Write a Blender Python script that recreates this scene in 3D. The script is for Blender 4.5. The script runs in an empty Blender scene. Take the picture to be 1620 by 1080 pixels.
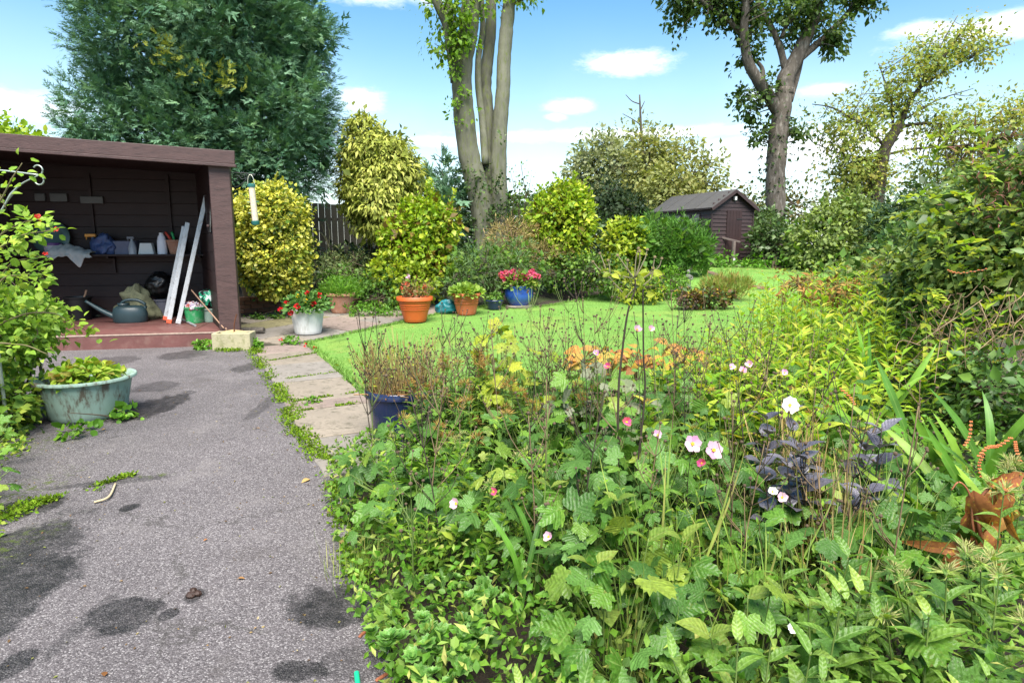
import bpy, bmesh, math, random
import numpy as np
from mathutils import Vector, Matrix, noise as mnoise
from mathutils.geometry import tessellate_polygon

rng = np.random.default_rng(11)
random.seed(11)
scene = bpy.context.scene
COL = scene.collection
R = math.radians

# ------------------------------------------------------------------ camera
CAM_H = 1.35
PITCH = R(8.81)
cam = bpy.data.cameras.new('camera')
cam.sensor_width = 36.0
cam.lens = 22.22
cam.clip_start = 0.05
cam.clip_end = 2000
cam_ob = bpy.data.objects.new('camera', cam)
cam_ob.location = (0, 0, CAM_H)
cam_ob.rotation_euler = (math.pi / 2 - PITCH, 0, 0)
COL.objects.link(cam_ob)
scene.camera = cam_ob

# ------------------------------------------------------------------ sky, sun, exposure
SUN_EL, SUN_AZ = R(60), R(176)          # azimuth clockwise from +Y: behind the camera
world = bpy.data.worlds.new('World')
scene.world = world
world.use_nodes = True


class NT:
    """small helper for node trees"""
    def __init__(self, tree):
        self.t = tree
        self.n = tree.nodes
        self.l = tree.links

    def new(self, typ, **kw):
        nd = self.n.new(typ)
        for k, v in kw.items():
            setattr(nd, k, v)
        return nd

    def put(self, sock, v):
        if isinstance(v, bpy.types.NodeSocket):
            self.l.new(v, sock)
        elif v is not None:
            sock.default_value = v

    def math(self, op, a, b=None, c=None, clamp=False):
        nd = self.new('ShaderNodeMath', operation=op, use_clamp=clamp)
        self.put(nd.inputs[0], a)
        if b is not None:
            self.put(nd.inputs[1], b)
        if c is not None:
            self.put(nd.inputs[2], c)
        return nd.outputs[0]

    def vmath(self, op, a, b=None):
        nd = self.new('ShaderNodeVectorMath', operation=op)
        self.put(nd.inputs[0], a)
        if b is not None:
            self.put(nd.inputs[1], b)
        return nd.outputs['Value'] if op in ('LENGTH', 'DOT_PRODUCT') else nd.outputs[0]

    def mix(self, f, a, b, blend='MIX'):
        nd = self.new('ShaderNodeMix', data_type='RGBA', blend_type=blend)
        self.put(nd.inputs[0], f)
        self.put(nd.inputs[6], a if not isinstance(a, tuple) else (*a[:3], 1))
        self.put(nd.inputs[7], b if not isinstance(b, tuple) else (*b[:3], 1))
        return nd.outputs[2]

    def ramp(self, f, stops, interp='LINEAR'):
        nd = self.new('ShaderNodeValToRGB')
        cr = nd.color_ramp
        cr.interpolation = interp
        while len(cr.elements) < len(stops):
            cr.elements.new(0.5)
        for e, (p, c) in zip(cr.elements, stops):
            e.position = p
            e.color = (*c[:3], 1) if isinstance(c, tuple) else (c, c, c, 1)
        self.put(nd.inputs[0], f)
        return nd.outputs[0]

    def rng(self, v, a, b, c=0.0, d=1.0, smooth=True):
        nd = self.new('ShaderNodeMapRange', interpolation_type='SMOOTHSTEP' if smooth else 'LINEAR')
        for s, x in zip(nd.inputs, (v, a, b, c, d)):
            self.put(s, x)
        return nd.outputs[0]

    def noise(self, vec, scale, detail=4, rough=0.55, out='Fac', dist=0.0):
        nd = self.new('ShaderNodeTexNoise')
        self.put(nd.inputs['Vector'], vec)
        nd.inputs['Scale'].default_value = scale
        nd.inputs['Detail'].default_value = detail
        nd.inputs['Roughness'].default_value = rough
        nd.inputs['Distortion'].default_value = dist
        return nd.outputs[out]


def build_world():
    w = NT(world.node_tree)
    w.n.clear()
    out = w.new('ShaderNodeOutputWorld')
    bg = w.new('ShaderNodeBackground')
    bg.inputs['Strength'].default_value = 0.087
    sky = w.new('ShaderNodeTexSky', sky_type='NISHITA', sun_disc=False)
    sky.sun_elevation = SUN_EL
    sky.sun_rotation = SUN_AZ
    sky.air_density = 1.1
    sky.dust_density = 0.4
    sky.ozone_density = 1.6
    d = w.new('ShaderNodeTexCoord').outputs['Generated']
    sep = w.new('ShaderNodeSeparateXYZ')
    w.l.new(d, sep.inputs[0])
    az = w.math('ARCTAN2', sep.outputs[0], sep.outputs[1])
    el = w.math('ARCSINE', sep.outputs[2])
    # soft bright layer towards the horizon and a thin veil everywhere
    n1 = w.noise(d, 3.2, 5, 0.55)
    hz = w.rng(el, 0.36, 0.0, 0.0, 0.56)
    veil = w.math('MULTIPLY', hz, w.rng(n1, 0.3, 0.7, 0.75, 1.25))
    # fair-weather clouds: a thin scatter over the whole sky plus the few seen over the garden
    comb = w.new('ShaderNodeCombineXYZ')
    w.l.new(az, comb.inputs[0])
    w.l.new(w.math('MULTIPLY', el, 2.4), comb.inputs[1])
    nz = w.math('ADD', w.math('MULTIPLY', w.noise(comb.outputs[0], 15.0, 8, 0.66), .65), w.math('MULTIPLY', w.noise(comb.outputs[0], 42.0, 6, 0.7, dist=.6), .35))
    nb = w.noise(comb.outputs[0], 2.1, 4, 0.5)
    scat = w.rng(w.math('ADD', w.math('MULTIPLY', nz, 0.35), nb), 0.86, 1.02, 0, 0.85)
    blobs = [  # azimuth, elevation, half width, half height (radians), density
        (0.172, 0.257, 0.072, 0.0185, 1.0), (0.085, 0.201, 0.040, 0.0115, .95), (0.066, 0.187, 0.018, 0.007, .7),
        (-0.21, 0.352, 0.085, 0.026, .95), (-0.12, 0.345, 0.05, 0.016, .8), (-0.222, 0.205, 0.036, 0.020, .95),
        (0.64, 0.252, 0.12, 0.018, 1.0), (0.55, 0.262, 0.05, 0.012, .8), (0.36, 0.205, 0.03, .012, .6),
        (0.17, 0.160, 0.26, 0.011, .75), (-0.10, 0.152, 0.09, 0.009, .55), (0.44, 0.205, 0.04, .010, .6),
        (-0.70, 0.165, 0.20, 0.020, .7), (0.45, 0.13, 0.22, 0.03, .85), (-0.95, 0.30, 0.14, 0.03, .6), (1.05, 0.25, 0.16, 0.03, .8)]
    wob = w.math('MULTIPLY', w.math('SUBTRACT', nz, 0.5), 2.6)
    acc = scat
    for (a, e, rx, ry, dn) in blobs:
        x = w.math('MULTIPLY', w.math('SUBTRACT', az, a), 1 / rx)
        y = w.math('MULTIPLY', w.math('SUBTRACT', el, e), 1 / ry)
        q = w.math('SQRT', w.math('ADD', w.math('MULTIPLY', x, x), w.math('MULTIPLY', y, y)))
        q = w.math('ADD', q, wob)
        m = w.rng(q, 1.2, 0.0, 0.0, dn)
        acc = w.math('MAXIMUM', acc, m)
    # keep the blue deep and clean, as over the garden
    hs = w.new('ShaderNodeHueSaturation')
    hs.inputs['Hue'].default_value = 0.488
    hs.inputs['Saturation'].default_value = 1.25
    hs.inputs['Value'].default_value = 1.0
    w.l.new(sky.outputs[0], hs.inputs['Color'])
    c = w.mix(veil, hs.outputs[0], (6.0, 7.0, 7.4))
    shade = w.rng(nz, 0.35, 0.6, 0.80, 1.08)
    cl = w.mix(1.0, (8.6, 8.7, 8.9), shade, 'MULTIPLY')
    c = w.mix(acc, c, cl)
    w.l.new(c, bg.inputs['Color'])
    w.l.new(bg.outputs[0], out.inputs[0])


build_world()
sun = bpy.data.lights.new('sun', 'SUN')
sun.energy = 5.0
sun.angle = R(46)
sun.color = (1.0, 0.95, 0.87)
sun_ob = bpy.data.objects.new('sun', sun)
sd = Vector((math.sin(SUN_AZ) * math.cos(SUN_EL), math.cos(SUN_AZ) * math.cos(SUN_EL), math.sin(SUN_EL)))
sun_ob.rotation_euler = sd.to_track_quat('Z', 'Y').to_euler()
sun_ob.location = sd * 40
COL.objects.link(sun_ob)

vs = scene.view_settings
vs.view_transform = 'Standard'
vs.look = 'None'
vs.gamma = 1.0
vs.exposure = 1.38
vs.use_curve_mapping = False
cy = scene.cycles
cy.max_bounces = 6
cy.diffuse_bounces = 3
cy.transmission_bounces = 4
cy.transparent_max_bounces = 6
cy.use_adaptive_sampling = True
cy.use_denoising = True


# ------------------------------------------------------------------ measuring helpers
def sstep(a, b, x):
    t = np.clip((np.asarray(x, float) - a) / (b - a), 0, 1)
    return t * t * (3 - 2 * t)


def terr(x, y):
    """height of the garden ground: level drive, a gentle rise and a low bank before the shed"""
    y = np.asarray(y, float)
    x = np.asarray(x, float)
    z = 0.045 * np.clip(y - 8, 0, 14) + 0.30 * sstep(12.6, 15.2, y)
    return z


def ray(px, py):
    u, v = (px - 810) / 1000.0, (540 - py) / 1000.0
    c, s = math.cos(PITCH), math.sin(PITCH)
    return Vector((u, c + v * s, -s + v * c))


def gp(px, py, h=0.0):
    """point of the ground (plus h) seen at a photograph position"""
    d = ray(px, py)
    t = 0.5
    while t < 90:
        p = d * t
        if CAM_H + p.z <= float(terr(p.x, p.y)) + h:
            break
        t += 0.02
    p = d * t
    return Vector((p.x, p.y, float(terr(p.x, p.y)) + h))


def at(px, py, Y):
    d = ray(px, py)
    t = Y / d.y
    return Vector((d.x * t, Y, CAM_H + d.z * t))


def pz(px, py, z):
    d = ray(px, py)
    t = (z - CAM_H) / d.z
    return Vector((d.x * t, d.y * t, z))


def gz(x, y):
    return Vector((x, y, float(terr(x, y))))


# ------------------------------------------------------------------ mesh building
def unit(a):
    a = np.asarray(a, float)
    n = np.linalg.norm(a, axis=-1, keepdims=True)
    return a / np.maximum(n, 1e-9)


def frames(tip, nrm):
    y = unit(tip)
    z = np.asarray(nrm, float)
    z = unit(z - (z * y).sum(-1, keepdims=True) * y + 1e-6)
    x = np.cross(y, z)
    return np.stack([x, y, z], axis=-1)


class MB:
    def __init__(self):
        self.V, self.F, self.A, self.B, self.n = [], [], [], [], 0

    def add(self, V, F, rnd=0.0, vein=0.0):
        V = np.asarray(V, float).reshape(-1, 3)
        k = len(V)
        self.V.append(V)
        self.A.append(np.broadcast_to(np.asarray(rnd, float), (k,)).copy())
        self.B.append(np.broadcast_to(np.asarray(vein, float), (k,)).copy())
        for f in F:
            f = np.asarray(f, int)
            if f.ndim == 1:
                f = f[None]
            self.F.append(f + self.n)
        self.n += k
        return self

    def leaves(self, tpl, pos, Rm, size, rnd=None):
        """many copies of one leaf template"""
        V0, F0, B0 = tpl
        pos = np.asarray(pos, float)
        m = len(pos)
        if m == 0:
            return self
        size = np.broadcast_to(np.asarray(size, float), (m,))
        V = np.einsum('mij,nj->mni', Rm, V0) * size[:, None, None] + pos[:, None, :]
        n = len(V0)
        if rnd is None:
            rnd = rng.random(m)
        off = (np.arange(m) * n)[:, None, None]
        F = [(np.asarray(f)[None] + off).reshape(-1, np.asarray(f).shape[1]) for f in F0]
        return self.add(V.reshape(-1, 3), F, np.repeat(rnd, n), np.tile(B0, m))

    def tube(self, pts, rad, k=6, cap=True, rnd=0.0):
        P = np.asarray(pts, float)
        n = len(P)
        r = np.broadcast_to(np.asarray(rad, float), (n,))
        T = unit(np.gradient(P, axis=0))
        ref = np.array([0, 0, 1.0]) if abs(T[:, 2]).mean() < .8 else np.array([1.0, 0, 0])
        U = unit(np.cross(T, ref))
        W = np.cross(T, U)
        a = np.arange(k) * 2 * math.pi / k
        ring = P[:, None] + r[:, None, None] * (np.cos(a)[None, :, None] * U[:, None] + np.sin(a)[None, :, None] * W[:, None])
        V = ring.reshape(-1, 3)
        i, j = np.meshgrid(np.arange(n - 1), np.arange(k), indexing='ij')
        q = np.stack([i * k + j, i * k + (j + 1) % k, (i + 1) * k + (j + 1) % k, (i + 1) * k + j], -1).reshape(-1, 4)
        F = [q]
        if cap:
            F.append(np.arange(k)[::-1])
            F.append((n - 1) * k + np.arange(k))
        return self.add(V, F, rnd)

    def box(self, c, s, rot=None, taper=(1, 1)):
        c = np.asarray(c, float)
        hx, hy, hz = [q / 2 for q in s]
        V = np.array([[-hx, -hy, -hz], [hx, -hy, -hz], [hx, hy, -hz], [-hx, hy, -hz],
                      [-hx * taper[0], -hy * taper[1], hz], [hx * taper[0], -hy * taper[1], hz],
                      [hx * taper[0], hy * taper[1], hz], [-hx * taper[0], hy * taper[1], hz]])
        if rot is not None:
            V = V @ np.array(Matrix(rot).to_3x3()).T if isinstance(rot, Matrix) else V @ np.array(Matrix.Rotation(rot, 3, 'Z')).T
        F = [np.array([[0, 3, 2, 1], [4, 5, 6, 7], [0, 1, 5, 4], [1, 2, 6, 5], [2, 3, 7, 6], [3, 0, 4, 7]])]
        return self.add(V + c, F)

    def lathe(self, prof, k=24, c=(0, 0, 0), sx=1.0, sy=1.0, wob=0.0, closed=False):
        prof = np.asarray(prof, float)
        n = len(prof)
        a = np.arange(k) * 2 * math.pi / k
        r = prof[:, 0][:, None] * (1 + wob * (rng.random((n, k)) - .5))
        V = np.stack([r * np.cos(a) * sx, r * np.sin(a) * sy, np.repeat(prof[:, 1][:, None], k, 1)], -1).reshape(-1, 3) + np.asarray(c, float)
        i, j = np.meshgrid(np.arange(n - 1), np.arange(k), indexing='ij')
        q = np.stack([i * k + j, i * k + (j + 1) % k, (i + 1) * k + (j + 1) % k, (i + 1) * k + j], -1).reshape(-1, 4)
        F = [q]
        if prof[0, 0] > 1e-4:
            F.append(np.arange(k)[::-1])
        if prof[-1, 0] > 1e-4 and not closed:
            F.append((n - 1) * k + np.arange(k))
        return self.add(V, F)

    def crumple(self, prof, k=44, n=26, amp=.03, freq=9.0, seed=0, sx=1.0, sy=1.0):
        """closed soft shape with folds and dents"""
        prof = np.asarray(prof, float)
        s = np.concatenate([[0], np.cumsum(np.linalg.norm(np.diff(prof, axis=0), axis=1))])
        t = np.linspace(0, s[-1], n)
        p2 = np.stack([np.interp(t, s, prof[:, 0]), np.interp(t, s, prof[:, 1])], -1)
        b = len(self.V)
        self.lathe(p2, k, sx=sx, sy=sy)
        V = self.V[b]
        zmin = V[:, 2].min()
        c = V.mean(0)
        for i, v in enumerate(V):
            q = Vector(v) * freq + Vector((seed * 7.3, seed * 3.1, 0))
            rid = 1 - abs(mnoise.noise(q)) * 2 + .6 * mnoise.noise(q * 2.3) + .9 * mnoise.noise(q * .45)
            d = v - c
            d = d / (np.linalg.norm(d) + 1e-6)
            V[i] = v + d * amp * (rid - .4)
        V[:, 2] = np.maximum(V[:, 2], zmin)
        return self

    def mesh(self, name, mat=None, smooth=False):
        me = bpy.data.meshes.new(name)
        V = np.concatenate(self.V) if self.V else np.zeros((0, 3))
        me.vertices.add(len(V))
        me.vertices.foreach_set('co', V.astype(np.float32).ravel())
        loops = np.concatenate([f.ravel() for f in self.F])
        tot = np.concatenate([np.full(len(f), f.shape[1]) for f in self.F])
        st = np.concatenate([[0], np.cumsum(tot)[:-1]])
        me.loops.add(len(loops))
        me.loops.foreach_set('vertex_index', loops.astype(np.int32))
        me.polygons.add(len(tot))
        me.polygons.foreach_set('loop_start', st.astype(np.int32))
        try:
            me.polygons.foreach_set('loop_total', tot.astype(np.int32))
        except Exception:
            pass
        for nm, arr in (('rnd', self.A), ('vein', self.B)):
            a = me.attributes.new(nm, 'FLOAT', 'POINT')
            a.data.foreach_set('value', np.concatenate(arr).astype(np.float32))
        me.update(calc_edges=True)
        me.validate()
        if smooth:
            me.polygons.foreach_set('use_smooth', np.ones(len(me.polygons), bool))
            if smooth != True:
                me.set_sharp_from_angle(angle=R(smooth))
        if not smooth:
            me.polygons.foreach_set('use_smooth', np.zeros(len(me.polygons), bool))
        if mat is not None:
            me.materials.append(mat)
        return me

    def build(self, name, mat, parent=None, smooth=False, bevel=0, loc=None):
        return obj(name, self.mesh(name, mat, smooth), parent, bevel, loc)


def obj(name, me, parent=None, bevel=0, loc=None, mat3=None):
    o = bpy.data.objects.new(name, me)
    COL.objects.link(o)
    if parent is not None:
        o.parent = parent
    if loc is not None:
        o.location = loc
    if bevel:
        b = o.modifiers.new('bevel', 'BEVEL')
        b.width = bevel
        b.segments = 2
        b.limit_method = 'ANGLE'
        b.angle_limit = R(40)
    return o


def tag(o, label=None, cat=None, group=None, kind=None):
    for k, v in (('label', label), ('category', cat), ('group', group), ('kind', kind)):
        if v:
            o[k] = v
    return o


def thing(name, label, cat, loc=(0, 0, 0), rz=0.0, group=None):
    o = bpy.data.objects.new(name, None)
    o.empty_display_size = 0.1
    COL.objects.link(o)
    o.location = loc
    o.rotation_euler = (0, 0, rz)
    return tag(o, label, cat, group)


def stuff(o):
    o['kind'] = 'stuff'
    return o


def copy_tree(o, parent=None):
    c = o.copy()
    COL.objects.link(c)
    c.parent = parent
    for ch in list(o.children):
        copy_tree(ch, c)
    return c


def spline(pts, n=6):
    """Catmull-Rom through the points"""
    P = np.asarray(pts, float)
    if len(P) < 3:
        t = np.linspace(0, 1, n * (len(P) - 1) + 1)[:, None]
        return P[0] * (1 - t) + P[-1] * t
    Q = np.vstack([2 * P[0] - P[1], P, 2 * P[-1] - P[-2]])
    out = []
    for i in range(1, len(Q) - 2):
        for t in np.linspace(0, 1, n, endpoint=False):
            a, b, c, d = Q[i - 1], Q[i], Q[i + 1], Q[i + 2]
            out.append(.5 * (2 * b + (c - a) * t + (2 * a - 5 * b + 4 * c - d) * t * t + (3 * b - a - 3 * c + d) * t ** 3))
    out.append(P[-1])
    return np.array(out)


# ------------------------------------------------------------------ materials
def new_mat(name):
    m = bpy.data.materials.new(name)
    m.use_nodes = True
    w = NT(m.node_tree)
    b = w.n.get('Principled BSDF')
    return m, w, b


MATS = {}


def plain(name, col, rough=.6, var=.25, scale=6.0, metal=0.0, bump=0.0, bscale=40.0, dirt=None, spec=.4, stretch=None, coat=0):
    """solid material with uneven tone, optional dirt and fine relief"""
    if name in MATS:
        return MATS[name]
    m, w, b = new_mat(name)
    co = w.new('ShaderNodeTexCoord').outputs['Object']
    if stretch:
        mp = w.new('ShaderNodeMapping')
        mp.inputs['Scale'].default_value = stretch
        w.l.new(co, mp.inputs[0])
        co = mp.outputs[0]
    n = w.noise(co, scale, 6, .62)
    oi = w.new('ShaderNodeObjectInfo').outputs['Random']
    f = w.math('ADD', w.math('MULTIPLY', n, .8), w.math('MULTIPLY', oi, .2))
    lo = tuple(c * (1 - var) for c in col)
    hi = tuple(min(1, c * (1 + var)) for c in col)
    c = w.ramp(f, [(.25, lo), (.75, hi)])
    if dirt:
        n2 = w.noise(co, scale * 2.3, 8, .7)
        c = w.mix(w.rng(n2, .48, .68, 0, dirt[1]), c, dirt[0])
    w.l.new(c, b.inputs['Base Color'])
    b.inputs['Roughness'].default_value = rough
    b.inputs['Metallic'].default_value = metal
    b.inputs['Specular IOR Level'].default_value = spec
    b.inputs['Coat Weight'].default_value = coat
    b.inputs['Coat Roughness'].default_value = .12
    if bump:
        bp = w.new('ShaderNodeBump')
        bp.inputs['Strength'].default_value = bump
        bp.inputs['Distance'].default_value = .01
        w.l.new(w.noise(co, bscale, 5, .6), bp.inputs['Height'])
        w.l.new(bp.outputs[0], b.inputs['Normal'])
    MATS[name] = m
    return m


def leaf_mat(name, cols, trans=.32, rough=.52, vein=None, spot=None, edge=None, spec=.25, ribs=0.0):
    """foliage: colour varies leaf by leaf, light comes through the blade"""
    if name in MATS:
        return MATS[name]
    m, w, b = new_mat(name)
    at_ = w.new('ShaderNodeAttribute', attribute_name='rnd').outputs['Fac']
    oi = w.new('ShaderNodeObjectInfo').outputs['Random']
    f = w.math('FRACT', w.math('ADD', at_, oi))
    k = len(cols)
    c = w.ramp(f, [(i / max(1, k - 1), q) for i, q in enumerate(cols)])
    co = w.new('ShaderNodeTexCoord').outputs['Object']
    n = w.noise(co, 9.0, 3, .5)
    c = w.mix(1.0, c, w.ramp(n, [(.3, .72), (.7, 1.22)]), 'MULTIPLY')
    v = w.new('ShaderNodeAttribute', attribute_name='vein').outputs['Fac']
    if vein:
        c = w.mix(w.rng(v, .82, 1.0, 0, vein[1]), c, vein[0])
    if ribs:
        # side veins of a single blade: fine lines running out and forward from the midrib
        sp_ = w.new('ShaderNodeSeparateXYZ')
        w.l.new(co, sp_.inputs[0])
        ln = w.math('SUBTRACT', sp_.outputs[1], w.math('MULTIPLY', w.math('ABSOLUTE', sp_.outputs[0]), .75))
        ln = w.math('ADD', ln, w.math('MULTIPLY', w.noise(co, 3.0, 2), .12))
        sn = w.math('SINE', w.math('MULTIPLY', ln, 44.0))
        c = w.mix(w.rng(sn, .55, 1.0, 0, ribs), c, w.mix(1.0, c, (1.35, 1.28, 1.6), 'MULTIPLY'))
        bp = w.new('ShaderNodeBump')
        bp.inputs['Strength'].default_value = .22
        bp.inputs['Distance'].default_value = .03
        w.l.new(w.math('ADD', sn, w.math('MULTIPLY', w.noise(co, 7, 4), 7.0)), bp.inputs['Height'])
        w.l.new(bp.outputs[0], b.inputs['Normal'])
    if edge:
        c = w.mix(w.rng(v, .35, .05, 0, edge[1]), c, edge[0])
    if spot:
        ns = w.noise(co, spot[2], 5, .6)
        c = w.mix(w.rng(ns, .54, .66, 0, spot[1]), c, spot[0])
    w.l.new(c, b.inputs['Base Color'])
    b.inputs['Roughness'].default_value = rough
    b.inputs['Specular IOR Level'].default_value = spec
    tr = w.new('ShaderNodeBsdfTranslucent')
    tc = w.mix(1.0, c, (1.25, 1.3, .55), 'MULTIPLY')
    w.l.new(tc, tr.inputs['Color'])
    mx = w.new('ShaderNodeMixShader')
    mx.inputs[0].default_value = trans
    w.l.new(b.outputs[0], mx.inputs[1])
    w.l.new(tr.outputs[0], mx.inputs[2])
    w.l.new(mx.outputs[0], w.n['Material Output'].inputs[0])
    MATS[name] = m
    return m


# ------------------------------------------------------------------ leaf templates (length 1 along +Y, face +Z)
def blade(n, width, fold=.12, arch=.25, pw=1.0, skew=.42, teeth=0.0):
    t = np.linspace(0, 1, n + 1)
    w = width * (np.sin(math.pi * t ** (math.log(.5) / math.log(skew)))) ** pw
    w[-1] = 0
    if teeth:
        w[1:-1:2] *= 1 + teeth
        w[2:-1:2] *= 1 - teeth
    z = -arch * t ** 2 + arch * .35 * t
    mid = np.stack([0 * t, t, z], -1)
    lf = np.stack([-w, t, z + fold * w / max(width, 1e-6) * width * 2], -1)
    rt = np.stack([w, t, z + fold * w / max(width, 1e-6) * width * 2], -1)
    V = np.vstack([mid, lf, rt])
    k = n + 1
    q = []
    for i in range(n):
        q.append([i, i + 1, k + i + 1, k + i])
        q.append([i, 2 * k + i, 2 * k + i + 1, i + 1])
    B = np.concatenate([np.ones(k), np.zeros(2 * k)])
    return V, [np.array(q)], B


DIAMOND = (np.array([[0, 0, 0], [.30, .45, .08], [0, 1, -.08], [-.30, .45, .08]]), [np.array([[0, 1, 2], [0, 2, 3]])], np.array([1, 0, 1, 0.]))
ROUND = (np.array([[0, 0, 0], [.34, .25, .06], [.36, .65, .04], [0, 1, -.08], [-.36, .65, .04], [-.34, .25, .06]]),
         [np.array([[0, 1, 2, 3], [0, 3, 4, 5]])], np.array([1, 0, 0, 1, 0, 0.]))
OVATE = blade(4, .30, .14, .30)
OVATE_B = blade(5, .36, .10, .45, .85, .38)
LANCE = blade(5, .15, .18, .35, 1.0, .38)
LANCE_B = blade(6, .125, .2, .6, 1.0, .35)
NARROW = (np.array([[0, 0, 0], [.06, .45, .015], [0, 1, -.1], [-.06, .45, .015]]), [np.array([[0, 1, 2], [0, 2, 3]])], np.array([1, 0, 1, 0.]))


def leaf4(w, z=.09, tipz=-.12, y=.42):
    """light folded leaf for foliage masses"""
    return (np.array([[0, 0, 0], [0, .55, 0], [0, 1, tipz], [w, y, z], [-w, y, z]]), [np.array([[0, 3, 1], [3, 2, 1], [0, 1, 4], [1, 2, 4]])], np.array([1, 1, 1, 0, 0.]))


OV4 = leaf4(.31)
LN4 = leaf4(.17, .05, -.2)


def lobed(seed, nl=5, deep=.45, N=46, droop=.25):
    r0 = np.random.default_rng(seed)
    th = np.linspace(-R(152), R(152), N)
    cen = np.radians([0, 52, -52, 106, -106])[:nl] + r0.normal(0, .06, nl)
    ln = np.array([1.0, .86, .86, .62, .62])[:nl] * (1 + r0.normal(0, .06, nl))
    r = np.full(N, .25)
    fold = np.zeros(N)
    for c, L in zip(cen, ln):
        dlt = np.abs(th - c) / R(31)
        q = L * (1 - deep * dlt ** 1.5)
        r = np.maximum(r, np.where(dlt < 1.35, q, 0))
        fold = np.maximum(fold, np.clip(1 - dlt, 0, 1))
    r *= 1 - .10 * (np.arange(N) % 2) - .03 * r0.random(N)
    r[0] *= .5
    r[-1] *= .5
    xy = np.stack([np.sin(th) * r, np.cos(th) * r], -1)
    rr = np.linalg.norm(xy, axis=1)
    z = -droop * rr ** 2 + .10 * (fold - .5) * rr * -1 + .03 * r0.normal(0, 1, N)
    out = np.column_stack([xy, z])
    mid = np.column_stack([xy * .55, -droop * (rr * .55) ** 2 - .06 * (fold - .5) * rr])
    V = np.vstack([[0, 0, 0], mid, out])
    V[:, 1] += .0
    tri = [[0, 1 + i + 1, 1 + i] for i in range(N - 1)]
    qd = [[1 + i, 2 + i, 1 + N + i + 1, 1 + N + i] for i in range(N - 1)]
    B = np.concatenate([[1], np.where(fold > .86, 1, .3), np.where(fold > .9, .9, 0)])
    return V * .8, [np.array(tri), np.array(qd)], B


LOBED = [lobed(1, 5, .42, 46, .35), lobed(2, 5, .5, 46, .6), lobed(3, 3, .38, 40, .25), lobed(4, 5, .36, 46, .15), lobed(5, 3, .5, 40, .5), lobed(6, 5, .46, 46, -.15)]


def spray(seed=0, n=6, w=.035):
    """flat conifer spray of narrow scale shoots"""
    r0 = np.random.default_rng(seed)
    V, T, B = [], [], []

    def shoot(p, d, L, wd, z):
        b = len(V)
        s = np.array([d[1], -d[0]]) * wd
        m = p + d * L * .45
        e = p + d * L
        q = p + d * L * .2
        V.extend([[*(q + s), z + .01], [*e, z - .05 * L], [*(q - s), z + .01]])
        B.extend([.3, 1, .3])
        T.append([b, b + 1, b + 2])
    shoot(np.zeros(2), np.array([0, 1.0]), 1.0, w, 0)
    for i in range(n):
        y = .15 + .7 * i / n
        for sd_ in (-1, 1):
            a = R(34 + r0.normal(0, 7)) * sd_
            shoot(np.array([0, y]), np.array([math.sin(a), math.cos(a)]), (.52 - .3 * abs(y - .35)) * (1 + .2 * r0.normal()), w * 1.1, 0.0 + .015 * r0.normal())
    return np.array(V), [np.array(T)], np.array(B)


SPRAY = spray(0, 3, .045)
SPRAY_B = spray(3, 3, .075)


def rand_dirs(n, up=0.0, flat=1.0):
    d = rng.normal(size=(n, 3))
    d[:, 2] *= flat
    d = unit(d)
    d[:, 2] += up
    return unit(d)
# ------------------------------------------------------------------ ground, drive, path, lawn
def in_poly(P, poly):
    x, y = P[:, 0], P[:, 1]
    c = np.zeros(len(P), bool)
    j = len(poly) - 1
    for i in range(len(poly)):
        xi, yi = poly[i]
        xj, yj = poly[j]
        with np.errstate(divide='ignore', invalid='ignore'):
            hit = ((yi > y) != (yj > y)) & (x < (xj - xi) * (y - yi) / (yj - yi + 1e-12) + xi)
        c ^= hit
        j = i
    return c


def ground_material():
    m, w, b = new_mat('soil')
    co = w.new('ShaderNodeTexCoord').outputs['Object']
    n = w.noise(co, 1.3, 8, .65)
    n2 = w.noise(co, 38, 6, .7)
    c = w.ramp(n2, [(.3, (.016, .011, .007)), (.55, (.045, .031, .019)), (.8, (.10, .075, .048))])
    g = w.ramp(n2, [(.3, (.02, .035, .008)), (.7, (.07, .11, .02))])
    c = w.mix(w.rng(n, .48, .62, 0, .8), c, g)
    w.l.new(c, b.inputs['Base Color'])
    b.inputs['Roughness'].default_value = .95
    bp = w.new('ShaderNodeBump')
    bp.inputs['Distance'].default_value = .03
    w.l.new(n2, bp.inputs['Height'])
    w.l.new(bp.outputs[0], b.inputs['Normal'])
    return m


def make_ground():
    xs = np.unique(np.concatenate([np.linspace(-10, 14, 97), -10 - np.geomspace(.5, 200, 18), 14 + np.geomspace(.5, 200, 18)]))
    ys = np.unique(np.concatenate([np.linspace(-2, 26, 113), -2 - np.geomspace(.5, 40, 8), 26 + np.geomspace(.5, 300, 18)]))
    X, Y = np.meshgrid(xs, ys, indexing='ij')
    Z = terr(X, Y) - .035 + .012 * np.sin(3.1 * X + 1.7 * Y) * np.cos(2.3 * Y - X)
    n, m = X.shape
    V = np.stack([X, Y, Z], -1).reshape(-1, 3)
    i, j = np.meshgrid(np.arange(n - 1), np.arange(m - 1), indexing='ij')
    q = np.stack([i * m + j, (i + 1) * m + j, (i + 1) * m + j + 1, i * m + j + 1], -1).reshape(-1, 4)
    MB().add(V, [q]).build('ground', ground_material(), smooth=True)['kind'] = 'structure'


make_ground()


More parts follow.
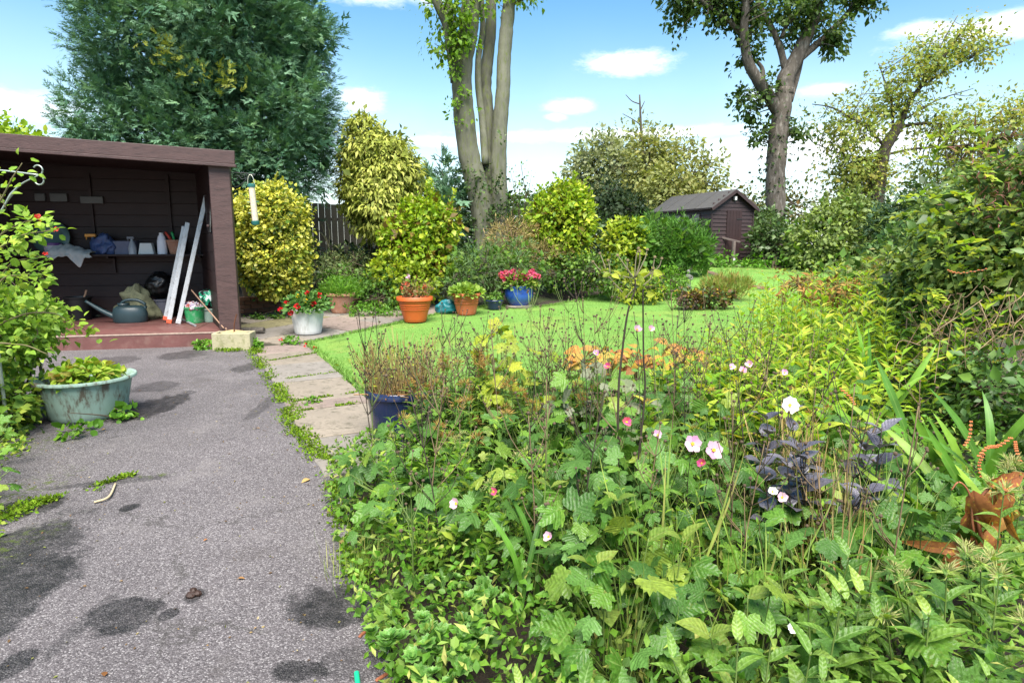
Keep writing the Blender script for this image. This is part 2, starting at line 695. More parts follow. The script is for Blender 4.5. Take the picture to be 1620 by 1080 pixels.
def patch_mask(w, P, items, noise_amt=.95, soft=.3):
    """union of uneven patches (x, y, rx, ry, angle, strength) lying on a surface"""
    nv = w.noise(P, 4.0, 7, .68)
    nv = w.math('ADD', w.math('MULTIPLY', nv, .7), w.math('MULTIPLY', w.noise(P, 13.0, 7, .72), .3))
    wob = w.math('MULTIPLY', w.math('SUBTRACT', nv, .5), noise_amt * 2.6)
    acc = None
    for (x, y, rx, ry, a, s) in items:
        mp = w.new('ShaderNodeMapping', vector_type='TEXTURE')
        mp.inputs['Location'].default_value = (x, y, 0)
        mp.inputs['Rotation'].default_value = (0, 0, a)
        mp.inputs['Scale'].default_value = (rx, ry, 1000)
        w.l.new(P, mp.inputs[0])
        q = w.math('ADD', w.vmath('LENGTH', mp.outputs[0]), wob)
        k = w.rng(q, 1.0, 1.0 - soft, 0, s)
        acc = k if acc is None else w.math('MAXIMUM', acc, k)
    return acc


def px_patch(cx, cy, rx, ry, ang=0.0, s=1.0):
    c = gp(cx, cy)
    ax = (gp(cx + rx, cy) - gp(cx - rx, cy)).length / 2
    ay = (gp(cx, cy - ry) - gp(cx, cy + ry)).length / 2
    return (c.x, c.y, ax, ay, ang, s)


DAMP_SHADE = [px_patch(45, 915, 78, 50, .1), px_patch(-10, 890, 80, 70), px_patch(-20, 990, 60, 50, 0, .9), px_patch(192, 976, 62, 27, .15), px_patch(266, 977, 16, 11),
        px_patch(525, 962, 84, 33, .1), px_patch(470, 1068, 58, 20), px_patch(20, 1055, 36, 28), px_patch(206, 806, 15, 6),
        px_patch(240, 645, 42, 24), px_patch(40, 805, 55, 16, .3), px_patch(170, 765, 100, 5, .33, .6), px_patch(75, 860, 60, 26, 0, .8),  # first patch here is the green tub's shade, painted into the asphalt
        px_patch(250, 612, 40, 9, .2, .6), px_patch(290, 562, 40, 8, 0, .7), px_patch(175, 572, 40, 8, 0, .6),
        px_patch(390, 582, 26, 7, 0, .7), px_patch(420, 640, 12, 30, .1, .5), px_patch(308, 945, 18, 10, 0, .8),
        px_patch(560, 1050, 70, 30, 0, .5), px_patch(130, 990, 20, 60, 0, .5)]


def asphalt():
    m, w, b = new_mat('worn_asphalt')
    P = w.new('ShaderNodeTexCoord').outputs['Object']
    vo = w.new('ShaderNodeTexVoronoi', feature='F1')
    vo.inputs['Scale'].default_value = 190
    vo.inputs['Randomness'].default_value = 1
    w.l.new(P, vo.inputs['Vector'])
    sepc = w.new('ShaderNodeSeparateColor')
    w.l.new(vo.outputs['Color'], sepc.inputs[0])
    chip = w.ramp(sepc.outputs[0], [(0, (.07, .059, .061)), (.32, (.115, .100, .102)), (.74, (.16, .141, .144)), (1, (.32, .295, .29))])
    rim = w.rng(vo.outputs['Distance'], .25, .62, 1.0, .62)
    c = w.mix(1.0, chip, rim, 'MULTIPLY')
    big = w.noise(P, .9, 7, .62)
    c = w.mix(1.0, c, w.ramp(big, [(.28, .70), (.5, .98), (.75, 1.2)]), 'MULTIPLY')
    fine = w.noise(P, 11, 8, .7)
    c = w.mix(w.rng(fine, .58, .78, 0, .35), c, (.06, .053, .05))
    # worn, dusty areas and a darker, dirtier tone towards the planted edges
    wear = w.noise(P, 2.3, 8, .7)
    c = w.mix(w.rng(wear, .52, .70, 0, .45), c, (.185, .166, .160))
    c = w.mix(w.rng(w.noise(P, 1.4, 9, .74), .56, .70, 0, .55), c, (.055, .046, .042))
    # hairline cracks
    cr = w.new('ShaderNodeTexVoronoi', feature='DISTANCE_TO_EDGE')
    cr.inputs['Scale'].default_value = .75
    wv = w.new('ShaderNodeVectorMath', operation='ADD')
    w.l.new(P, wv.inputs[0])
    sc_ = w.new('ShaderNodeVectorMath', operation='SCALE')
    w.l.new(w.noise(P, 3.0, 5, .6, out='Color'), sc_.inputs[0])
    sc_.inputs['Scale'].default_value = .55
    w.l.new(sc_.outputs[0], wv.inputs[1])
    w.l.new(wv.outputs[0], cr.inputs['Vector'])
    crack = w.math('MULTIPLY', w.rng(cr.outputs['Distance'], .012, .003, 0, .4), w.rng(w.noise(P, 1.1, 3), .47, .56, 0, 1))
    c = w.mix(crack, c, (.022, .02, .014))
    damp_shade = patch_mask(w, P, DAMP_SHADE)
    dn = w.math('MULTIPLY', damp_shade, w.rng(w.noise(P, 14, 8, .75), .3, .65, .5, .95))
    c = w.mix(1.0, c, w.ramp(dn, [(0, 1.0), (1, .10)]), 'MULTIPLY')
    # moss film over the broken old edge on the left and along the crack
    lft = patch_mask(w, P, [px_patch(20, 790, 80, 60), px_patch(10, 870, 60, 60), px_patch(235, 755, 60, 5, .33), px_patch(80, 700, 60, 30)], .9, .8)
    ng = w.noise(P, 26, 6, .7)
    c = w.mix(w.math('MULTIPLY', lft, w.rng(ng, .5, .62, 0, .85)), c, (.055, .075, .008))
    w.l.new(c, b.inputs['Base Color'])
    w.l.new(w.rng(damp_shade, 0, 1, .78, .5), b.inputs['Roughness'])
    b.inputs['Specular IOR Level'].default_value = .35
    h = w.math('ADD', w.math('MULTIPLY', vo.outputs['Distance'], -.8), w.math('MULTIPLY', fine, .8))
    bp = w.new('ShaderNodeBump')
    bp.inputs['Strength'].default_value = .85
    bp.inputs['Distance'].default_value = .006
    w.l.new(h, bp.inputs['Height'])
    w.l.new(bp.outputs[0], b.inputs['Normal'])
    return m


DRIVE_EDGE = [(398, 551), (414, 575), (432, 600), (448, 630), (462, 655), (478, 688), (500, 712), (528, 742), (545, 790), (555, 850), (575, 915), (600, 985), (632, 1080)]


def make_drive():
    e = [gp(x, y) for x, y in DRIVE_EDGE]
    pts = [(p.x, p.y) for p in e]
    pts += [(-.05, .9), (.2, -1.5), (-8, -1.5), (-8.5, 7.4), (-6.2, 7.65)]
    pts += [(p.x, p.y) for p in (gp(70, 545), gp(335, 540))]
    dense = []
    for a, b in zip(pts, pts[1:] + pts[:1]):
        L = math.dist(a, b)
        k = max(1, int(L / .09)) if L < 6 else 6
        for i in range(k):
            t = i / k
            j = .018 if L < 2 else 0
            dense.append((a[0] * (1 - t) + b[0] * t + rng.normal(0, j), a[1] * (1 - t) + b[1] * t + rng.normal(0, j)))
    V = [(x, y, .006) for x, y in dense]
    tri = tessellate_polygon([[Vector((x, y, 0)) for x, y in dense]])
    n = len(V)
    V2 = V + [(x, y, -.05) for x, y in dense]
    sides = [[i, (i + 1) % n, n + (i + 1) % n, n + i] for i in range(n)]
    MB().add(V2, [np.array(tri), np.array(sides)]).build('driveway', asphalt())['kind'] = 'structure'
    o = bpy.data.objects['driveway']
    bm = bmesh.new()
    bm.from_mesh(o.data)
    bmesh.ops.recalc_face_normals(bm, faces=bm.faces)
    bm.to_mesh(o.data)
    bm.free()


make_drive()


# paving slabs
def slab_mat(name, col):
    return plain(name, col, .85, .22, 5, bump=.5, bscale=90, dirt=((.035, .035, .018), .55), spec=.25)


SLABM = [slab_mat('slab_buff', (.20, .168, .132)), slab_mat('slab_pink', (.195, .15, .128)), slab_mat('slab_grey', (.18, .16, .14)), slab_mat('slab_mossy', (.165, .145, .075))]


def make_path():
    root = tag(bpy.data.objects.new('garden_path', None), kind='structure')
    COL.objects.link(root)
    dark = plain('path_joint', (.035, .033, .018), .95, .4, 14, bump=.6)
    bedding = MB()
    poly = [(-1.1, 3.75), (-.75, 4.5), (-1.2, 5.3), (-2.76, 8.42), (-1.0, 11.35), (-.3, 12.3), (-1.6, 13.2), (-4.9, 11.9), (-4.3, 8.9), (-3.5, 8.35), (-1.65, 4.1)]
    tri = tessellate_polygon([[Vector((x, y, 0)) for x, y in poly]])
    xs = np.arange(-5, 0, .2)
    ys = np.arange(3.6, 13.4, .2)
    X, Y = np.meshgrid(xs, ys, indexing='ij')
    C = np.stack([X, Y], -1).reshape(-1, 2)
    ok = in_poly(C, poly)
    for (x, y) in C[ok]:
        q = np.array([[x - .1, y - .1], [x + .1, y - .1], [x + .1, y + .1], [x - .1, y + .1]])
        bedding.add(np.column_stack([q, terr(q[:, 0], q[:, 1]) - .004]), [np.array([[0, 1, 2, 3]])])
    bedding.build('bedding', dark, root)

    def slab(cx, cy, L, W, dx, dy, mat, lift=0.0):
        th = .05
        g = float(terr(cx, cy))
        V, F = [], []
        k = .008
        hx, hy = L / 2 - .006, W / 2 - .006
        rough = lambda: rng.normal(0, .004)
        o8 = [(-hx, -hy), (hx, -hy), (hx, hy), (-hx, hy)]
        ring = []
        for (a, bb), (c_, d_) in zip(o8, o8[1:] + o8[:1]):
            for t in (0, .25, .5, .75):
                ring.append((a + (c_ - a) * t + rough(), bb + (d_ - bb) * t + rough()))
        top = [(x * (1 - k / hx), y * (1 - k / hy), th) for x, y in ring]
        mid = [(x, y, th - .007) for x, y in ring]
        bot = [(x, y, 0) for x, y in ring]
        n = len(ring)
        V = np.array(top + mid + bot)
        F = [np.arange(n)] + [np.array([r * n + i, (r + 1) * n + i, (r + 1) * n + (i + 1) % n, r * n + (i + 1) % n]) for r in (0, 1) for i in range(n)]
        mb = MB().add(V, F)
        o = mb.build('slab', mat, root)
        o.location = (cx, cy, g - .032 + lift)
        o.rotation_euler = (rng.normal(0, .006) , rng.normal(0, .006), math.atan2(dy, dx))
        # follow the slope of the ground
        return o
    # the strip beside the drive
    d = np.array([.441, -.8975])
    p = np.array([.8975, .441])
    s = .35
    o0 = np.array([-3.38, 8.17])
    for L, mi in ((.62, 1), (.86, 0), (.92, 2), (.86, 0), (.27, 1), (.82, 0), (.78, 2)):
        c = o0 + d * (s - .35 + L / 2) + p * .33
        slab(c[0], c[1], L, .68, d[0], d[1], SLABM[mi], rng.normal(0, .003))
        s += L + .012
    # terrace running away along the lawn
    d = np.array([.525, .851])
    p = np.array([-.851, .525])
    o0 = np.array([-2.86, 8.44])
    for r in range(4):
        s = -.25 if r == 0 else rng.uniform(-1.0, -.6)
        for k in range(7):
            L = .72 if (k + r) % 3 else .46
            c = o0 + d * (s + L / 2) + p * (.02 + .62 * r + .31)
            s += L + .01
            if c[1] < 8.45 or c[1] > 12.7 or (r == 3 and c[1] > 11.5) or c[0] < -4.55:
                continue
            if c[0] < -3.45 and c[1] < 9.1 - .35 * (c[0] + 3.6):
                continue
            o = slab(c[0], c[1], L, .61, d[0], d[1], SLABM[int(rng.choice([0, 1, 2, 0, 3 if c[0] < -3.2 else 2]))], rng.normal(0, .002))
            ey = Matrix.Rotation(.045 * .851, 4, 'Y')
            o.rotation_euler = (0, 0, math.atan2(d[1], d[0]))
            n = Vector((0, -.045 if c[1] > 8 else 0, 1)).normalized()
            M = Vector((0, 0, 1)).rotation_difference(n).to_matrix() @ Matrix.Rotation(math.atan2(d[1], d[0]), 3, 'Z')
            o.rotation_euler = M.to_euler()


make_path()


def grass_ground():
    m, w, b = new_mat('lawn_turf')
    P = w.new('ShaderNodeTexCoord').outputs['Object']
    n = w.noise(P, .8, 6, .6)
    f = w.noise(P, 30, 6, .75)
    c = w.ramp(f, [(.28, (.085, .19, .032)), (.5, (.135, .27, .05)), (.75, (.185, .32, .065))])
    c = w.mix(w.rng(n, .45, .68, 0, .75), c, (.20, .28, .055))
    c = w.mix(w.rng(w.noise(P, 3.1, 5, .65), .52, .68, 0, .8), c, (.08, .155, .028))
    c = w.mix(w.rng(w.noise(P, 1.7, 6, .7), .58, .70, 0, .7), c, (.24, .28, .075))
    w.l.new(c, b.inputs['Base Color'])
    b.inputs['Roughness'].default_value = .8
    b.inputs['Specular IOR Level'].default_value = .2
    bp = w.new('ShaderNodeBump')
    bp.inputs['Distance'].default_value = .03
    w.l.new(f, bp.inputs['Height'])
    w.l.new(bp.outputs[0], b.inputs['Normal'])
    return m


LAWN = [(-2.74, 8.40), (-1.0, 11.35), (-.25, 12.1), (.1, 11.6), (.7, 11.9), (1.7, 13.1), (3.4, 14.4), (5.0, 16.6), (5.8, 18.0), (8.0, 18.0), (8.6, 15), (7.0, 11),
        (4.4, 7.2), (2.9, 5.9), (1.6, 5.25), (.6, 5.0), (-.5, 4.95), (-.95, 4.9)]


def make_lawn():
    st = .1
    xs = np.arange(-3, 9, st)
    ys = np.arange(4.5, 19, st)
    X, Y = np.meshgrid(xs, ys, indexing='ij')
    ok = in_poly(np.stack([X + st / 2, Y + st / 2], -1).reshape(-1, 2), LAWN).reshape(X.shape)[:-1, :-1]
    Z = terr(X, Y) + .006 + .006 * np.sin(2 * X) * np.sin(1.6 * Y)
    n, m = X.shape
    V = np.stack([X, Y, Z], -1).reshape(-1, 3)
    i, j = np.nonzero(ok)
    q = np.stack([i * m + j, (i + 1) * m + j, (i + 1) * m + j + 1, i * m + j + 1], -1)
    root = MB().add(V, [q]).build('lawn', grass_ground(), smooth=True)
    root['kind'] = 'structure'
    # short turf blades
    N = 170000
    lo, hi = np.array([-3, 4.6]), np.array([8.6, 18])
    yy = 4.6 + (18 - 4.6) * rng.random(N) ** 1.5
    P = np.column_stack([lo[0] + (hi[0] - lo[0]) * rng.random(N), yy])
    jit = P + rng.normal(0, .03, P.shape)
    P = P[in_poly(jit, LAWN)]
    n = len(P)
    pos = np.column_stack([P, terr(P[:, 0], P[:, 1])])
    tip = rand_dirs(n, 1.3, .4)
    tri = (np.array([[-.12, 0, 0], [.12, 0, 0], [0, 1, 0]]), [np.array([[0, 1, 2]])], np.array([0, 0, 0.]))
    M = leaf_mat('grass_blade', [(.125, .25, .045), (.15, .29, .055), (.18, .32, .065), (.23, .33, .085)], .3, .6, spec=.15)
    g = MB().leaves(tri, pos, frames(tip, rand_dirs(n)), rng.uniform(.018, .034, n)).build('grass', M)
    tag(g, 'short bright green mown grass of the lawn', 'grass', kind='stuff')
    # longer ragged grass along the edge of the turf
    E = []
    for a, b in zip(LAWN, LAWN[1:] + LAWN[:1]):
        L = math.dist(a, b)
        for t in rng.random(int(L * 420)):
            E.append((a[0] + (b[0] - a[0]) * t + rng.normal(0, .025), a[1] + (b[1] - a[1]) * t + rng.normal(0, .025)))
    E = np.array(E)
    n = len(E)
    g = MB().leaves(tri, np.column_stack([E, terr(E[:, 0], E[:, 1])]), frames(rand_dirs(n, 1.0, .4), rand_dirs(n)), rng.uniform(.035, .08, n)).build('edge_grass', M)
    tag(g, 'longer untrimmed grass fringing the lawn', 'grass', kind='stuff')
    # bare earth track on the upper lawn
    pts = [gp(1112, 428), gp(1140, 438), gp(1165, 447), gp(1195, 454), gp(1225, 459)]
    mb = MB()
    c = spline([(p.x, p.y, 0) for p in pts], 6)
    t = unit(np.gradient(c, axis=0))
    s = np.stack([t[:, 1], -t[:, 0], 0 * t[:, 0]], -1)
    w_ = .05 + .09 * rng.random(len(c))
    A, B = c + s * w_[:, None], c - s * w_[:, None]
    V = np.concatenate([A, B])
    V[:, 2] = terr(V[:, 0], V[:, 1]) + .016
    k = len(c)
    mb.add(V, [np.array([[i, i + 1, k + i + 1, k + i] for i in range(k - 1)])])
    mb.build('dirt_track', plain('bare_earth', (.12, .075, .05), .95, .4, 9, bump=.6), smooth=True)['kind'] = 'structure'


make_lawn()

# ------------------------------------------------------------------ open-fronted garden shelter
SA = R(12)
SC = Vector((-3.63, 8.38, 0))


def SH(px, py, yl):
    """local (x, z) of the shelter plane at depth yl seen at a photograph position"""
    d = ray(px, py)
    nx, ny = -math.sin(SA), math.cos(SA)
    t = (SC.x * nx + SC.y * ny + yl) / (d.x * nx + d.y * ny)
    p = d * t
    q = p - SC
    return q.x * math.cos(SA) + q.y * math.sin(SA), CAM_H + p.z


def SF(px, py, z):
    """local (x, y) on a level plane of the shelter"""
    q = pz(px, py, z) - SC
    return q.x * math.cos(SA) + q.y * math.sin(SA), -q.x * math.sin(SA) + q.y * math.cos(SA)


def brown(name, col, rough=.55):
    return plain(name, col, rough, .3, 3.5, bump=.35, bscale=22, stretch=(1, 1, 6), dirt=((.012, .008, .008), .5), spec=.35)


FLZ = .20
DEP = 2.1


def make_shelter():
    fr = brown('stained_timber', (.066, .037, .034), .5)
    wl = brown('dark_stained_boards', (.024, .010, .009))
    fl = plain('red_brown_boards', (.11, .043, .038), .6, .35, 3, bump=.3, bscale=30, dirt=((.22, .15, .12), .3))
    root = thing('garden_shelter', 'dark brown open-fronted timber shelter with a shelf at the left', 'shelter', SC, SA)
    W = 4.3

    def bx(name, c, s, m, bev=.006, rot=None, par=root):
        mb = MB().box((0, 0, 0), s)
        o = mb.build(name, m, par, bevel=bev, loc=c)
        if rot:
            o.rotation_euler = rot
        return o
    # floor panels and riser
    xs = [-4.2, -3.05, -1.87, -.62, -.02]
    def clipped(name, a, b, y0, y1, z, th, m, tilt=0.0):
        # board cut back along the slanting side wall
        wx = lambda y: -.155 - .335 * y
        ya = y1 if wx(y1) >= b else max(y0, min(y1, (-.155 - b) / .335))
        P = [(a, y0), (min(b, wx(y0)), y0)]
        if wx(y0) > b:
            P.append((b, ya))
        if wx(y1) < b:
            P.append((max(a, wx(y1)), y1))
        P.append((a, y1))
        P = np.array(P)
        k = len(P)
        V = np.vstack([np.column_stack([P, np.full(k, z + th / 2)]), np.column_stack([P, np.full(k, z - th / 2)])])
        V[:, 2] -= tilt * (V[:, 0] + 2.1)
        F = [np.arange(k), np.arange(2 * k - 1, k - 1, -1)] + [np.array([i, k + i, k + (i + 1) % k, (i + 1) % k]) for i in range(k)]
        return MB().add(V, F).build(name, m, root)
    for a, b in zip(xs, xs[1:]):
        clipped('floor_board', a + .004, b - .004, -.02, 2.14, FLZ - .012 + rng.normal(0, .001), .024, fl)
    for a, b in ((-4.2, -2.62), (-2.61, -.12)):
        bx('step_board', ((a + b) / 2, -.02, .088), (b - a, .03, .172), fl, .004)
    bx('step_edge', (-2.16, -.035, .187), (4.1, .012, .018), plain('worn_edge', (.34, .25, .2), .7, .4, 20), .002)
    # posts
    bx('post', (-.135, .06, 1.22), (.25, .11, 2.42), fr, .008)
    bx('post', (-4.15, .06, 1.31), (.2, .11, 2.6), fr, .008)
    # skewed side wall on the right
    x0, y0 = -.27, .13
    dxw = -.66
    L = math.hypot(dxw, DEP - y0)
    ang = math.atan2(DEP - y0, dxw)
    for k in range(9):
        c = (x0 + dxw / 2, (y0 + DEP) / 2, .30 + k * .265)
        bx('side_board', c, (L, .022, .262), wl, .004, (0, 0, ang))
    bx('inner_trim', (x0 + .005, y0 - .015, 1.25), (.035, .06, 2.2), fr, .004)
    for k in range(9):
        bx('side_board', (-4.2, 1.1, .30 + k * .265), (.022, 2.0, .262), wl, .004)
    # back wall of level boards
    for k in range(14):
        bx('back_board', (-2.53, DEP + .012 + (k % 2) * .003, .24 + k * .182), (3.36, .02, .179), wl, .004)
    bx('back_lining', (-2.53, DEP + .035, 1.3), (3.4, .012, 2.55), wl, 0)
    for x in (-3.6, -2.45, -1.35):
        bx('wall_batten', (x, DEP - .02, 1.95), (.045, .03, .9), wl, .003)
    # roof and front beam; the beam rises slightly to the left
    ph = -.026
    clipped('roof', -4.27, .02, -.03, 2.17, 2.585, .05, plain('roof_felt', (.05, .05, .05), .9, .3, 8, bump=.4), .05)
    bx('fascia', (-2.1, -.055, 2.54), (4.36, .035, .165), fr, .006, (0, .05, 0))
    bx('beam_trim', (-2.1, -.045, 2.438), (4.38, .06, .038), fr, .005, (0, .05, 0))
    clipped('ceiling_board', -4.2, .0, .02, 2.08, 2.50, .015, wl, .05)
    # shelf
    sx, sz = SH(225, 402, DEP - .18)
    sh = bx('shelf', (-2.25, DEP - .18, sz - .014), (3.6, .35, .028), wl, .003)
    for x in (-3.5, -2.2, -.9):
        b = MB().box((0, 0, 0), (.03, .28, .03)).box((0, .125, -.12), (.03, .03, .24)).build('bracket', wl, root, loc=(x, DEP - .16, sz - .045))
    # glass pane and little rail leaning by the side wall
    gl = plain('dusty_glass', (.14, .15, .14), .25, .3, 5, spec=.5)
    gx, gzz = SH(336, 335, .45)
    o = bx('glass_pane', (gx - .03, .55, gzz), (.012, .42, .55), gl, .002, (0, R(4), R(8)))
    rx, rz = SH(330, 358, .6)
    bx('side_rail', (rx + .02, .62, rz), (.03, .7, .03), fr, .003, (0, 0, R(8)))
    return root, sz


SHELTER, SHELF_Z = make_shelter()

# ------------------------------------------------------------------ far shed
def make_shed():
    b = R(20)
    base = Vector((5.58, 18.0, .74))
    root = thing('garden_shed', 'small dark brown shed with ridged roof and door at the far end of the lawn', 'shed', base, b)
    w, L, he, hr = 1.42, 2.9, 1.62, 2.08
    br = plain('shed_boards', (.033, .019, .019), .6, .35, 4, bump=.3, bscale=20, stretch=(1, 1, 5), dirt=((.055, .038, .037), .35))
    dk = plain('shed_trim', (.036, .021, .021), .6, .3, 5)
    felt = plain('mineral_felt', (.055, .052, .05), .95, .25, 6, bump=.5, bscale=60, dirt=((.06, .06, .035), .5))
    core = MB()
    V = np.array([[0, 0, 0], [w, 0, 0], [w, L, 0], [0, L, 0], [0, 0, he], [w, 0, he], [w, L, he], [0, L, he], [w / 2, 0, hr], [w / 2, L, hr]])
    V[:, 2] *= 1
    Vi = V.copy()
    Vi[:, 0] = w / 2 + (V[:, 0] - w / 2) * .975
    Vi[:, 1] = L / 2 + (V[:, 1] - L / 2) * .985
    core.add(Vi, [np.array([[0, 3, 2, 1], [0, 4, 7, 3], [1, 2, 6, 5]]), np.array([[0, 1, 5, 8, 4], [3, 7, 9, 6, 2]])])
    core.build('wall', br, root)
    # weatherboards: real overlapping strips
    cl = MB()
    n = 15
    h = he / n
    dx0, dx1 = .50, 1.02
    for k in range(19):
        z0 = k * h
        z1 = z0 + h * 1.05
        if z0 < he:
            segs = [(0, dx0), (dx1, w)] if z1 < 1.52 else [(0, w)]
        else:
            ins = (z0 - he) / (hr - he) * w / 2
            segs = [(ins + .02, w - ins - .02)]
            if segs[0][1] - segs[0][0] < .1:
                continue
            z1 = min(z1, hr - .03)
        for (a, c) in segs:
            V4 = np.array([[a, .0, z0], [c, .0, z0], [c, -.022, z0], [a, -.022, z0], [a, .0, z1], [c, .0, z1], [c, -.004, z1], [a, -.004, z1]])
            cl.add(V4, [np.array([[3, 2, 6, 7], [0, 3, 7, 4], [2, 1, 5, 6], [0, 1, 2, 3], [4, 7, 6, 5]])])
        if z0 < he - .02:
            for (a, c) in ([(0, .5), (1.9, L)] if .95 < z0 < 1.45 else [(0, L)]):
                z1 = min(z1, he)
                V4 = np.array([[0, a, z0], [0, c, z0], [-.022, c, z0], [-.022, a, z0], [0, a, z1], [0, c, z1], [-.004, c, z1], [-.004, a, z1]])
                cl.add(V4, [np.array([[2, 3, 7, 6], [3, 0, 4, 7], [1, 2, 6, 5], [0, 1, 2, 3], [4, 5, 6, 7]])])
    stuff(cl.build('weatherboards', br, root))

    def bx(name, c, s, m, par=root, bev=.004, rot=None):
        o = MB().box((0, 0, 0), s).build(name, m, par, bevel=bev, loc=c)
        if rot:
            o.rotation_euler = rot
        return o
    door = bx('door', ((dx0 + dx1) / 2, -.012, .79), (dx1 - dx0 - .01, .03, 1.50), plain('shed_door', (.03, .015, .015), .6, .3, 4))
    for k in range(5):
        bx('door_plank', (-.205 + k * .1025, -.020, 0), (.098, .014, 1.48), MATS['shed_door'], door, .003)
    bx('handle', (-.22, -.04, -.05), (.02, .03, .1), plain('iron', (.02, .02, .02), .5, .2), door, .003)
    bx('hinge', (.16, -.032, .5), (.18, .008, .025), MATS['iron'], door, .001)
    bx('hinge', (.16, -.032, -.5), (.18, .008, .025), MATS['iron'], door, .001)
    for x in (0, w):
        bx('corner_trim', (x, -.012, he / 2), (.045, .045, he), dk)
    # windows on the long side
    gm = plain('window_glass', (.035, .045, .055), .12, .3, 3, spec=.6)
    for k in range(3):
        y = .72 + k * .47
        f = MB().box((0, -.21, 0), (.04, .035, .5)).box((0, .21, 0), (.04, .035, .5)).box((0, 0, .235), (.04, .39, .035)).box((0, 0, -.235), (.04, .39, .035)).build('window', dk, root, loc=(-.014, y, 1.22))
        bx('pane', (.004, 0, 0), (.008, .40, .45), gm, f, 0)
    # roof slopes with felt strips and battens
    ov = .09
    sl = math.hypot(w / 2 + ov, (hr - he) * (w / 2 + ov) / (w / 2))
    aa = math.atan2(hr - he, w / 2)
    for sgn in (-1, 1):
        cx = w / 2 + sgn * (w / 2 + ov) / 2
        cz = hr - (hr - he) / (w / 2) * (w / 2 + ov) / 2 + .025
        for k in range(4):
            y0 = -.12 + k * .785
            bx('roof_felt', (cx, y0 + .39, cz + (k % 2) * .002), (sl, .79, .022), felt, root, .004, (0, sgn * aa, 0))
        for k in range(1, 4):
            bx('roof_batten', (cx, -.12 + k * .785, cz + .018), (sl, .025, .016), felt, root, .003, (0, sgn * aa, 0))
        bx('barge_board', (cx, -.135, cz - .045), (sl, .02, .085), dk, root, .003, (0, sgn * aa, 0))
        bx('eaves_board', (w / 2 + sgn * (w / 2 + ov - .01), L / 2, he - .045), (.02, L + .1, .05), dk, root, .003)
    # small white lamp under the gable, leaning rail by the door
    wh = plain('lamp_white', (.6, .6, .6), .4, .1)
    lamp = bx('gable_lamp', (.74, -.06, 1.86), (.07, .06, .11), wh, root, .012)
    bx('lamp_bracket', (-.05, .02, 0), (.06, .05, .1), MATS['iron'], lamp, .004)
    # handrail
    rail = thing('wooden_handrail', 'grey wooden handrail and post in front of the shed door', 'handrail', (base.x + .63, base.y - .1, .735), b)
    MB().box((0, 0, .33), (.075, .075, .68)).build('post', plain('grey_wood', (.13, .10, .09), .8, .3), rail, bevel=.005)
    o = MB().box((0, 0, 0), (.045, .75, .05)).build('rail', MATS['grey_wood'], rail, bevel=.005, loc=(-.07, .2, .74))
    o.rotation_euler = (R(14), 0, R(38))


make_shed()


# ------------------------------------------------------------------ board fence behind the conifers
def make_fence():
    m = plain('fence_boards', (.045, .04, .028), .85, .4, 4, bump=.3, dirt=((.05, .06, .03), .6), stretch=(1, 1, .3))
    A, B = Vector((-7.5, 14.2, 0)), Vector((-1.6, 17.2, 0))
    d = (B - A).normalized()
    L = (B - A).length
    root = thing('board_fence', 'weathered vertical board fence in the shade behind the conifers', 'fence', (A.x, A.y, float(terr(A.x, A.y)) - .05), math.atan2(d.y, d.x))
    me = MB().box((0, 0, .9), (.142, .02, 1.8)).mesh('fence_board', m)
    n = int(L / .15)
    for k in range(n):
        o = obj('fence_board', me, root, loc=(k * .15 + .07, rng.normal(0, .004), rng.normal(0, .01) + .06 * k * .15 * .38))
    for k in range(4):
        MB().box((0, .06, .9), (.1, .1, 1.95)).build('fence_post', m, root, loc=(.4 + k * 1.95, 0, .05 * k))
    for z in (.4, 1.4):
        o = MB().box((L / 2, .035, z + .1), (L, .04, .08)).build('fence_rail', m, root)


make_fence()
# ------------------------------------------------------------------ small builders
def SW(x, y, z):
    return Vector((SC.x + x * math.cos(SA) - y * math.sin(SA), SC.y + x * math.sin(SA) + y * math.cos(SA), z))


def pot_profile(rb, rt, h, lip=.02, liph=.05, wall=.018, rings=(), belly=0.0):
    P = [(0.0001, 0.0), (rb * .96, 0.0), (rb, .01)]
    n = 8
    for i in range(1, n):
        t = i / n
        r = rb + (rt - lip - rb) * t + belly * math.sin(math.pi * t)
        P.append((r, .01 + (h - liph - .01) * t))
    P += [(rt - lip, h - liph), (rt, h - liph + .006), (rt, h - .006), (rt - .005, h), (rt - wall, h), (rt - wall - lip * .6, h - liph), (rb * .8, h * .55), (0.0001, h * .55)]
    out = []
    for (r, z) in P:
        out.append((r, z))
    for zr in rings:
        t = zr
        r = rb + (rt - lip - rb) * t + belly * math.sin(math.pi * t)
        i = max(k for k, q in enumerate(out[:11]) if q[1] <= .01 + (h - liph - .01) * t)
        z = .01 + (h - liph - .01) * t
        out[i + 1:i + 1] = [(r, z - .008), (r + .007, z - .004), (r + .007, z + .004), (r, z + .008)]
    return out


SOILM = plain('potting_soil', (.03, .022, .015), .95, .4, 20, bump=.6)


def pot(name, label, loc, rb, rt, h, mat, group=None, k=40, wob=0.0, soil=True, **kw):
    root = thing(name, label, 'pot', loc, rng.uniform(0, 6), group)
    MB().lathe(pot_profile(rb, rt, h, **kw), k, wob=wob).build('pot_body', mat, root, smooth=45)
    if soil:
        MB().lathe([(rt * .86, h * .80), (rt * .5, h * .84), (.001, h * .85)], 20, wob=.08).build('soil', SOILM, root, smooth=True)
    return root


def foliage(parent, pos, tip, nrm, size, tpl, mat, name='foliage', rnd=None, smooth=False):
    """one mesh of many small leaves under a plant"""
    return stuff(MB().leaves(tpl, pos, frames(tip, nrm), size, rnd).build(name, mat, parent, smooth=True))


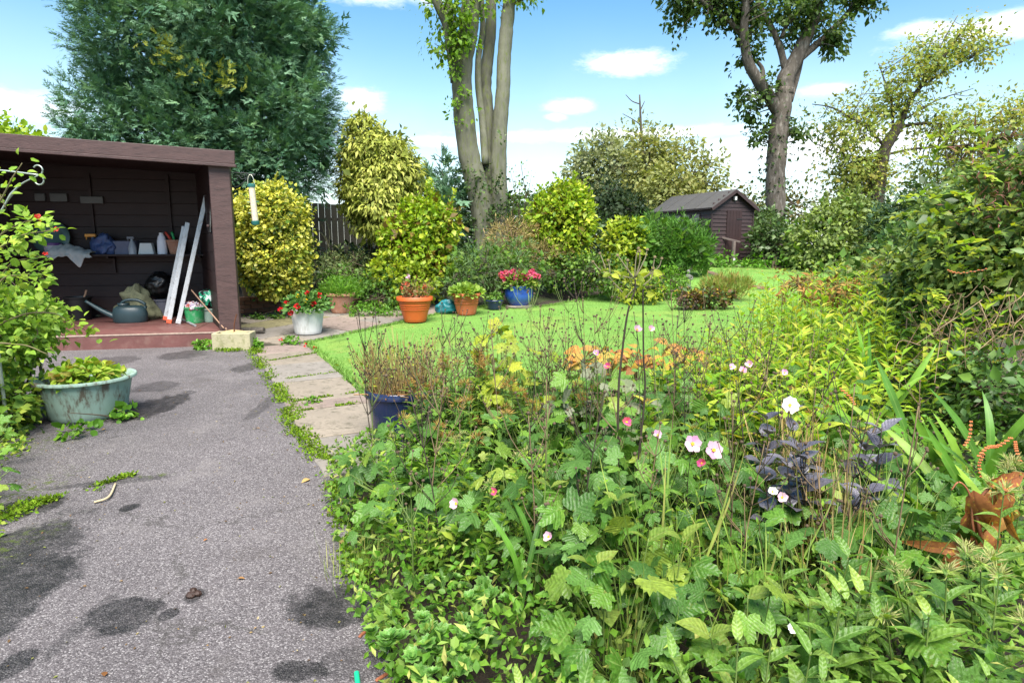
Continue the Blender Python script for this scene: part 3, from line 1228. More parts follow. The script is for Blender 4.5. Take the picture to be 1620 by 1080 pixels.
def mound(n, r, h, z0=0.0, flat=.5):
    """points and outward directions of a small leafy mound"""
    d = rand_dirs(n)
    d[:, 2] = np.abs(d[:, 2])
    k = rng.random(n) ** .4
    P = d * np.array([r, r, h]) * k[:, None]
    P[:, 2] += z0
    return P, d


G_MID = leaf_mat('leaf_mid', [(.045, .10, .015), (.07, .16, .02), (.11, .21, .03), (.16, .24, .035)], .3, .5)
G_YEL = leaf_mat('leaf_lime', [(.13, .21, .015), (.22, .31, .02), (.30, .36, .025), (.38, .38, .03)], .35, .45)
G_GREY = leaf_mat('leaf_greygreen', [(.05, .085, .03), (.09, .13, .045), (.13, .17, .06), (.17, .17, .06)], .25, .6)
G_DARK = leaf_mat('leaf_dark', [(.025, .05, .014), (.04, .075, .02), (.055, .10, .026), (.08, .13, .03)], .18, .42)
G_FRESH = leaf_mat('leaf_fresh', [(.07, .17, .015), (.10, .24, .02), (.16, .30, .03)], .35, .45)
DRYM = leaf_mat('dry_stalks', [(.20, .13, .045), (.30, .21, .08), (.38, .29, .13), (.24, .24, .07)], .15, .8, spec=.1)
STEMG = plain('stem_green', (.10, .15, .03), .6, .4, 5)
STEMD = plain('stem_dark', (.035, .025, .016), .7, .4, 8)
STEMB = plain('stem_brown', (.14, .095, .05), .8, .4, 8)
TWIG = plain('twig_brown', (.09, .065, .042), .85, .4, 8)
RED_P = leaf_mat('petal_red', [(.45, .012, .012), (.6, .02, .02), (.5, .01, .04)], .25, .5)
PINK_P = leaf_mat('petal_pink', [(.62, .06, .20), (.72, .12, .30), (.60, .08, .12), (.75, .25, .35)], .3, .5)
BLUSH_P = leaf_mat('petal_blush', [(.70, .42, .58), (.80, .55, .68), (.62, .25, .48)], .35, .5)
WHITE_P = leaf_mat('petal_white', [(.82, .82, .80), (.86, .84, .84)], .35, .5)
YEL_P = leaf_mat('petal_yellow', [(.75, .48, .02), (.8, .6, .03)], .3, .5)


def blob_flower(parent, loc, r, mat, n=26, name='flower'):
    d = rand_dirs(n, .35)
    mb = MB().leaves(ROUND, d * r * .35, frames(unit(d + rand_dirs(n) * .8), d), np.full(n, r * .9))
    return mb.build(name, mat, parent, loc=loc)


# ------------------------------------------------------------------ pots on the terrace
def stand(px, py, r):
    p = gp(px, py)
    d = Vector((p.x, p.y, 0)).normalized() * r
    return gz(p.x + d.x, p.y + d.y) + Vector((0, 0, .018))


def potted():
    terracotta = plain('terracotta', (.36, .175, .11), .8, .22, 7, bump=.2, dirt=((.45, .33, .27), .55))
    orange = plain('orange_plastic', (.52, .098, .022), .45, .12, 5, dirt=((.4, .12, .05), .4), spec=.45)
    white = plain('whitewashed_pot', (.64, .63, .61), .7, .12, 7, bump=.15, dirt=((.36, .34, .29), .5), stretch=(1, 1, .35))
    blue = plain('blue_glaze', (.02, .065, .34), .14, .45, 4, spec=.6, coat=.5, dirt=((.06, .16, .42), .4))
    teal = plain('teal_plastic', (.012, .13, .15), .4, .35, 8, bump=.5, bscale=12)

    # white pot, red geraniums and nasturtium
    L = stand(488, 533, .19)
    p = pot('white_pot', 'whitewashed tapered pot of red geraniums at the corner of the lawn', L, .185, .245, .36, white, lip=.012, liph=.035)
    P, d = mound(900, .33, .27, .33)
    P[:, :2] += rng.normal(0, .03, (900, 2))
    foliage(p, P, unit(d + rand_dirs(900) * .7), d + [0, 0, .5], rng.uniform(.04, .075, 900), ROUND, leaf_mat('leaf_geranium', [(.045, .11, .03), (.07, .17, .035), (.10, .22, .04), (.12, .20, .05)], .3))
    Lr = p.rotation_euler.z
    for (a, r, z) in ((-2.5, .28, .45), (-1.7, .30, .42), (-.9, .26, .44), (-1.1, .12, .58), (-2.0, .33, .33), (-2.6, .36, .36), (-.2, .2, .55)):
        blob_flower(p, (math.cos(a - Lr) * r, math.sin(a - Lr) * r, z), .042, RED_P, 22)
    for (a, r, z) in ((-1.9, .2, .56), (-1.3, .3, .5)):
        blob_flower(p, (math.cos(a - Lr) * r, math.sin(a - Lr) * r, z), .03, YEL_P, 14)

    # terracotta bowl pot with fern-like plant
    L = stand(540, 498, .15)
    p = pot('terracotta_pot', 'wide pale terracotta pot with feathery green plant by the bed edge', L, .16, .25, .345, terracotta, lip=.02, liph=.05)
    P, d = mound(1500, .40, .34, .30)
    foliage(p, P, unit(d + rand_dirs(1500) * .6 + [0, 0, .4]), d, rng.uniform(.04, .08, 1500), LN4, G_FRESH)

    # big ribbed orange pot with a straggling plant
    L = stand(657, 513, .17)
    p = pot('orange_pot', 'large ribbed orange plastic pot with straggling pink-flowered plant on the paving', L, .175, .29, .40, orange, lip=.028, liph=.062, rings=(.58, .68, .79))
    mb = MB()
    tips = []
    for k in range(34):
        a, r = rng.uniform(0, 6.28), rng.uniform(.03, .2)
        b = np.array([math.cos(a) * r, math.sin(a) * r, .33])
        e = b + np.array([math.cos(a) * rng.uniform(.02, .22), math.sin(a) * rng.uniform(.02, .22), rng.uniform(.15, .38)])
        mb.tube(spline([b, (b + e) / 2 + rng.normal(0, .02, 3), e], 3), np.linspace(.004, .002, 7), 4)
        tips += [b + (e - b) * t + rng.normal(0, .02, 3) for t in rng.uniform(.3, 1, 9)]
    mb.build('stem', STEMB, p)
    T = np.array(tips)
    n = len(T)
    foliage(p, T, rand_dirs(n, .3), rand_dirs(n, 1), rng.uniform(.03, .06, n), OVATE, leaf_mat('leaf_reddish', [(.10, .14, .03), (.20, .12, .05), (.26, .08, .04), (.16, .20, .05)], .3))
    blob_flower(p, (-.1 * math.cos(p.rotation_euler.z), .1 * math.sin(p.rotation_euler.z), .72), .04, BLUSH_P, 12)
    for k in range(4):
        blob_flower(p, tuple(T[rng.integers(n)] + [0, 0, .05]), .045, leaf_mat('petal_rust', [(.42, .06, .03), (.5, .1, .05)], .25), 12)

    # second orange pot
    L = stand(738, 501, .15)
    p = pot('orange_pot', 'smaller terracotta-orange pot of pale green leaves behind the foreground stems', L, .16, .25, .37, plain('orange_clay', (.46, .11, .045), .6, .15, 6, dirt=((.4, .2, .13), .4)), lip=.02, liph=.05, rings=(.6, .75))
    P, d = mound(520, .29, .18, .32)
    foliage(p, P, unit(d + rand_dirs(520) * .5), d + [0, 0, .8], rng.uniform(.06, .10, 520), ROUND, leaf_mat('leaf_palegreen', [(.16, .27, .04), (.24, .36, .06), (.32, .42, .08)], .35))

    # blue glazed pot, pink geraniums, on a flat stone
    L = stand(821, 488, .15)
    MBs = MB().lathe([(.001, 0), (.24, 0), (.25, .02), (.24, .045), (.001, .05)], 14, wob=.12)
    s = MBs.build('flat_stone', plain('garden_stone', (.22, .19, .15), .9, .3, 6, bump=.5), smooth=40)
    s.location = L - Vector((0, 0, .02))
    tag(s, 'flat grey stone under the blue glazed pot', 'stone')
    p = pot('blue_pot', 'round cobalt blue glazed pot with pink geraniums on the lawn edge', L + Vector((0, 0, .03)), .17, .262, .36, blue, lip=.012, liph=.05, belly=.055)
    P, d = mound(1000, .36, .30, .32)
    foliage(p, P, unit(d + rand_dirs(1000) * .6), d + [0, 0, .6], rng.uniform(.05, .085, 1000), ROUND, leaf_mat('leaf_pelargonium', [(.08, .15, .03), (.13, .22, .035), (.20, .28, .05), (.25, .25, .05)], .3))
    Lr = p.rotation_euler.z
    for (x, z, y) in ((-.33, .56, -.1), (-.24, .59, -.12), (-.17, .58, -.14), (-.10, .61, -.1), (-.06, .52, -.2), (.02, .60, 0), (.12, .51, -.2), (.21, .58, -.1), (.28, .55, -.12), (.34, .52, -.06), (.25, .61, 0), (-.30, .50, -.16), (.10, .56, -.15)):
        q = Matrix.Rotation(-Lr, 3, 'Z') @ Vector((x, y, z))
        blob_flower(p, q, .062, PINK_P, 30)

    # low dark blue pot next to it
    L = stand(782, 492, .12)
    p = pot('small_pot', 'low dark navy glazed pot between the orange pot and the blue pot', L, .12, .17, .17, plain('navy_glaze', (.012, .018, .06), .2, .3, 5, coat=.4), lip=.01, liph=.03)
    P, d = mound(220, .16, .16, .15)
    foliage(p, P, unit(d + rand_dirs(220)), d, rng.uniform(.04, .07, 220), OVATE, G_MID)

    # crumpled teal bag
    L = stand(706, 498, .12)
    mb = MB().crumple([(.001, 0), (.15, .0), (.19, .05), (.175, .11), (.12, .17), (.05, .20), (.001, .205)], amp=.04, freq=8, seed=7, sy=.75)
    o = mb.build('plastic_sack', teal, smooth=True)
    o.location = L
    tag(o, 'crumpled teal plastic sack lying beside the orange pots', 'sack')

    # foreground navy pot with dead stalks: see planting
    # wide green tub
    L = gp(132, 672) + Vector((-.11, .23, .012))
    tubm = plain('green_tub_plastic', (.25, .35, .29), .6, .2, 3.5, dirt=((.105, .088, .062), 1.7), stretch=(1, 1, .3), spec=.35, bump=.1)
    tub = pot('plastic_tub', 'wide faded green plastic tub with strawberry-like leaves on the asphalt', L, .265, .355, .315, tubm, lip=.035, liph=.026, wall=.03, k=56)
    n = 330
    P, d = mound(n, .25, .14, .285)
    P[:, 0] += .05
    foliage(tub, P, unit(d + rand_dirs(n) * .7), d + [0, 0, .6], rng.uniform(.05, .085, n), OVATE_B, leaf_mat('leaf_strawberry', [(.15, .29, .025), (.22, .38, .035), (.30, .43, .045), (.38, .44, .05), (.20, .34, .03), (.36, .22, .07)], .35), smooth=True)
    return tub


potted()


def flower_wall_etc():
    # low brick edging behind the white pot
    root = thing('brick_edging', 'low brick edging wall under the golden variegated bush', 'wall', gp(384, 497), 0)
    A, B = gp(384, 496), gp(452, 490)
    d = (B - A)
    ang = math.atan2(d.y, d.x)
    root.location = A
    root.rotation_euler = (0, 0, ang)
    bm = plain('edging_brick', (.23, .11, .075), .85, .3, 6, bump=.4, dirt=((.09, .09, .05), .6))
    L = d.length + .6
    me = MB().box((0, 0, 0), (.205, .10, .062)).mesh('brick', bm)
    for r in range(4):
        k = 0
        x = -.3 + (.107 if r % 2 else 0)
        while x < L:
            o = obj('brick', me, root, bevel=.004, loc=(x, rng.normal(0, .003), .04 + r * .072))
            o.rotation_euler = (0, 0, rng.normal(0, .01))
            x += .215
    MB().box((L / 2 - .2, .012, .12), (L, .07, .3)).build('mortar', plain('mortar', (.14, .12, .10), .95, .3, 12), root)
    # leaning stone by the bush
    o = MB().box((0, 0, .14), (.13, .07, .28), taper=(.75, .8)).build('leaning_stone', MATS['garden_stone'], bevel=.02)
    o.location = gp(396, 470) + Vector((0, 0, .2))
    o.location = at(393, 475, A.y + .12)
    o.rotation_euler = (R(8), R(-14), .3)
    tag(o, 'pale upright stone leaning at the foot of the golden bush', 'stone')
    # low edging of the bed behind the orange pot
    root = thing('bed_edging', 'low brick bed edging behind the large orange pot', 'wall', gp(570, 490), 0)
    A, B = gp(552, 492), gp(640, 482)
    d = B - A
    root.location = A
    root.rotation_euler = (0, 0, math.atan2(d.y, d.x))
    for r in range(3):
        x = (.1 if r % 2 else 0)
        while x < d.length + .5:
            obj('brick', me, root, bevel=.004, loc=(x, rng.normal(0, .004), .04 + r * .07)).rotation_euler = (0, 0, rng.normal(0, .02))
            x += .215

    # concrete trough at the foot of the post
    c = gp(363, 556) + Vector((0, .16, 0))
    root = thing('stone_trough', 'mossy concrete block trough at the foot of the shelter post', 'trough', c, R(6))
    con = plain('old_concrete', (.30, .27, .17), .9, .25, 5, bump=.5, dirt=((.12, .13, .04), .7))
    L, Wd, H = .47, .26, .225
    mb = MB().box((0, -Wd / 2 + .02, H / 2), (L, .04, H)).box((0, Wd / 2 - .02, H / 2), (L, .04, H))
    mb.box((-L / 2 + .02, 0, H / 2), (.04, Wd - .08, H)).box((L / 2 - .02, 0, H / 2), (.04, Wd - .08, H)).box((0, 0, .05), (L - .08, Wd - .08, .1))
    mb.build('trough_body', con, root, bevel=.008)
    MB().lathe([(.001, .26), (.12, .24), (.2, .2), (.21, .17)], 16, sy=.45, wob=.15).build('pebbly_fill', plain('sandy_fill', (.33, .24, .12), .9, .35, 12, bump=.5), root, smooth=True)
    MB().tube(spline([(.02, -.05, .2), (.03, -.05, .34), (.06, -.03, .46)], 5), .008, 6).build('rusty_rod', plain('rust', (.10, .035, .015), .9, .4, 20), root)
    # short log
    o = MB().tube(spline([(-.17, 0, 0), (0, .015, .005), (.17, 0, .01)], 5), [.045, .05, .052, .05, .047, .05, .053, .05, .05, .048, .044][:11], 10).build('short_log', plain('log_bark', (.10, .085, .07), .95, .5, 14, bump=.9, bscale=30, dirt=((.30, .27, .23), .5)), smooth=50)
    o.location = gp(397, 531) + Vector((0, .05, .06))
    o.rotation_euler = (0, 0, R(4))
    tag(o, 'short barky log lying on the paving beside the trough', 'log')

    # weathered stump
    L = stand(700, 480, .0) + Vector((0, .35, -.03))
    root = thing('tree_stump', 'pale weathered branched stump standing in the bed behind the pots', 'stump', L)
    bk = plain('bleached_wood', (.27, .23, .17), .9, .35, 6, bump=.7, stretch=(1, 1, .25), dirt=((.07, .06, .045), .6))
    MB().tube(spline([(-.05, 0, -.05), (-.06, 0, .25), (-.09, 0, .55)], 5), np.linspace(.10, .055, 11), 10).build('trunk', bk, root, smooth=True)
    MB().tube(spline([(.07, .02, -.05), (.09, 0, .2), (.14, .02, .42)], 5), np.linspace(.085, .04, 11), 10).build('side_stem', bk, root, smooth=True)
    MB().tube(spline([(-.02, .06, 0), (.01, .05, .25), (.02, .08, .5)], 5), np.linspace(.06, .03, 11), 9).build('side_stem', bk, root, smooth=True)

    # statue on the lawn bank
    L = gp(1088, 457)
    root = thing('garden_statue', 'small weathered grey stone figurine standing on the grassy bank', 'statue', L)
    st = plain('statue_stone', (.13, .125, .11), .9, .45, 14, bump=.6, dirt=((.04, .045, .03), .6))
    H = (457 - 427) / 1000 * L.y
    k = H / .4
    body = [(.001, 0), (.085, 0), (.085, .025), (.07, .03), (.062, .06), (.068, .1), (.06, .15), (.052, .19), (.062, .23), (.07, .27), (.055, .295), (.025, .305), (.022, .318)]
    MB().lathe([(r * k, z * k) for r, z in body], 16, sx=.95, sy=.7, wob=.1).build('body', st, root, smooth=True)
    MB().lathe([(.001 * k, .31 * k), (.028 * k, .318 * k), (.038 * k, .345 * k), (.034 * k, .375 * k), (.02 * k, .395 * k), (.001, .4 * k)], 14, wob=.06).build('head', st, root, smooth=True)
    for s in (-1, 1):
        MB().tube(spline([(s * .06 * k, 0, .275 * k), (s * .085 * k, -.02 * k, .22 * k), (s * .04 * k, -.055 * k, .19 * k)], 5), .018 * k, 8).build('arm', st, root, smooth=True)
    # tapered post-like edging board near the shed
    for i, (px, py, w, h, lb) in enumerate(((1161, 414, .05, .2, 'short white marker peg standing in the weeds before the shed'),)):
        o = MB().box((0, 0, h / 2), (w, .03, h)).build('marker_peg', plain('white_peg', (.6, .6, .58), .6, .1), bevel=.004)
        o.location = gp(px, py + 6)
        tag(o, lb, 'peg')


flower_wall_etc()


# ------------------------------------------------------------------ things kept in the shelter
def bucket(name, label, loc, rb, rt, h, mat, handle=True):
    root = thing(name, label, 'bucket', loc, rng.uniform(-.3, .3))
    MB().lathe([(.001, 0), (rb, 0), (rb + .003, .01), (rt - .012, h - .03), (rt, h - .025), (rt + .004, h - .004), (rt, h), (rt - .012, h - .002), (rb - .008, .02), (.001, .02)], 32).build('bucket_body', mat, root, smooth=40)
    if handle:
        a = np.linspace(0, math.pi, 15)
        pts = np.stack([np.cos(a) * (rt + .006), -np.sin(a) * rt * .75, h - .04 - np.sin(a) * h * .38], -1)
        MB().tube(pts, .005, 6).build('handle', plain('handle_wire', (.03, .03, .03), .4, .2, metal=.3), root, smooth=True)
    return root


def floor_at(px, py):
    x, y = SF(px, py, FLZ)
    return x, y, SW(x, y, FLZ + .004)


def shelter_things():
    black = plain('black_plastic', (.012, .012, .013), .45, .25, 6)
    grey = plain('grey_plastic', (.13, .125, .15), .45, .2, 6)
    green = plain('green_bucket_plastic', (.03, .27, .09), .35, .2, 5, dirt=((.35, .42, .36), .45))
    pgreen = plain('pale_green_plastic', (.22, .30, .25), .45, .2, 5)
    x, y, L = floor_at(119, 508)
    bucket('black_bucket', 'black bucket with a stick in it at the left of the shelter floor', SW(x, y + .17, FLZ + .004), .135, .185, .35, black, False)
    o = MB().tube([(0, 0, 0), (.16, .02, .42)], .014, 8).build('short_stick', plain('stick_wood', (.25, .15, .10), .8, .3, 8))
    o.location = SW(x - .03, y + .17, FLZ + .03)
    tag(o, 'short wooden stick standing in the black bucket', 'stick')
    x, y, L = floor_at(257, 504)
    gb = bucket('grey_bucket', 'grey plastic bucket behind the leaning ladder', SW(x, y + .13, FLZ + .004), .105, .145, .29, grey)
    # black bag on the grey bucket
    sx, sz = SH(252, 450, y + .16)
    mb = MB().crumple([(.001, -.19), (.09, -.18), (.16, -.12), (.19, -.03), (.18, .06), (.12, .14), (.05, .19), (.001, .20)], amp=.028, freq=8, seed=1)
    o = mb.build('black_sack', plain('black_bag', (.008, .008, .008), .35, .3, 9, bump=.5, bscale=9), smooth=True)
    o.location = SW(sx, y + .18, sz)
    tag(o, 'stuffed round black plastic sack resting on the grey bucket', 'sack')
    x, y, L = floor_at(305, 512)
    bucket('green_bucket', 'bright green bucket of garden waste at the right of the shelter', SW(x, y + .13, FLZ + .004), .115, .155, .235, green, False)
    bucket('pale_bucket', 'pale green tub tucked against the bright green bucket', SW(x + .19, y + .22, FLZ + .004), .1, .13, .2, pgreen, False)
    # bag stuffed in the buckets
    bagm, w, b = new_mat('printed_bag')
    P = w.new('ShaderNodeTexCoord').outputs['Object']
    c = w.ramp(w.noise(P, 9, 3, .6), [(.36, (.01, .012, .012)), (.44, (.02, .30, .16)), (.54, (.62, .68, .66)), (.66, (.25, .5, .42))], 'CONSTANT')
    w.l.new(c, b.inputs['Base Color'])
    b.inputs['Roughness'].default_value = .3
    o = MB().crumple([(.001, -.12), (.08, -.11), (.12, -.02), (.11, .08), (.06, .13), (.001, .14)], amp=.035, freq=11, seed=5, sy=.8).build('printed_bag', bagm, smooth=True)
    sx, sz = SH(330, 474, y + .26)
    o.location = SW(sx, y + .26, sz)
    tag(o, 'green and white plastic bag stuffed in the tub by the post', 'bag')
    m2, w, b = new_mat('torn_packets')
    P = w.new('ShaderNodeTexCoord').outputs['Object']
    c = w.ramp(w.noise(P, 16, 3, .6), [(.35, (.30, .06, .05)), (.45, (.5, .48, .5)), (.55, (.12, .05, .16)), (.62, (.45, .35, .3))], 'CONSTANT')
    w.l.new(c, b.inputs['Base Color'])
    o = MB().crumple([(.001, .06), (.06, .06), (.11, .02), (.145, -.03), (.13, -.06), (.001, -.07)], amp=.04, freq=14, seed=6).build('crumpled_packets', m2, smooth=True)
    o.location = SW(x, y + .13, FLZ + .24)
    tag(o, 'crumpled seed packets heaped in the bright green bucket', 'packets')
    # sticks and rod
    for (p1, p2, yl, r, nm, lb) in (((303, 459), (354, 519), None, .009, 'cane', 'thin brown cane leaning over the green bucket to the step'), ((350, 501), (358, 521), None, .012, 'short_cane', 'short thick cane end against the shelter post')):
        x1, z1 = SH(*p1, 1.0)
        x2, z2 = SH(*p2, -.06)
        a, b_ = SW(x1, 1.0, z1), SW(x2, -.06, max(z2, .205))
        o = MB().tube([(0, 0, 0), tuple(b_ - a)], r, 8).build(nm, MATS['stick_wood'])
        o.location = a
        tag(o, lb, 'cane')
    a, b_ = floor_at(286, 506)[2], floor_at(309, 517)[2]
    o = MB().tube([(0, 0, 0), tuple(b_ - a)], .017, 10).build('metal_tube', plain('dull_aluminium', (.42, .43, .44), .4, .2, 6, metal=.6))
    o.location = a + Vector((0, 0, .016))
    tag(o, 'short grey metal tube lying on the shelter floor', 'tube')

    # aluminium ladder, folded, three stiles and rungs
    alu = plain('worn_aluminium', (.55, .56, .57), .5, .15, 12, metal=.35, dirt=((.30, .24, .20), .5), stretch=(1, 1, .5))
    org = plain('orange_foot', (.62, .11, .05), .5, .15)
    rails = []
    root = thing('folded_ladder', 'folded aluminium ladder with orange feet leaning in the shelter', 'ladder', floor_at(279, 512)[2])
    M = root.location
    for (p1, p2, y1, y2, w_) in (((282, 512), (327, 307), .95, 1.05, .078), ((267, 511), (297, 352), 1.02, 1.10, .07), ((262, 506), (292, 358), 1.22, 1.20, .06)):
        x1, z1 = SH(*p1, y1)
        x2, z2 = SH(*p2, y2)
        a, b_ = SW(x1, y1, max(z1, FLZ + .005)) - M, SW(x2, y2, z2) - M
        dv = (b_ - a)
        q = dv.to_track_quat('Z', 'Y').to_matrix().to_4x4()
        mid = (a + b_) / 2
        o = MB().box((0, 0, 0), (w_, .06, dv.length)).build('stile', alu, root, bevel=.006)
        o.matrix_basis = Matrix.Translation(mid) @ Matrix(q)
        rails.append((a, b_))
        ft = MB().box((0, 0, 0), (w_ + .008, .068, .06)).build('ladder_foot', org if p1[0] < 280 else alu, root, bevel=.006)
        ft.matrix_basis = Matrix.Translation(a + dv.normalized() * .03) @ Matrix(q)
    for k in range(6):
        t = .1 + k * .15
        a = rails[2][0].lerp(rails[2][1], t)
        b_ = rails[1][0].lerp(rails[1][1], t)
        MB().tube([tuple(a), tuple(b_)], .012, 8).build('rung', alu, root, smooth=True)
    # watering can
    x, y, L = floor_at(203, 511)
    root = thing('watering_can', 'dark green plastic watering can, spout to the left, on the shelter floor', 'watering can', SW(x, y + .1, FLZ + .004), SA)
    root.scale = (1.25, 1.25, 1.2)
    wc = plain('can_plastic', (.022, .045, .052), .4, .3, 6, spec=.5)
    MB().lathe([(.001, 0), (.155, 0), (.165, .015), (.17, .1), (.155, .17), (.12, .2), (.07, .205), (.001, .205)], 28, sx=1.12, sy=.62).build('can_body', wc, root, smooth=45)
    sp = spline([(-.13, 0, .05), (-.28, -.01, .14), (-.45, -.02, .27)], 6)
    MB().tube(sp, np.linspace(.04, .016, len(sp)), 12).build('spout', wc, root, smooth=True)
    hp = spline([(.15, 0, .12), (.17, 0, .21), (.08, 0, .27), (-.05, 0, .26), (-.11, 0, .17), (-.12, 0, .12)], 5)
    MB().tube(hp, .019, 10).build('handle', wc, root, smooth=True)
    MB().lathe([(.06, .195), (.065, .235), (.055, .235), (.05, .2)], 18, c=(-.06, 0, 0), closed=True).build('filler_neck', wc, root, smooth=True)
    # sacking heap
    x, y, L = floor_at(215, 505)
    mb = MB().crumple([(.001, 0), (.30, 0), (.34, .05), (.32, .14), (.26, .25), (.20, .38), (.12, .47), (.05, .51), (.001, .515)], 60, 36, .075, 5.5, 2, sy=.6)
    o = mb.build('canvas_heap', plain('olive_canvas', (.19, .19, .11), .9, .3, 5, bump=.9, bscale=7, dirt=((.05, .05, .03), .6)), smooth=True)
    o.location = SW(SH(216, 480, 1.72)[0], 1.72, FLZ)
    tag(o, 'crumpled olive canvas sheet heaped behind the watering can', 'canvas')
    x, y, L = floor_at(150, 503)
    o = MB().crumple([(.001, 0), (.19, 0), (.21, .03), (.14, .09), (.001, .11)], amp=.035, freq=9, seed=3, sy=.6).build('flattened_bag', plain('brown_bag', (.10, .095, .055), .85, .4, 8, bump=.8, bscale=9), smooth=True)
    o.location = SW(x, y + .25, FLZ)
    tag(o, 'flattened dark bag under the spout of the watering can', 'bag')

    # shelf things
    D = DEP - .2

    def on_shelf(px, dy=0.0):
        return SW(SH(px, 398, D + dy)[0], D + dy, SHELF_Z)
    o = on_shelf(165)
    blue = plain('blue_bag_plastic', (.045, .07, .17), .45, .4, 12, bump=.8, bscale=14)
    b = MB().crumple([(.001, 0), (.12, 0), (.17, .05), (.165, .15), (.11, .24), (.06, .30), (.001, .31)], amp=.045, freq=9, seed=4, sy=.7).build('blue_bag', blue, smooth=True)
    b.location = o
    tag(b, 'crumpled dark blue plastic bag on the shelf', 'bag')
    r = thing('trigger_bottle', 'spray bottle with orange trigger behind the blue bag on the shelf', 'bottle', on_shelf(149, .06), SA)
    MB().lathe([(.001, 0), (.05, 0), (.05, .18), (.02, .24), (.018, .26), (.001, .26)], 18).build('bottle_body', plain('dim_blue', (.04, .06, .12), .4), r, smooth=40)
    MB().box((-.03, 0, .285), (.15, .035, .045)).box((-.09, 0, .25), (.015, .02, .06)).build('trigger', plain('amber_plastic', (.60, .24, .03), .4), r, bevel=.006)
    r = thing('grey_crate', 'low grey-blue plastic crate in the middle of the shelf', 'crate', on_shelf(198, .05), SA)
    cm = plain('crate_plastic', (.10, .105, .17), .5)
    MB().box((0, -.09, .1), (.36, .012, .2)).box((0, .09, .1), (.36, .012, .2)).box((-.175, 0, .1), (.012, .168, .2)).box((.175, 0, .1), (.012, .168, .2)).box((0, 0, .008), (.338, .168, .012)).build('crate_body', cm, r, bevel=.003)
    r = thing('spray_bottle', 'grey spray bottle in front of the crate on the shelf', 'bottle', on_shelf(210, -.08), SA)
    MB().lathe([(.001, 0), (.055, 0), (.058, .1), (.035, .17), (.018, .2), (.016, .23), (.001, .23)], 18).build('bottle_body', plain('cloudy_plastic', (.36, .38, .42), .35), r, smooth=40)
    MB().box((-.015, 0, .25), (.1, .03, .035)).box((-.05, 0, .225), (.012, .02, .05)).build('trigger', plain('grey_trigger', (.16, .17, .2), .4), r, bevel=.005)
    r = thing('white_carton', 'white sloping-sided carton on the shelf', 'carton', on_shelf(233, -.02), SA)
    wp = plain('white_card', (.62, .63, .62), .6, .08)
    MB().box((0, 0, .085), (.22, .14, .17), taper=(.72, .8)).build('carton_body', wp, r, bevel=.006)
    MB().box((.01, -.0685, .1), (.07, .003, .02), taper=(1, 1)).build('printed_strip', plain('dark_print', (.05, .05, .06), .6), r).rotation_euler = (R(-5), 0, 0)
    r = thing('white_bottle', 'tall white plastic bottle on the shelf beside the ladder', 'bottle', on_shelf(257, -.04), SA)
    MB().lathe([(.001, 0), (.068, 0), (.072, .02), (.066, .2), (.05, .27), (.03, .3), (.001, .305)], 20, sx=1, sy=.7).build('bottle_body', plain('milky_white', (.75, .74, .80), .4, .05), r, smooth=40)
    MB().lathe([(.03, .295), (.03, .325), (.001, .33)], 14).build('cap', plain('white_cap', (.7, .7, .72), .4, .05), r, smooth=40)
    p = pot('terracotta_pot', 'terracotta pot holding hand tools at the right end of the shelf', on_shelf(279, -.02), .09, .135, .22, MATS['terracotta'], lip=.014, liph=.04)
    for (dx, a, m, nm, lb) in ((-.05, -.35, plain('red_handle', (.6, .05, .02), .4), 'hand_trowel', 'red-handled hand tool in the shelf pot'), (.0, .3, plain('green_handle', (.02, .35, .10), .4), 'hand_fork', 'green-handled hand tool in the shelf pot')):
        r = thing(nm, lb, 'hand tool', on_shelf(277, -.02) + Vector((dx, 0, .1)))
        hd = MB().tube(spline([(0, 0, .12), (dx * .6 - .01, 0, .18), (dx - .03, 0, .24)], 4), [.016, .018, .02, .018, .017, .018, .02, .022, .014], 10).build('handle', m, r, smooth=True)
        MB().tube([(0, 0, -.04), (0, 0, .12)], .006, 8).build('shaft', plain('tool_steel', (.3, .3, .3), .4, .1, metal=.7), r)
    # cloth hanging over the shelf edge
    n, m_ = 26, 22
    u, v = np.meshgrid(np.linspace(0, 1, n), np.linspace(0, 1, m_), indexing='ij')
    x0 = SH(76, 398, D - .15)[0]
    x1 = SH(146, 398, D - .15)[0]
    X = x0 + (x1 - x0) * u + .02 * np.sin(v * 9)
    over = np.clip((v - .55) / .45, 0, 1)
    drop = over * (.05 + .15 * np.exp(-((u - .72) / .13) ** 2) + .02 * np.sin(u * 13))
    Yl = D + .12 - .34 * np.minimum(v / .55, 1) - .02 * over + .012 * np.sin(u * 28)
    Z = SHELF_Z + .012 + .13 * np.sin(np.clip(v / .6, 0, 1) * math.pi) * (.55 + .45 * np.sin(u * 4 + .4)) + .014 * np.sin(u * 31 + v * 7) + .008 * np.sin(v * 24 + 4 * u) - drop
    W = np.array([tuple(SW(a, b, c)) for a, b, c in zip(X.ravel(), Yl.ravel(), Z.ravel())])
    i, j = np.meshgrid(np.arange(n - 1), np.arange(m_ - 1), indexing='ij')
    q = np.stack([i * m_ + j, (i + 1) * m_ + j, (i + 1) * m_ + j + 1, i * m_ + j + 1], -1).reshape(-1, 4)
    o = MB().add(W, [q]).build('grey_cloth', plain('grey_cotton', (.40, .39, .37), .95, .2, 14, bump=.3, bscale=60), smooth=True)
    s = o.modifiers.new('thick', 'SOLIDIFY')
    s.thickness = .006
    tag(o, 'pale grey cloth draped over the left end of the shelf', 'cloth')
    # clear green cover and purple tub behind the roses
    o = MB().lathe([(.001, -.03), (.16, -.025), (.25, .0), (.26, .02), (.25, .03), (.16, .012), (.001, .01)], 36).build('plastic_cover', plain('green_tinted_lid', (.05, .09, .075), .3, .3, 5), smooth=True)
    sx, sz = SH(82, 378, D + .1)
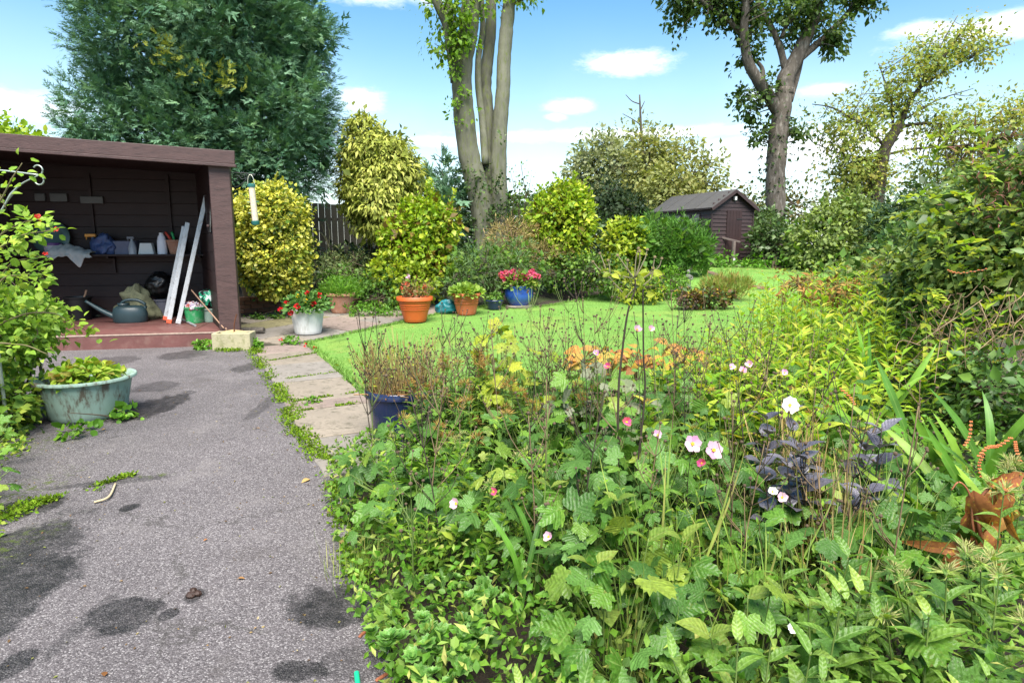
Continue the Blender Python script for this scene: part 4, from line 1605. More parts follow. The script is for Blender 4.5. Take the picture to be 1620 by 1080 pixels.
    o.location = SW(sx, D + .1, sz + .02)
    o.rotation_euler = (R(80), 0, SA)
    tag(o, 'large round greenish plastic cover propped against the shelter wall', 'cover')
    r = thing('purple_tub', 'round white tub with purple lid on the shelf behind the rose stems', 'tub', SW(SH(84, 398, D - .05)[0], D - .05, SHELF_Z))
    MB().lathe([(.001, 0), (.1, 0), (.115, .14), (.001, .14)], 22).build('tub_body', plain('tub_white', (.35, .33, .38), .5), r, smooth=40)
    MB().lathe([(.12, .135), (.122, .17), (.11, .175), (.001, .175)], 22).build('tub_lid', plain('purple_plastic', (.10, .04, .18), .4), r, smooth=40)
    # plates on the back wall
    for (xa, xb, ya, yb, lb) in ((56, 71, 306, 318, 'small square grey fitting on the shelter back wall'), (80, 106, 306, 319, 'oblong grey fitting next to the square one on the shelter wall'), (128, 163, 311, 322, 'long pale strip light fitting on the shelter back wall')):
        X0, z0 = SH(xa, yb, DEP - .03)
        X1, z1 = SH(xb, ya, DEP - .03)
        o = MB().box((0, 0, 0), (X1 - X0, .05, z1 - z0)).build('wall_fitting', plain('dull_fitting', (.09, .088, .085), .5), bevel=.01)
        o.location = SW((X0 + X1) / 2, DEP - .03, (z0 + z1) / 2)
        o.rotation_euler = (0, 0, SA)
        tag(o, lb, 'wall fitting')


shelter_things()


# ------------------------------------------------------------------ ironwork and bird feeder
def curl(c, r0, r1, a0, a1, n=22, plane='xz', rz=0.0):
    a = np.linspace(a0, a1, n)
    r = np.linspace(r0, r1, n)
    P = np.stack([np.cos(a) * r, 0 * a, np.sin(a) * r], -1)
    P = P @ np.array(Matrix.Rotation(rz, 3, 'Z')).T
    return P + np.asarray(c)


def ironwork():
    iron = plain('black_iron', (.05, .05, .052), .5, .3, 10, metal=.4)
    Y = 8.5
    A = at(362, 273, Y)
    root = thing('wall_bracket', 'scrolled iron bracket on the side of the shelter post', 'bracket', A)
    e = at(404, 276, Y) - A
    MB().tube(spline([(0, 0, 0), (e.x * .5, 0, -.005), tuple(e)], 6), .006, 6).build('arm', iron, root, smooth=True)
    MB().tube(spline([(0, 0, -.19), (e.x * .35, 0, -.17), (e.x * .75, 0, -.06), tuple(e)], 6), .006, 6).build('brace', iron, root, smooth=True)
    for (c, r, s) in (((.09, 0, -.08), .055, 0), ((.18, 0, -.05), .045, 2.0), ((.25, 0, -.04), .035, 4)):
        MB().tube(curl(c, r, .012, s, s + 8.5), .005, 5).build('scroll', iron, root, smooth=True)
    # feeder
    T = at(401, 296, Y - .02)
    root = thing('bird_feeder', 'tall clear tube bird feeder with green caps hanging by the shelter', 'bird feeder', T - Vector((0, 0, .49)))
    gm = plain('feeder_green', (.02, .11, .10), .35, .2)
    h = .49
    a = np.linspace(0, math.pi, 14)
    MB().tube(np.stack([np.cos(a) * .045, 0 * a, h + .02 + np.sin(a) * .14 * (np.sin(a) > -1)], -1), .0045, 6).build('hanger', plain('feeder_wire', (.55, .55, .45), .35, .2, metal=.6), root, smooth=True)
    MB().lathe([(.001, h), (.05, h), (.052, h + .03), (.03, h + .045), (.001, h + .047)], 20).build('cap', gm, root, smooth=40)
    seed, w, b = new_mat('feeder_seed')
    P = w.new('ShaderNodeTexCoord').outputs['Object']
    w.l.new(w.ramp(w.noise(P, 90, 3, .6), [(.3, (.36, .28, .18)), (.6, (.58, .50, .38)), (.8, (.70, .66, .58))]), b.inputs['Base Color'])
    b.inputs['Roughness'].default_value = .25
    b.inputs['Coat Weight'].default_value = .6
    MB().lathe([(.001, .05), (.04, .05), (.04, h), (.001, h)], 24).build('seed_tube', seed, root, smooth=40)
    MB().lathe([(.001, 0), (.04, 0), (.05, .015), (.052, .055), (.03, .06), (.001, .06)], 20).build('base_cap', gm, root, smooth=40)
    for z in (.16, .3):
        for s in (-1, 1):
            MB().tube([(s * .04, 0, z), (s * .075, -.01, z)], .006, 8).build('perch', gm, root)
    root.rotation_euler = (0, R(-3), 0)
    # scrolled hanging bracket at the left, on a slim pole lost in the roses
    Y = 4.3
    E = at(62, 277, Y)
    S = at(-40, 266, Y)
    root = thing('basket_hook', 'pale metal hook arm with double curled end among the rose leaves', 'hook', (S.x, Y, 0))
    pale = plain('galvanised', (.30, .34, .29), .4, .2, 8, metal=.5)
    e = E - Vector((S.x, Y, 0))
    s0 = S - Vector((S.x, Y, 0))
    MB().tube([(0, 0, 0), (0, 0, s0.z + .05)], .012, 8).build('pole', pale, root)
    MB().tube(spline([tuple(s0), tuple((s0 + e) / 2 + Vector((0, 0, .004))), tuple(e)], 5), .0055, 8).build('arm', pale, root, smooth=True)
    MB().tube(spline([(0, 0, s0.z - .42), (.12, 0, s0.z - .30), (.22, 0, s0.z - .17), (.30, 0, s0.z - .10), tuple(e)], 6), np.interp(np.linspace(0, 1, 25), [0, .4, .5, .6, 1], [.004, .006, .010, .006, .004]), 8).build('brace', pale, root, smooth=True)
    MB().tube(curl(tuple(e + Vector((-.005, 0, .032))), .032, .030, -1.4, 2.6, 18), .005, 7).build('curl', pale, root, smooth=True)
    MB().tube(curl(tuple(e + Vector((-.005, 0, -.032))), .032, .030, 1.4, -2.6, 18), .005, 7).build('curl', pale, root, smooth=True)


ironwork()


# ------------------------------------------------------------------ litter on the drive
def litter():
    tw = plain('dry_twig', (.42, .33, .2), .8, .2, 8)
    a, b = gp(149, 795, .016), gp(183, 766, .016)
    mid = gp(172, 787, .02)
    o = MB().tube(spline([(0, 0, 0), tuple(mid - a), tuple(b - a)], 6), .006, 6).build('curved_twig', tw, smooth=True)
    o.location = a
    tag(o, 'pale curved twig lying by the mossy crack in the drive', 'twig')
    c = gp(308, 945)
    mb = MB()
    for k in range(9):
        p = rng.normal(0, .010, 3) * [1.3, 1, .5] + [0, 0, .011]
        mb.lathe([(.0007, -.010), (.011, -.006), (.014, .003), (.008, .010), (.0007, .012)], 8, c=p, wob=.7)
    o = mb.build('debris_lump', plain('dark_debris', (.03, .014, .009), .6, .5, 30, bump=.8), smooth=30)
    o.location = c
    tag(o, 'dark brown crumbly lump of debris on the asphalt', 'debris')
    bark = plain('bark_chip', (.20, .065, .028), .8, .35, 20, bump=.4)
    for (px, py, L, a, lb) in ((574, 1007, .045, 1.2, 'reddish bark chip on the drive by the bed edge'), (604, 1072, .05, .9, 'reddish bark chip at the bottom edge by the rosettes')):
        o = MB().box((0, 0, .004), (L, .012, .007), taper=(.7, .6)).build('bark_chip', bark, bevel=.002)
        o.location = gp(px, py, .008)
        o.rotation_euler = (.1, .05, a)
        tag(o, lb, 'bark chip')
    brn = leaf_mat('fallen_leaf', [(.16, .07, .025), (.26, .11, .04), (.30, .18, .07), (.35, .26, .10)], .1, .8, spec=.1)
    for i, (px, py, s, lb) in enumerate(((604, 1004, .04, 'curled orange-brown leaf against the bed edge'), (545, 865, .07, 'long buff dead leaf at the edge of the drive'), (490, 757, .06, 'small twisted dead leaf on the drive near the slabs'),
                                         (376, 916, .03, 'small rusty leaf fragment lying mid drive'), (165, 1070, .03, 'rusty leaf fragment at the bottom of the drive'), (655 - 327, 852, .02, 'tiny dark seed speck on the clean asphalt'),
                                         (405, 678, .03, 'faint orange leaf on the drive beside the slabs'), (221, 618, .03, 'small yellow leaf behind the green tub'), (167, 679, .03, 'small pale leaf in front of the green tub'))):
        o = MB().leaves(OVATE, [[0, 0, 0]], frames(np.array([[math.cos(i * 2.1), math.sin(i * 2.1), .1]]), np.array([[.2, .1, 1]])), [s]).build('fallen_leaf', brn, smooth=True)
        o.location = gp(px, py, .012)
        tag(o, lb, 'leaf')
    for i, (px, py, lb) in enumerate(((444, 538, 'red petal fallen on the slab left of the white pot'), (484, 546, 'red petal fallen at the lawn corner'), (498, 551, 'browning petal fallen on the lawn edge'))):
        o = blob_flower(None, gp(px, py, .03), .03, RED_P, 8, 'fallen_petal')
        tag(o, lb, 'petal')
    a = gp(563, 1090, .02)
    o = MB().tube([(0, 0, 0), (-.035, .11, .012)], .0085, 12).build('green_cane', plain('green_plastic_rod', (.01, .32, .16), .35, .1), smooth=40)
    o.location = gp(566, 1084, .012) + Vector((.022, -.07, 0))
    tag(o, 'bright green plastic rod end at the bottom of the picture', 'rod')


litter()
# ------------------------------------------------------------------ crowns
def LB(x0, x1, y0, y1, Y, ry=None):
    """a lobe of foliage: centre and radii in metres from its outline at depth Y"""
    c = at((x0 + x1) / 2, (y0 + y1) / 2, Y)
    s = Y / ray((x0 + x1) / 2, (y0 + y1) / 2).y / 1000
    rx, rz = (x1 - x0) / 2 * s, (y1 - y0) / 2 * s
    return (c.x, c.y, c.z, rx, ry if ry else min(rx, rz) * 1.0 if rx < 2 else rx * .8, rz)


def clump_centres(lobes, n, shell=.72, keep=.62, low=0.0):
    Lb = np.array(lobes, float)
    wt = (Lb[:, 3] * Lb[:, 4] * Lb[:, 5]) ** .667
    k = rng.choice(len(Lb), n * 3, p=wt / wt.sum())
    d = rand_dirs(n * 3)
    rad = rng.uniform(shell, 1.0, n * 3)
    P = Lb[k, :3] + d * Lb[k, 3:] * rad[:, None]
    ok = np.ones(len(P), bool)
    for j, l in enumerate(Lb):
        q = np.linalg.norm((P - l[:3]) / l[3:], axis=1)
        ok &= (q > keep) | (k == j)
    P, d = P[ok][:n], d[ok][:n]
    return P, d


def leaf_clumps(C, D, per, rc, size, sv=.4, droop=0.0, out=.8, up=.4, rsq=(1, 1, 1)):
    n = len(C) * per
    Cc = np.repeat(C, per, 0)
    Dd = np.repeat(D, per, 0)
    o = rng.normal(size=(n, 3)) * .5
    o *= (rng.random(n) ** .33 / np.maximum(np.linalg.norm(o, axis=1), .3))[:, None]
    rcl = np.repeat(rc * rng.uniform(.45, 1.6, len(C)), per)
    P = Cc + o * rcl[:, None] * np.array(rsq)
    od = unit(o + Dd * .6)
    tip = unit(od * out + rand_dirs(n) * .7 + np.array([0, 0, -droop]))
    nrm = unit(od * .7 + np.array([0, 0, up]) + rand_dirs(n) * .5)
    S = size * (1 + sv * rng.normal(size=n)).clip(.45, 1.8)
    rnd = np.clip(np.repeat(rng.random(len(C)), per) * .55 + rng.random(n) * .45, 0, .999)
    return P, tip, nrm, S, rnd


def bush(name, label, cat, base, lobes, ncl, per, rc, size, tpl, mat, group=None, shell=.7, keep=.6, droop=.15, twigs=40, twig_r=.012, stems=5,
         stem_mat=None, fill=None, out=.8, up=.4, smooth=False, rsq=(1, 1, 1), shoots=0, shoot_len=.35):
    root = thing(name, label, cat, base, 0, group)
    b = np.array(base)
    C, D = clump_centres(lobes, ncl, shell, keep)
    P, tip, nrm, S, rnd = leaf_clumps(C, D, per, rc, size, droop=droop, out=out, up=up, rsq=rsq)
    gz_ = terr(P[:, 0], P[:, 1])
    ok = P[:, 2] > gz_ + .02
    foliage(root, P[ok] - b, tip[ok], nrm[ok], S[ok], tpl, mat, 'foliage', rnd[ok], smooth)
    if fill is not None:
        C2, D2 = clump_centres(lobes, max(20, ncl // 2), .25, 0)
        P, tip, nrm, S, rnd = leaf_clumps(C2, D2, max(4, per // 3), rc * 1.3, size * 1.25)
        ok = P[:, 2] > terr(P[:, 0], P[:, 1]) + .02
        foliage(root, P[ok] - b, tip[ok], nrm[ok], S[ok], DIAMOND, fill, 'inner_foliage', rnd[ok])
    mb = MB()
    Lc = np.array(lobes)[:, :3] - b
    for k in range(stems):
        tgt = Lc[k % len(Lc)] * rng.uniform(.7, 1.0) + rng.normal(0, .1, 3)
        s0 = np.array([rng.normal(0, .06), rng.normal(0, .06), -.05])
        q = spline([s0, s0 * .5 + tgt * .5 + rng.normal(0, .05, 3), tgt], 4)
        mb.tube(q, np.linspace(twig_r * 2.6, twig_r, len(q)), 6)
    for k in rng.choice(len(C), min(twigs, len(C)), replace=False):
        c = C[k] - b
        o = Lc[np.argmin(np.linalg.norm(Lc - c, axis=1))]
        q = spline([o, (o + c) / 2 + rng.normal(0, .06, 3), c + D[k] * rc * .5], 3)
        mb.tube(q, np.linspace(twig_r, twig_r * .3, len(q)), 4)
    if shoots:
        # young shoots breaking the outline
        top = np.argsort(-(D[:, 2] + rng.normal(0, .5, len(D))))[:shoots]
        sp, st, sn = [], [], []
        for j in top:
            d = unit(D[j] * .6 + [0, 0, .7] + rng.normal(0, .25, 3))
            L = shoot_len * rng.uniform(.5, 1.2)
            q = spline([C[j] - b, C[j] - b + d * L * .5 + rng.normal(0, .02, 3), C[j] - b + d * L], 4)
            mb.tube(q, np.linspace(twig_r * .5, twig_r * .2, len(q)), 4)
            for p in q[2:]:
                for _ in range(3):
                    e = unit(d + rand_dirs(1)[0] * .9)
                    sp.append(p)
                    st.append(e)
                    sn.append(rand_dirs(1, .6)[0])
        foliage(root, np.array(sp), np.array(st), np.array(sn), size * rng.uniform(.6, 1.15, len(sp)), tpl, mat, 'shoot_leaves')
    mb.build('stem', stem_mat or TWIG, root, smooth=True)
    return root


def gpt(px, py):
    return tuple(gp(px, py))


GOLD = leaf_mat('leaf_gold_edge', [(.48, .45, .05), (.56, .53, .09), (.62, .60, .17), (.34, .38, .05), (.08, .15, .02)], .28, .35, vein=((.10, .17, .02), .75))
GOLDC = leaf_mat('gold_conifer', [(.20, .24, .035), (.32, .35, .06), (.44, .44, .09), (.54, .53, .15)], .22, .6)
CYP = leaf_mat('blue_cypress', [(.045, .12, .065), (.075, .17, .09), (.11, .22, .12), (.16, .28, .165), (.14, .25, .10)], .16, .6)
CYPG = leaf_mat('cypress_gold_tips', [(.22, .25, .03), (.30, .32, .05)], .2, .6)
LIME = leaf_mat('leaf_golden_privet', [(.14, .25, .012), (.22, .34, .018), (.30, .40, .025), (.40, .44, .04)], .35, .4)
BARK = plain('beech_bark', (.115, .115, .082), .9, .55, 7, bump=1.0, bscale=18, stretch=(1, 1, .3), dirt=((.10, .12, .03), .95))
BARKR = plain('grey_bark', (.085, .07, .055), .9, .45, 6, bump=1.0, bscale=16, stretch=(1, 1, .3), dirt=((.34, .31, .27), .45))


def conifer(name, label, base, lobes, nb, per, plume, size, mat, tpl, extra=None):
    """dense evergreen: plumes of flat sprays sweeping outwards and up"""
    root = thing(name, label, 'tree', base)
    b = np.array(base)
    C, D = clump_centres(lobes, nb, .80, .72)
    D = unit(D * np.array([1, 1, .6]) + [0, 0, .15] + rng.normal(0, .25, D.shape))
    n = len(C) * per
    t = rng.random(n)
    Cc, Dd = np.repeat(C, per, 0), np.repeat(D, per, 0)
    L = np.repeat(plume * rng.uniform(.6, 1.4, len(C)), per)
    lat = rng.normal(size=(n, 3)) * .42
    P = Cc + Dd * (t * L)[:, None] + lat * (L * (1 - .65 * t))[:, None] * .62
    P[:, 2] -= .12 * L * t * t
    tip = unit(Dd * 1.1 + lat * 1.1 + rand_dirs(n) * .35 + [0, 0, .12])
    nrm = unit(np.array([0, 0, 1.0]) + rand_dirs(n) * .75 + Dd * .3)
    S = size * rng.uniform(.6, 1.3, n)
    rnd = np.clip(np.repeat(rng.random(len(C)), per) * .5 + rng.random(n) * .5, 0, .999)
    foliage(root, P - b, tip, nrm, S, tpl, mat, 'foliage', rnd)
    # shaded inner sprays keep the mass dense
    C2, D2 = clump_centres(lobes, nb, .45, 0)
    k = max(8, per // 4)
    P2, tp, nm, S2, r2 = leaf_clumps(C2, D2, k, plume * .9, size * 1.3)
    foliage(root, P2 - b, tp, nm, S2, SPRAY_B, mat, 'inner_foliage', r2)
    if extra:
        px, Y, cnt, m2 = extra
        pts = np.array([tuple(at(x, y, Y)) for x, y in px])
        Pn = np.repeat(pts, cnt, 0) + rng.normal(0, .12, (len(pts) * cnt, 3))
        n2 = len(Pn)
        foliage(root, Pn - b, unit(rand_dirs(n2) + [0, -.8, .3]), rand_dirs(n2, .6), rng.uniform(.7, 1.2, n2) * size, tpl, m2, 'golden_shoots')
    Lc = np.array(lobes)[:, :3] - b
    mb = MB()
    top = Lc[:, 2].max()
    cx = Lc[:, :2].mean(0)
    q = spline([(0, 0, -.1), (cx[0] * .5, cx[1] * .5, top * .5), (cx[0], cx[1], top)], 5)
    mb.tube(q, np.linspace(.19, .05, len(q)), 9)
    mb.build('trunk', TWIG, root, smooth=True)
    lm = MB()
    for j in rng.choice(len(C), min(90, len(C)), replace=False):
        c = C[j] - b
        o = q[np.argmin(np.linalg.norm(q - (c * [1, 1, .9]), axis=1))]
        s = spline([o, (o + c) / 2 + [0, 0, .1], c], 3)
        lm.tube(s, np.linspace(.035, .01, len(s)), 5)
    lm.build('limb', TWIG, root, smooth=True)
    return root


def background():
    # great blue-green cypress behind the shelter
    Y = 12.9
    lobes = [LB(170, 340, -330, 40, Y + .3, 2.0), LB(250, 475, -330, 60, Y + .3, 2.0), LB(188, 330, -60, 190, Y, 1.9), LB(270, 480, -40, 150, Y, 1.9), LB(155, 310, 130, 280, Y, 1.7), LB(260, 485, 100, 290, Y, 1.7),
             LB(350, 500, 190, 325, Y - .2, 1.2), LB(400, 498, 90, 250, Y - .3, 1.1), LB(165, 420, 170, 300, Y - .3, 1.4), LB(440, 505, 20, 100, Y, .8)]
    conifer('cypress_tree', 'huge dense blue-green cypress towering behind the shelter', (-6.2, 13.3, .2), lobes, 2150, 38, .46, .155, CYP, SPRAY,
            extra=([(262, 80), (270, 92), (285, 100), (312, 110), (360, 130), (372, 128), (348, 122), (250, 75)], Y - 1.9, 15, CYPG))
    # golden conifer
    Y = 13.2
    lobes = [LB(545, 610, 178, 320, Y), LB(560, 655, 212, 330, Y), LB(585, 668, 235, 345, Y), LB(550, 650, 270, 375, Y - .1), LB(542, 600, 235, 350, Y)]
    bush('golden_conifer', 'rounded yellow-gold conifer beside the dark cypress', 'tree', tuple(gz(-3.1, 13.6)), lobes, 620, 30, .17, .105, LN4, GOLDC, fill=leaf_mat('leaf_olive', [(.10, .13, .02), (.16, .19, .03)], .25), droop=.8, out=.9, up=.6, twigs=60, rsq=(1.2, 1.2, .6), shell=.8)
    # small feathery blue conifer behind
    conifer('small_conifer', 'small dark feathery conifer between the golden conifer and the big trunks', tuple(gz(-1.8, 17.5)), [LB(672, 722, 268, 360, 17), LB(690, 740, 300, 400, 16.5)], 60, 26, .45, .22, CYP, SPRAY_B)
    # variegated euonymus column
    Y = 10.7
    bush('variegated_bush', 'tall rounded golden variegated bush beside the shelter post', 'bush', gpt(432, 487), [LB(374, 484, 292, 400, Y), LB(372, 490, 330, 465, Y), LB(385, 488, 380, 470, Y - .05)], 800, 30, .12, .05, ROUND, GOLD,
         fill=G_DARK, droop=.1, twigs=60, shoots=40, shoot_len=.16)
    # shrub top over the shelter roof
    bush('hedge_shrub', 'yellow-green shrub top showing above the left end of the shelter roof', 'shrub', tuple(gz(-9.6, 12.3)), [LB(-60, 70, 190, 330, 12.3), LB(-20, 85, 205, 320, 12.0)], 130, 24, .22, .09, ROUND, LIME, fill=G_MID)
    # golden privets
    bush('golden_shrub', 'lime-yellow shrub below the golden conifer, left of the big trunks', 'shrub', gpt(665, 462), [LB(640, 722, 312, 400, 12.3), LB(602, 690, 345, 432, 12.2), LB(650, 720, 370, 450, 12.2), LB(615, 665, 335, 400, 12.4)], 300, 22, .17, .092, OV4, LIME, fill=leaf_mat('leaf_bronze', [(.10, .07, .015), (.16, .10, .02), (.10, .16, .02)], .3), droop=.3, twigs=70, shell=.55, stem_mat=plain('bronze_twig', (.13, .06, .025), .8), shoots=60)
    bush('golden_shrub', 'lime-yellow rounded shrub right of the big trunks at the back of the lawn', 'shrub', gpt(888, 442), [LB(836, 938, 302, 400, 13.6), LB(840, 932, 340, 425, 13.5), LB(870, 925, 294, 350, 13.6)], 380, 22, .17, .09, OV4, LIME, fill=leaf_mat('leaf_bronze', []), droop=.3, twigs=80, shell=.6, shoots=70)
    # low shrubs in the bed
    bush('low_shrub', 'low yellow-green shrub at the foot of the left golden shrub', 'shrub', gpt(625, 478), [LB(585, 650, 402, 470, 11.8), LB(610, 690, 415, 485, 11.6)], 90, 22, .14, .08, OV4, G_YEL, twigs=20)
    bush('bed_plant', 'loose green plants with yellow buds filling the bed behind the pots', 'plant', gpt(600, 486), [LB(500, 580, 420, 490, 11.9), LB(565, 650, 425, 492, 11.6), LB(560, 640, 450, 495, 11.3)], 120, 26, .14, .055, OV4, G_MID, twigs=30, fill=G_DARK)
    bush('bed_plant', 'grey-green straggly plant between golden bush and terracotta pot', 'plant', gpt(510, 484), [LB(488, 560, 405, 480, 12.3), LB(495, 600, 395, 460, 12.8)], 90, 26, .16, .07, LN4, G_GREY, twigs=40)
    bush('lavender_bush', 'fine-leaved grey-green bush behind the small orange pot', 'bush', gpt(775, 470), [LB(715, 800, 385, 475, 11.8), LB(760, 860, 375, 470, 12.2), LB(700, 760, 410, 475, 11.6)], 170, 34, .17, .085, NARROW, leaf_mat('leaf_lavender', [(.05, .10, .035), (.085, .15, .05), (.12, .19, .06)], .25), twigs=60, fill=G_MID)
    bush('bed_plant', 'leafy green plant below the right golden shrub', 'plant', gpt(925, 452), [LB(850, 940, 400, 462, 13.0), LB(900, 990, 400, 460, 12.6)], 110, 26, .15, .06, OV4, G_MID, twigs=30, fill=G_DARK)
    bush('dry_grasses', 'tan dry flower heads standing before the big trunks', 'plant', gpt(800, 440), [LB(770, 850, 345, 410, 13.2), LB(820, 900, 385, 430, 13.0)], 120, 34, .16, .08, NARROW, DRYM, twigs=60, stem_mat=STEMB, droop=-.4)
    bush('undergrowth', 'dark ivy and weeds in the shade under the conifers', 'undergrowth', gpt(545, 440), [LB(485, 610, 395, 450, 13.6), LB(560, 640, 390, 440, 14.2)], 120, 24, .2, .08, OV4, G_DARK, twigs=10)
    # ivy and hedge behind the trunks
    bush('ivy_hedge', 'dark ivy-covered hedge at the foot of the big trunks', 'hedge', tuple(gz(-.6, 17.6)), [LB(690, 770, 315, 420, 16.6), LB(740, 850, 312, 420, 17.2), LB(800, 900, 312, 400, 18.5), LB(870, 960, 330, 400, 19)], 260, 26, .3, .12, OV4, G_DARK, fill=G_DARK, twigs=20)
    # thin sapling at the bed
    root = thing('bare_sapling', 'thin pale bare sapling forking in front of the dark fence', 'sapling', gpt(528, 462))
    mb = MB()
    Ys = 12.9
    b = np.array(gpt(528, 462))
    for pl, r in (([(528, 462), (524, 410), (516, 380), (500, 360)], .022), ([(520, 395), (521, 365), (514, 345)], .014), ([(519, 385), (512, 365), (508, 352)], .01)):
        q = spline([np.array(at(x, y, b[1])) - b for x, y in pl], 4)
        mb.tube(q, np.linspace(r, r * .45, len(q)), 6)
    mb.build('stem', plain('pale_twig', (.26, .23, .13), .8, .3), root, smooth=True)


def limbs(mb, base, polys, Y, k=10, wob=0.0):
    """pixel polylines with pixel widths into tapered limbs at depth Y"""
    b = np.array(base)
    s = Y / 1000
    out = []
    for pl, w0, w1, dy in polys:
        pts = [np.array(at(x, y, Y + dy * i / max(1, len(pl) - 1))) - b for i, (x, y) in enumerate(pl)]
        q = spline(pts, 6)
        r = np.linspace(w0, w1, len(q)) * s / 2
        r = r * (1 + wob * rng.normal(size=len(q)))
        mb.tube(q, r, k)
        out.append(q)
    return out


def twiggy(parent, b, qs, C, mat, r0=.03, name='branch', every=1):
    allp = np.concatenate(qs)
    mb = MB()
    for c in C[::every]:
        c = c - b
        d = np.linalg.norm(allp - c, axis=1) + .35 * np.clip(allp[:, 2] - c[2] + .3, 0, 9)
        o = allp[np.argmin(d)]
        L = np.linalg.norm(c - o)
        q = spline([o, o * .45 + c * .55 + rng.normal(0, .05 * L + .01, 3), c], 4)
        mb.tube(q, np.linspace(min(r0, .02 + .012 * L), .006, len(q)), 5, cap=False)
    return stuff(mb.build(name, mat, parent, smooth=True))


def big_trees():
    # ---- multi-stemmed tree
    Y = 16.2
    base = tuple(gz(-.62, Y))
    b = np.array(base)
    root = thing('multi_stem_tree', 'tall mossy grey multi-stemmed tree with lime leaves on its left trunk', 'tree', base)
    qs = []
    for nm, pl, w0, w1, dy in (('trunk', [(768, 440), (764, 345), (753, 290), (741, 240), (733, 170), (731, 110), (741, 50), (746, 0), (752, -90)], 37, 26, 0),
                               ('trunk', [(786, 440), (790, 330), (789, 260), (791, 200), (796, 140), (797, 100), (801, 50), (806, 0), (814, -90)], 27, 18, .2),
                               ('trunk', [(778, 440), (777, 330), (774, 250), (771, 180), (768, 130), (773, 80), (777, 30), (774, -90)], 25, 15, .9),
                               ('trunk', [(768, 260), (763, 190), (757, 140), (757, 90), (764, 40), (758, -40)], 12, 8, .7),
                               ('limb', [(724, 130), (716, 80), (708, 40), (694, 10), (672, -40)], 22, 11, -.4),
                               ('limb', [(716, 80), (714, 40), (706, -20)], 16, 9, .3)):
        mb = MB()
        q = limbs(mb, base, [(pl, w0, w1, dy)], Y, 14, .03)
        mb.build(nm, BARK, root, smooth=True)
        qs += q
    lobes = [LB(660, 720, -30, 45, Y), LB(690, 760, -30, 60, Y - .5), LB(705, 750, 40, 100, Y - .5), LB(740, 800, -40, 30, Y), LB(680, 710, 60, 85, Y), LB(800, 850, -40, 10, Y)]
    C, D = clump_centres(lobes, 62, .2, 0)
    P, tp, nm, S, r_ = leaf_clumps(C, D, 26, .30, .11, droop=.7)
    foliage(root, P - b, tp, nm, S, OV4, leaf_mat('leaf_ash', [(.09, .19, .015), (.15, .28, .02), (.22, .34, .03)], .45), 'foliage', r_)
    twiggy(root, b, qs, C, TWIG, .02)
    # ivy on the lower trunks and mossy stem
    C = []
    for q in qs[:3]:
        k = q[(q[:, 2] > 0) & (q[:, 2] < 2.6)]
        for p in k[rng.integers(0, len(k), 26)]:
            C.append(p + b + rng.normal(0, .22, 3) + [0, -.25, 0])
    k = qs[0]
    k = k[(k[:, 2] > 3.2)]
    Cm = np.array([p + b + np.array([rng.normal(-.12, .12), -.36, rng.normal(0, .2)]) for p in k[rng.integers(0, len(k), 40)]])
    C = np.array(C)
    P, tp, nm, S, r_ = leaf_clumps(C, unit(np.tile([0, -1.0, 0], (len(C), 1))), 16, .2, .085)
    foliage(root, P - b, tp, nm, S, DIAMOND, G_DARK, 'ivy', r_)
    P, tp, nm, S, r_ = leaf_clumps(Cm, unit(np.tile([0, -1.0, 0], (len(Cm), 1))), 14, .16, .09, droop=.6)
    foliage(root, P - b, tp, nm, S, DIAMOND, leaf_mat('leaf_ash', []), 'trunk_leaves', r_)
    # thin bare sprays right of the trunks
    r2 = thing('wispy_shrub', 'wispy half-bare shrub stems just right of the big trunks', 'shrub', tuple(gz(.35, 16)))
    b2 = np.array(r2.location)
    mb = MB()
    C = []
    for k in range(16):
        e = np.array(at(rng.uniform(800, 845), rng.uniform(255, 330), 16 + rng.normal(0, .3))) - b2
        q = spline([(rng.normal(0, .1), 0, 0), e * .5 + rng.normal(0, .1, 3), e], 5)
        mb.tube(q, np.linspace(.014, .004, len(q)), 4)
        C += [p + b2 for p in q[6:]]
    mb.build('stem', TWIG, r2, smooth=True)
    C = np.array(C)
    P, tp, nm, S, r_ = leaf_clumps(C, rand_dirs(len(C)), 4, .14, .07)
    foliage(r2, P - b2, tp, nm, S, OV4, G_MID, 'foliage', r_)

    # ---- forked tree right of the shed
    Y = 20
    base = tuple(gz((1228 - 810) / 1000 * Y, Y))
    b = np.array(base)
    root = thing('forked_tree', 'tall grey-barked tree forking into dark-leaved limbs right of the shed', 'tree', base)
    qs = []
    mb = MB()
    qs += limbs(mb, base, [([(1226, 405), (1227, 340), (1227, 280), (1231, 220), (1237, 175), (1241, 140)], 31, 26, 0)], Y, 14, .03)
    mb.build('trunk', BARKR, root, smooth=True)
    for pl, w0, w1, dy in (([(1236, 185), (1218, 155), (1196, 122), (1183, 96), (1177, 55), (1180, 0), (1172, -60)], 20, 9, -.4),
                           ([(1241, 150), (1243, 125), (1257, 98), (1272, 67), (1287, 30), (1296, -50)], 27, 14, 0),
                           ([(1243, 112), (1232, 70), (1216, 36), (1198, 0), (1190, -40)], 11, 6, .5),
                           ([(1262, 95), (1290, 72), (1312, 52), (1346, 15), (1375, -30)], 12, 6, .4),
                           ([(1237, 60), (1248, 25), (1250, -40)], 7, 5, .3),
                           ([(1207, 138), (1206, 110), (1195, 95)], 8, 5, .3),
                           ([(1178, 60), (1150, 30), (1120, 10), (1085, -20)], 8, 4, -.3),
                           ([(1250, 160), (1262, 120), (1269, 92)], 9, 6, .6)):
        mb = MB()
        qs += limbs(mb, base, [(pl, w0, w1, dy)], Y, 9, .03)
        mb.build('limb', BARKR, root, smooth=True)
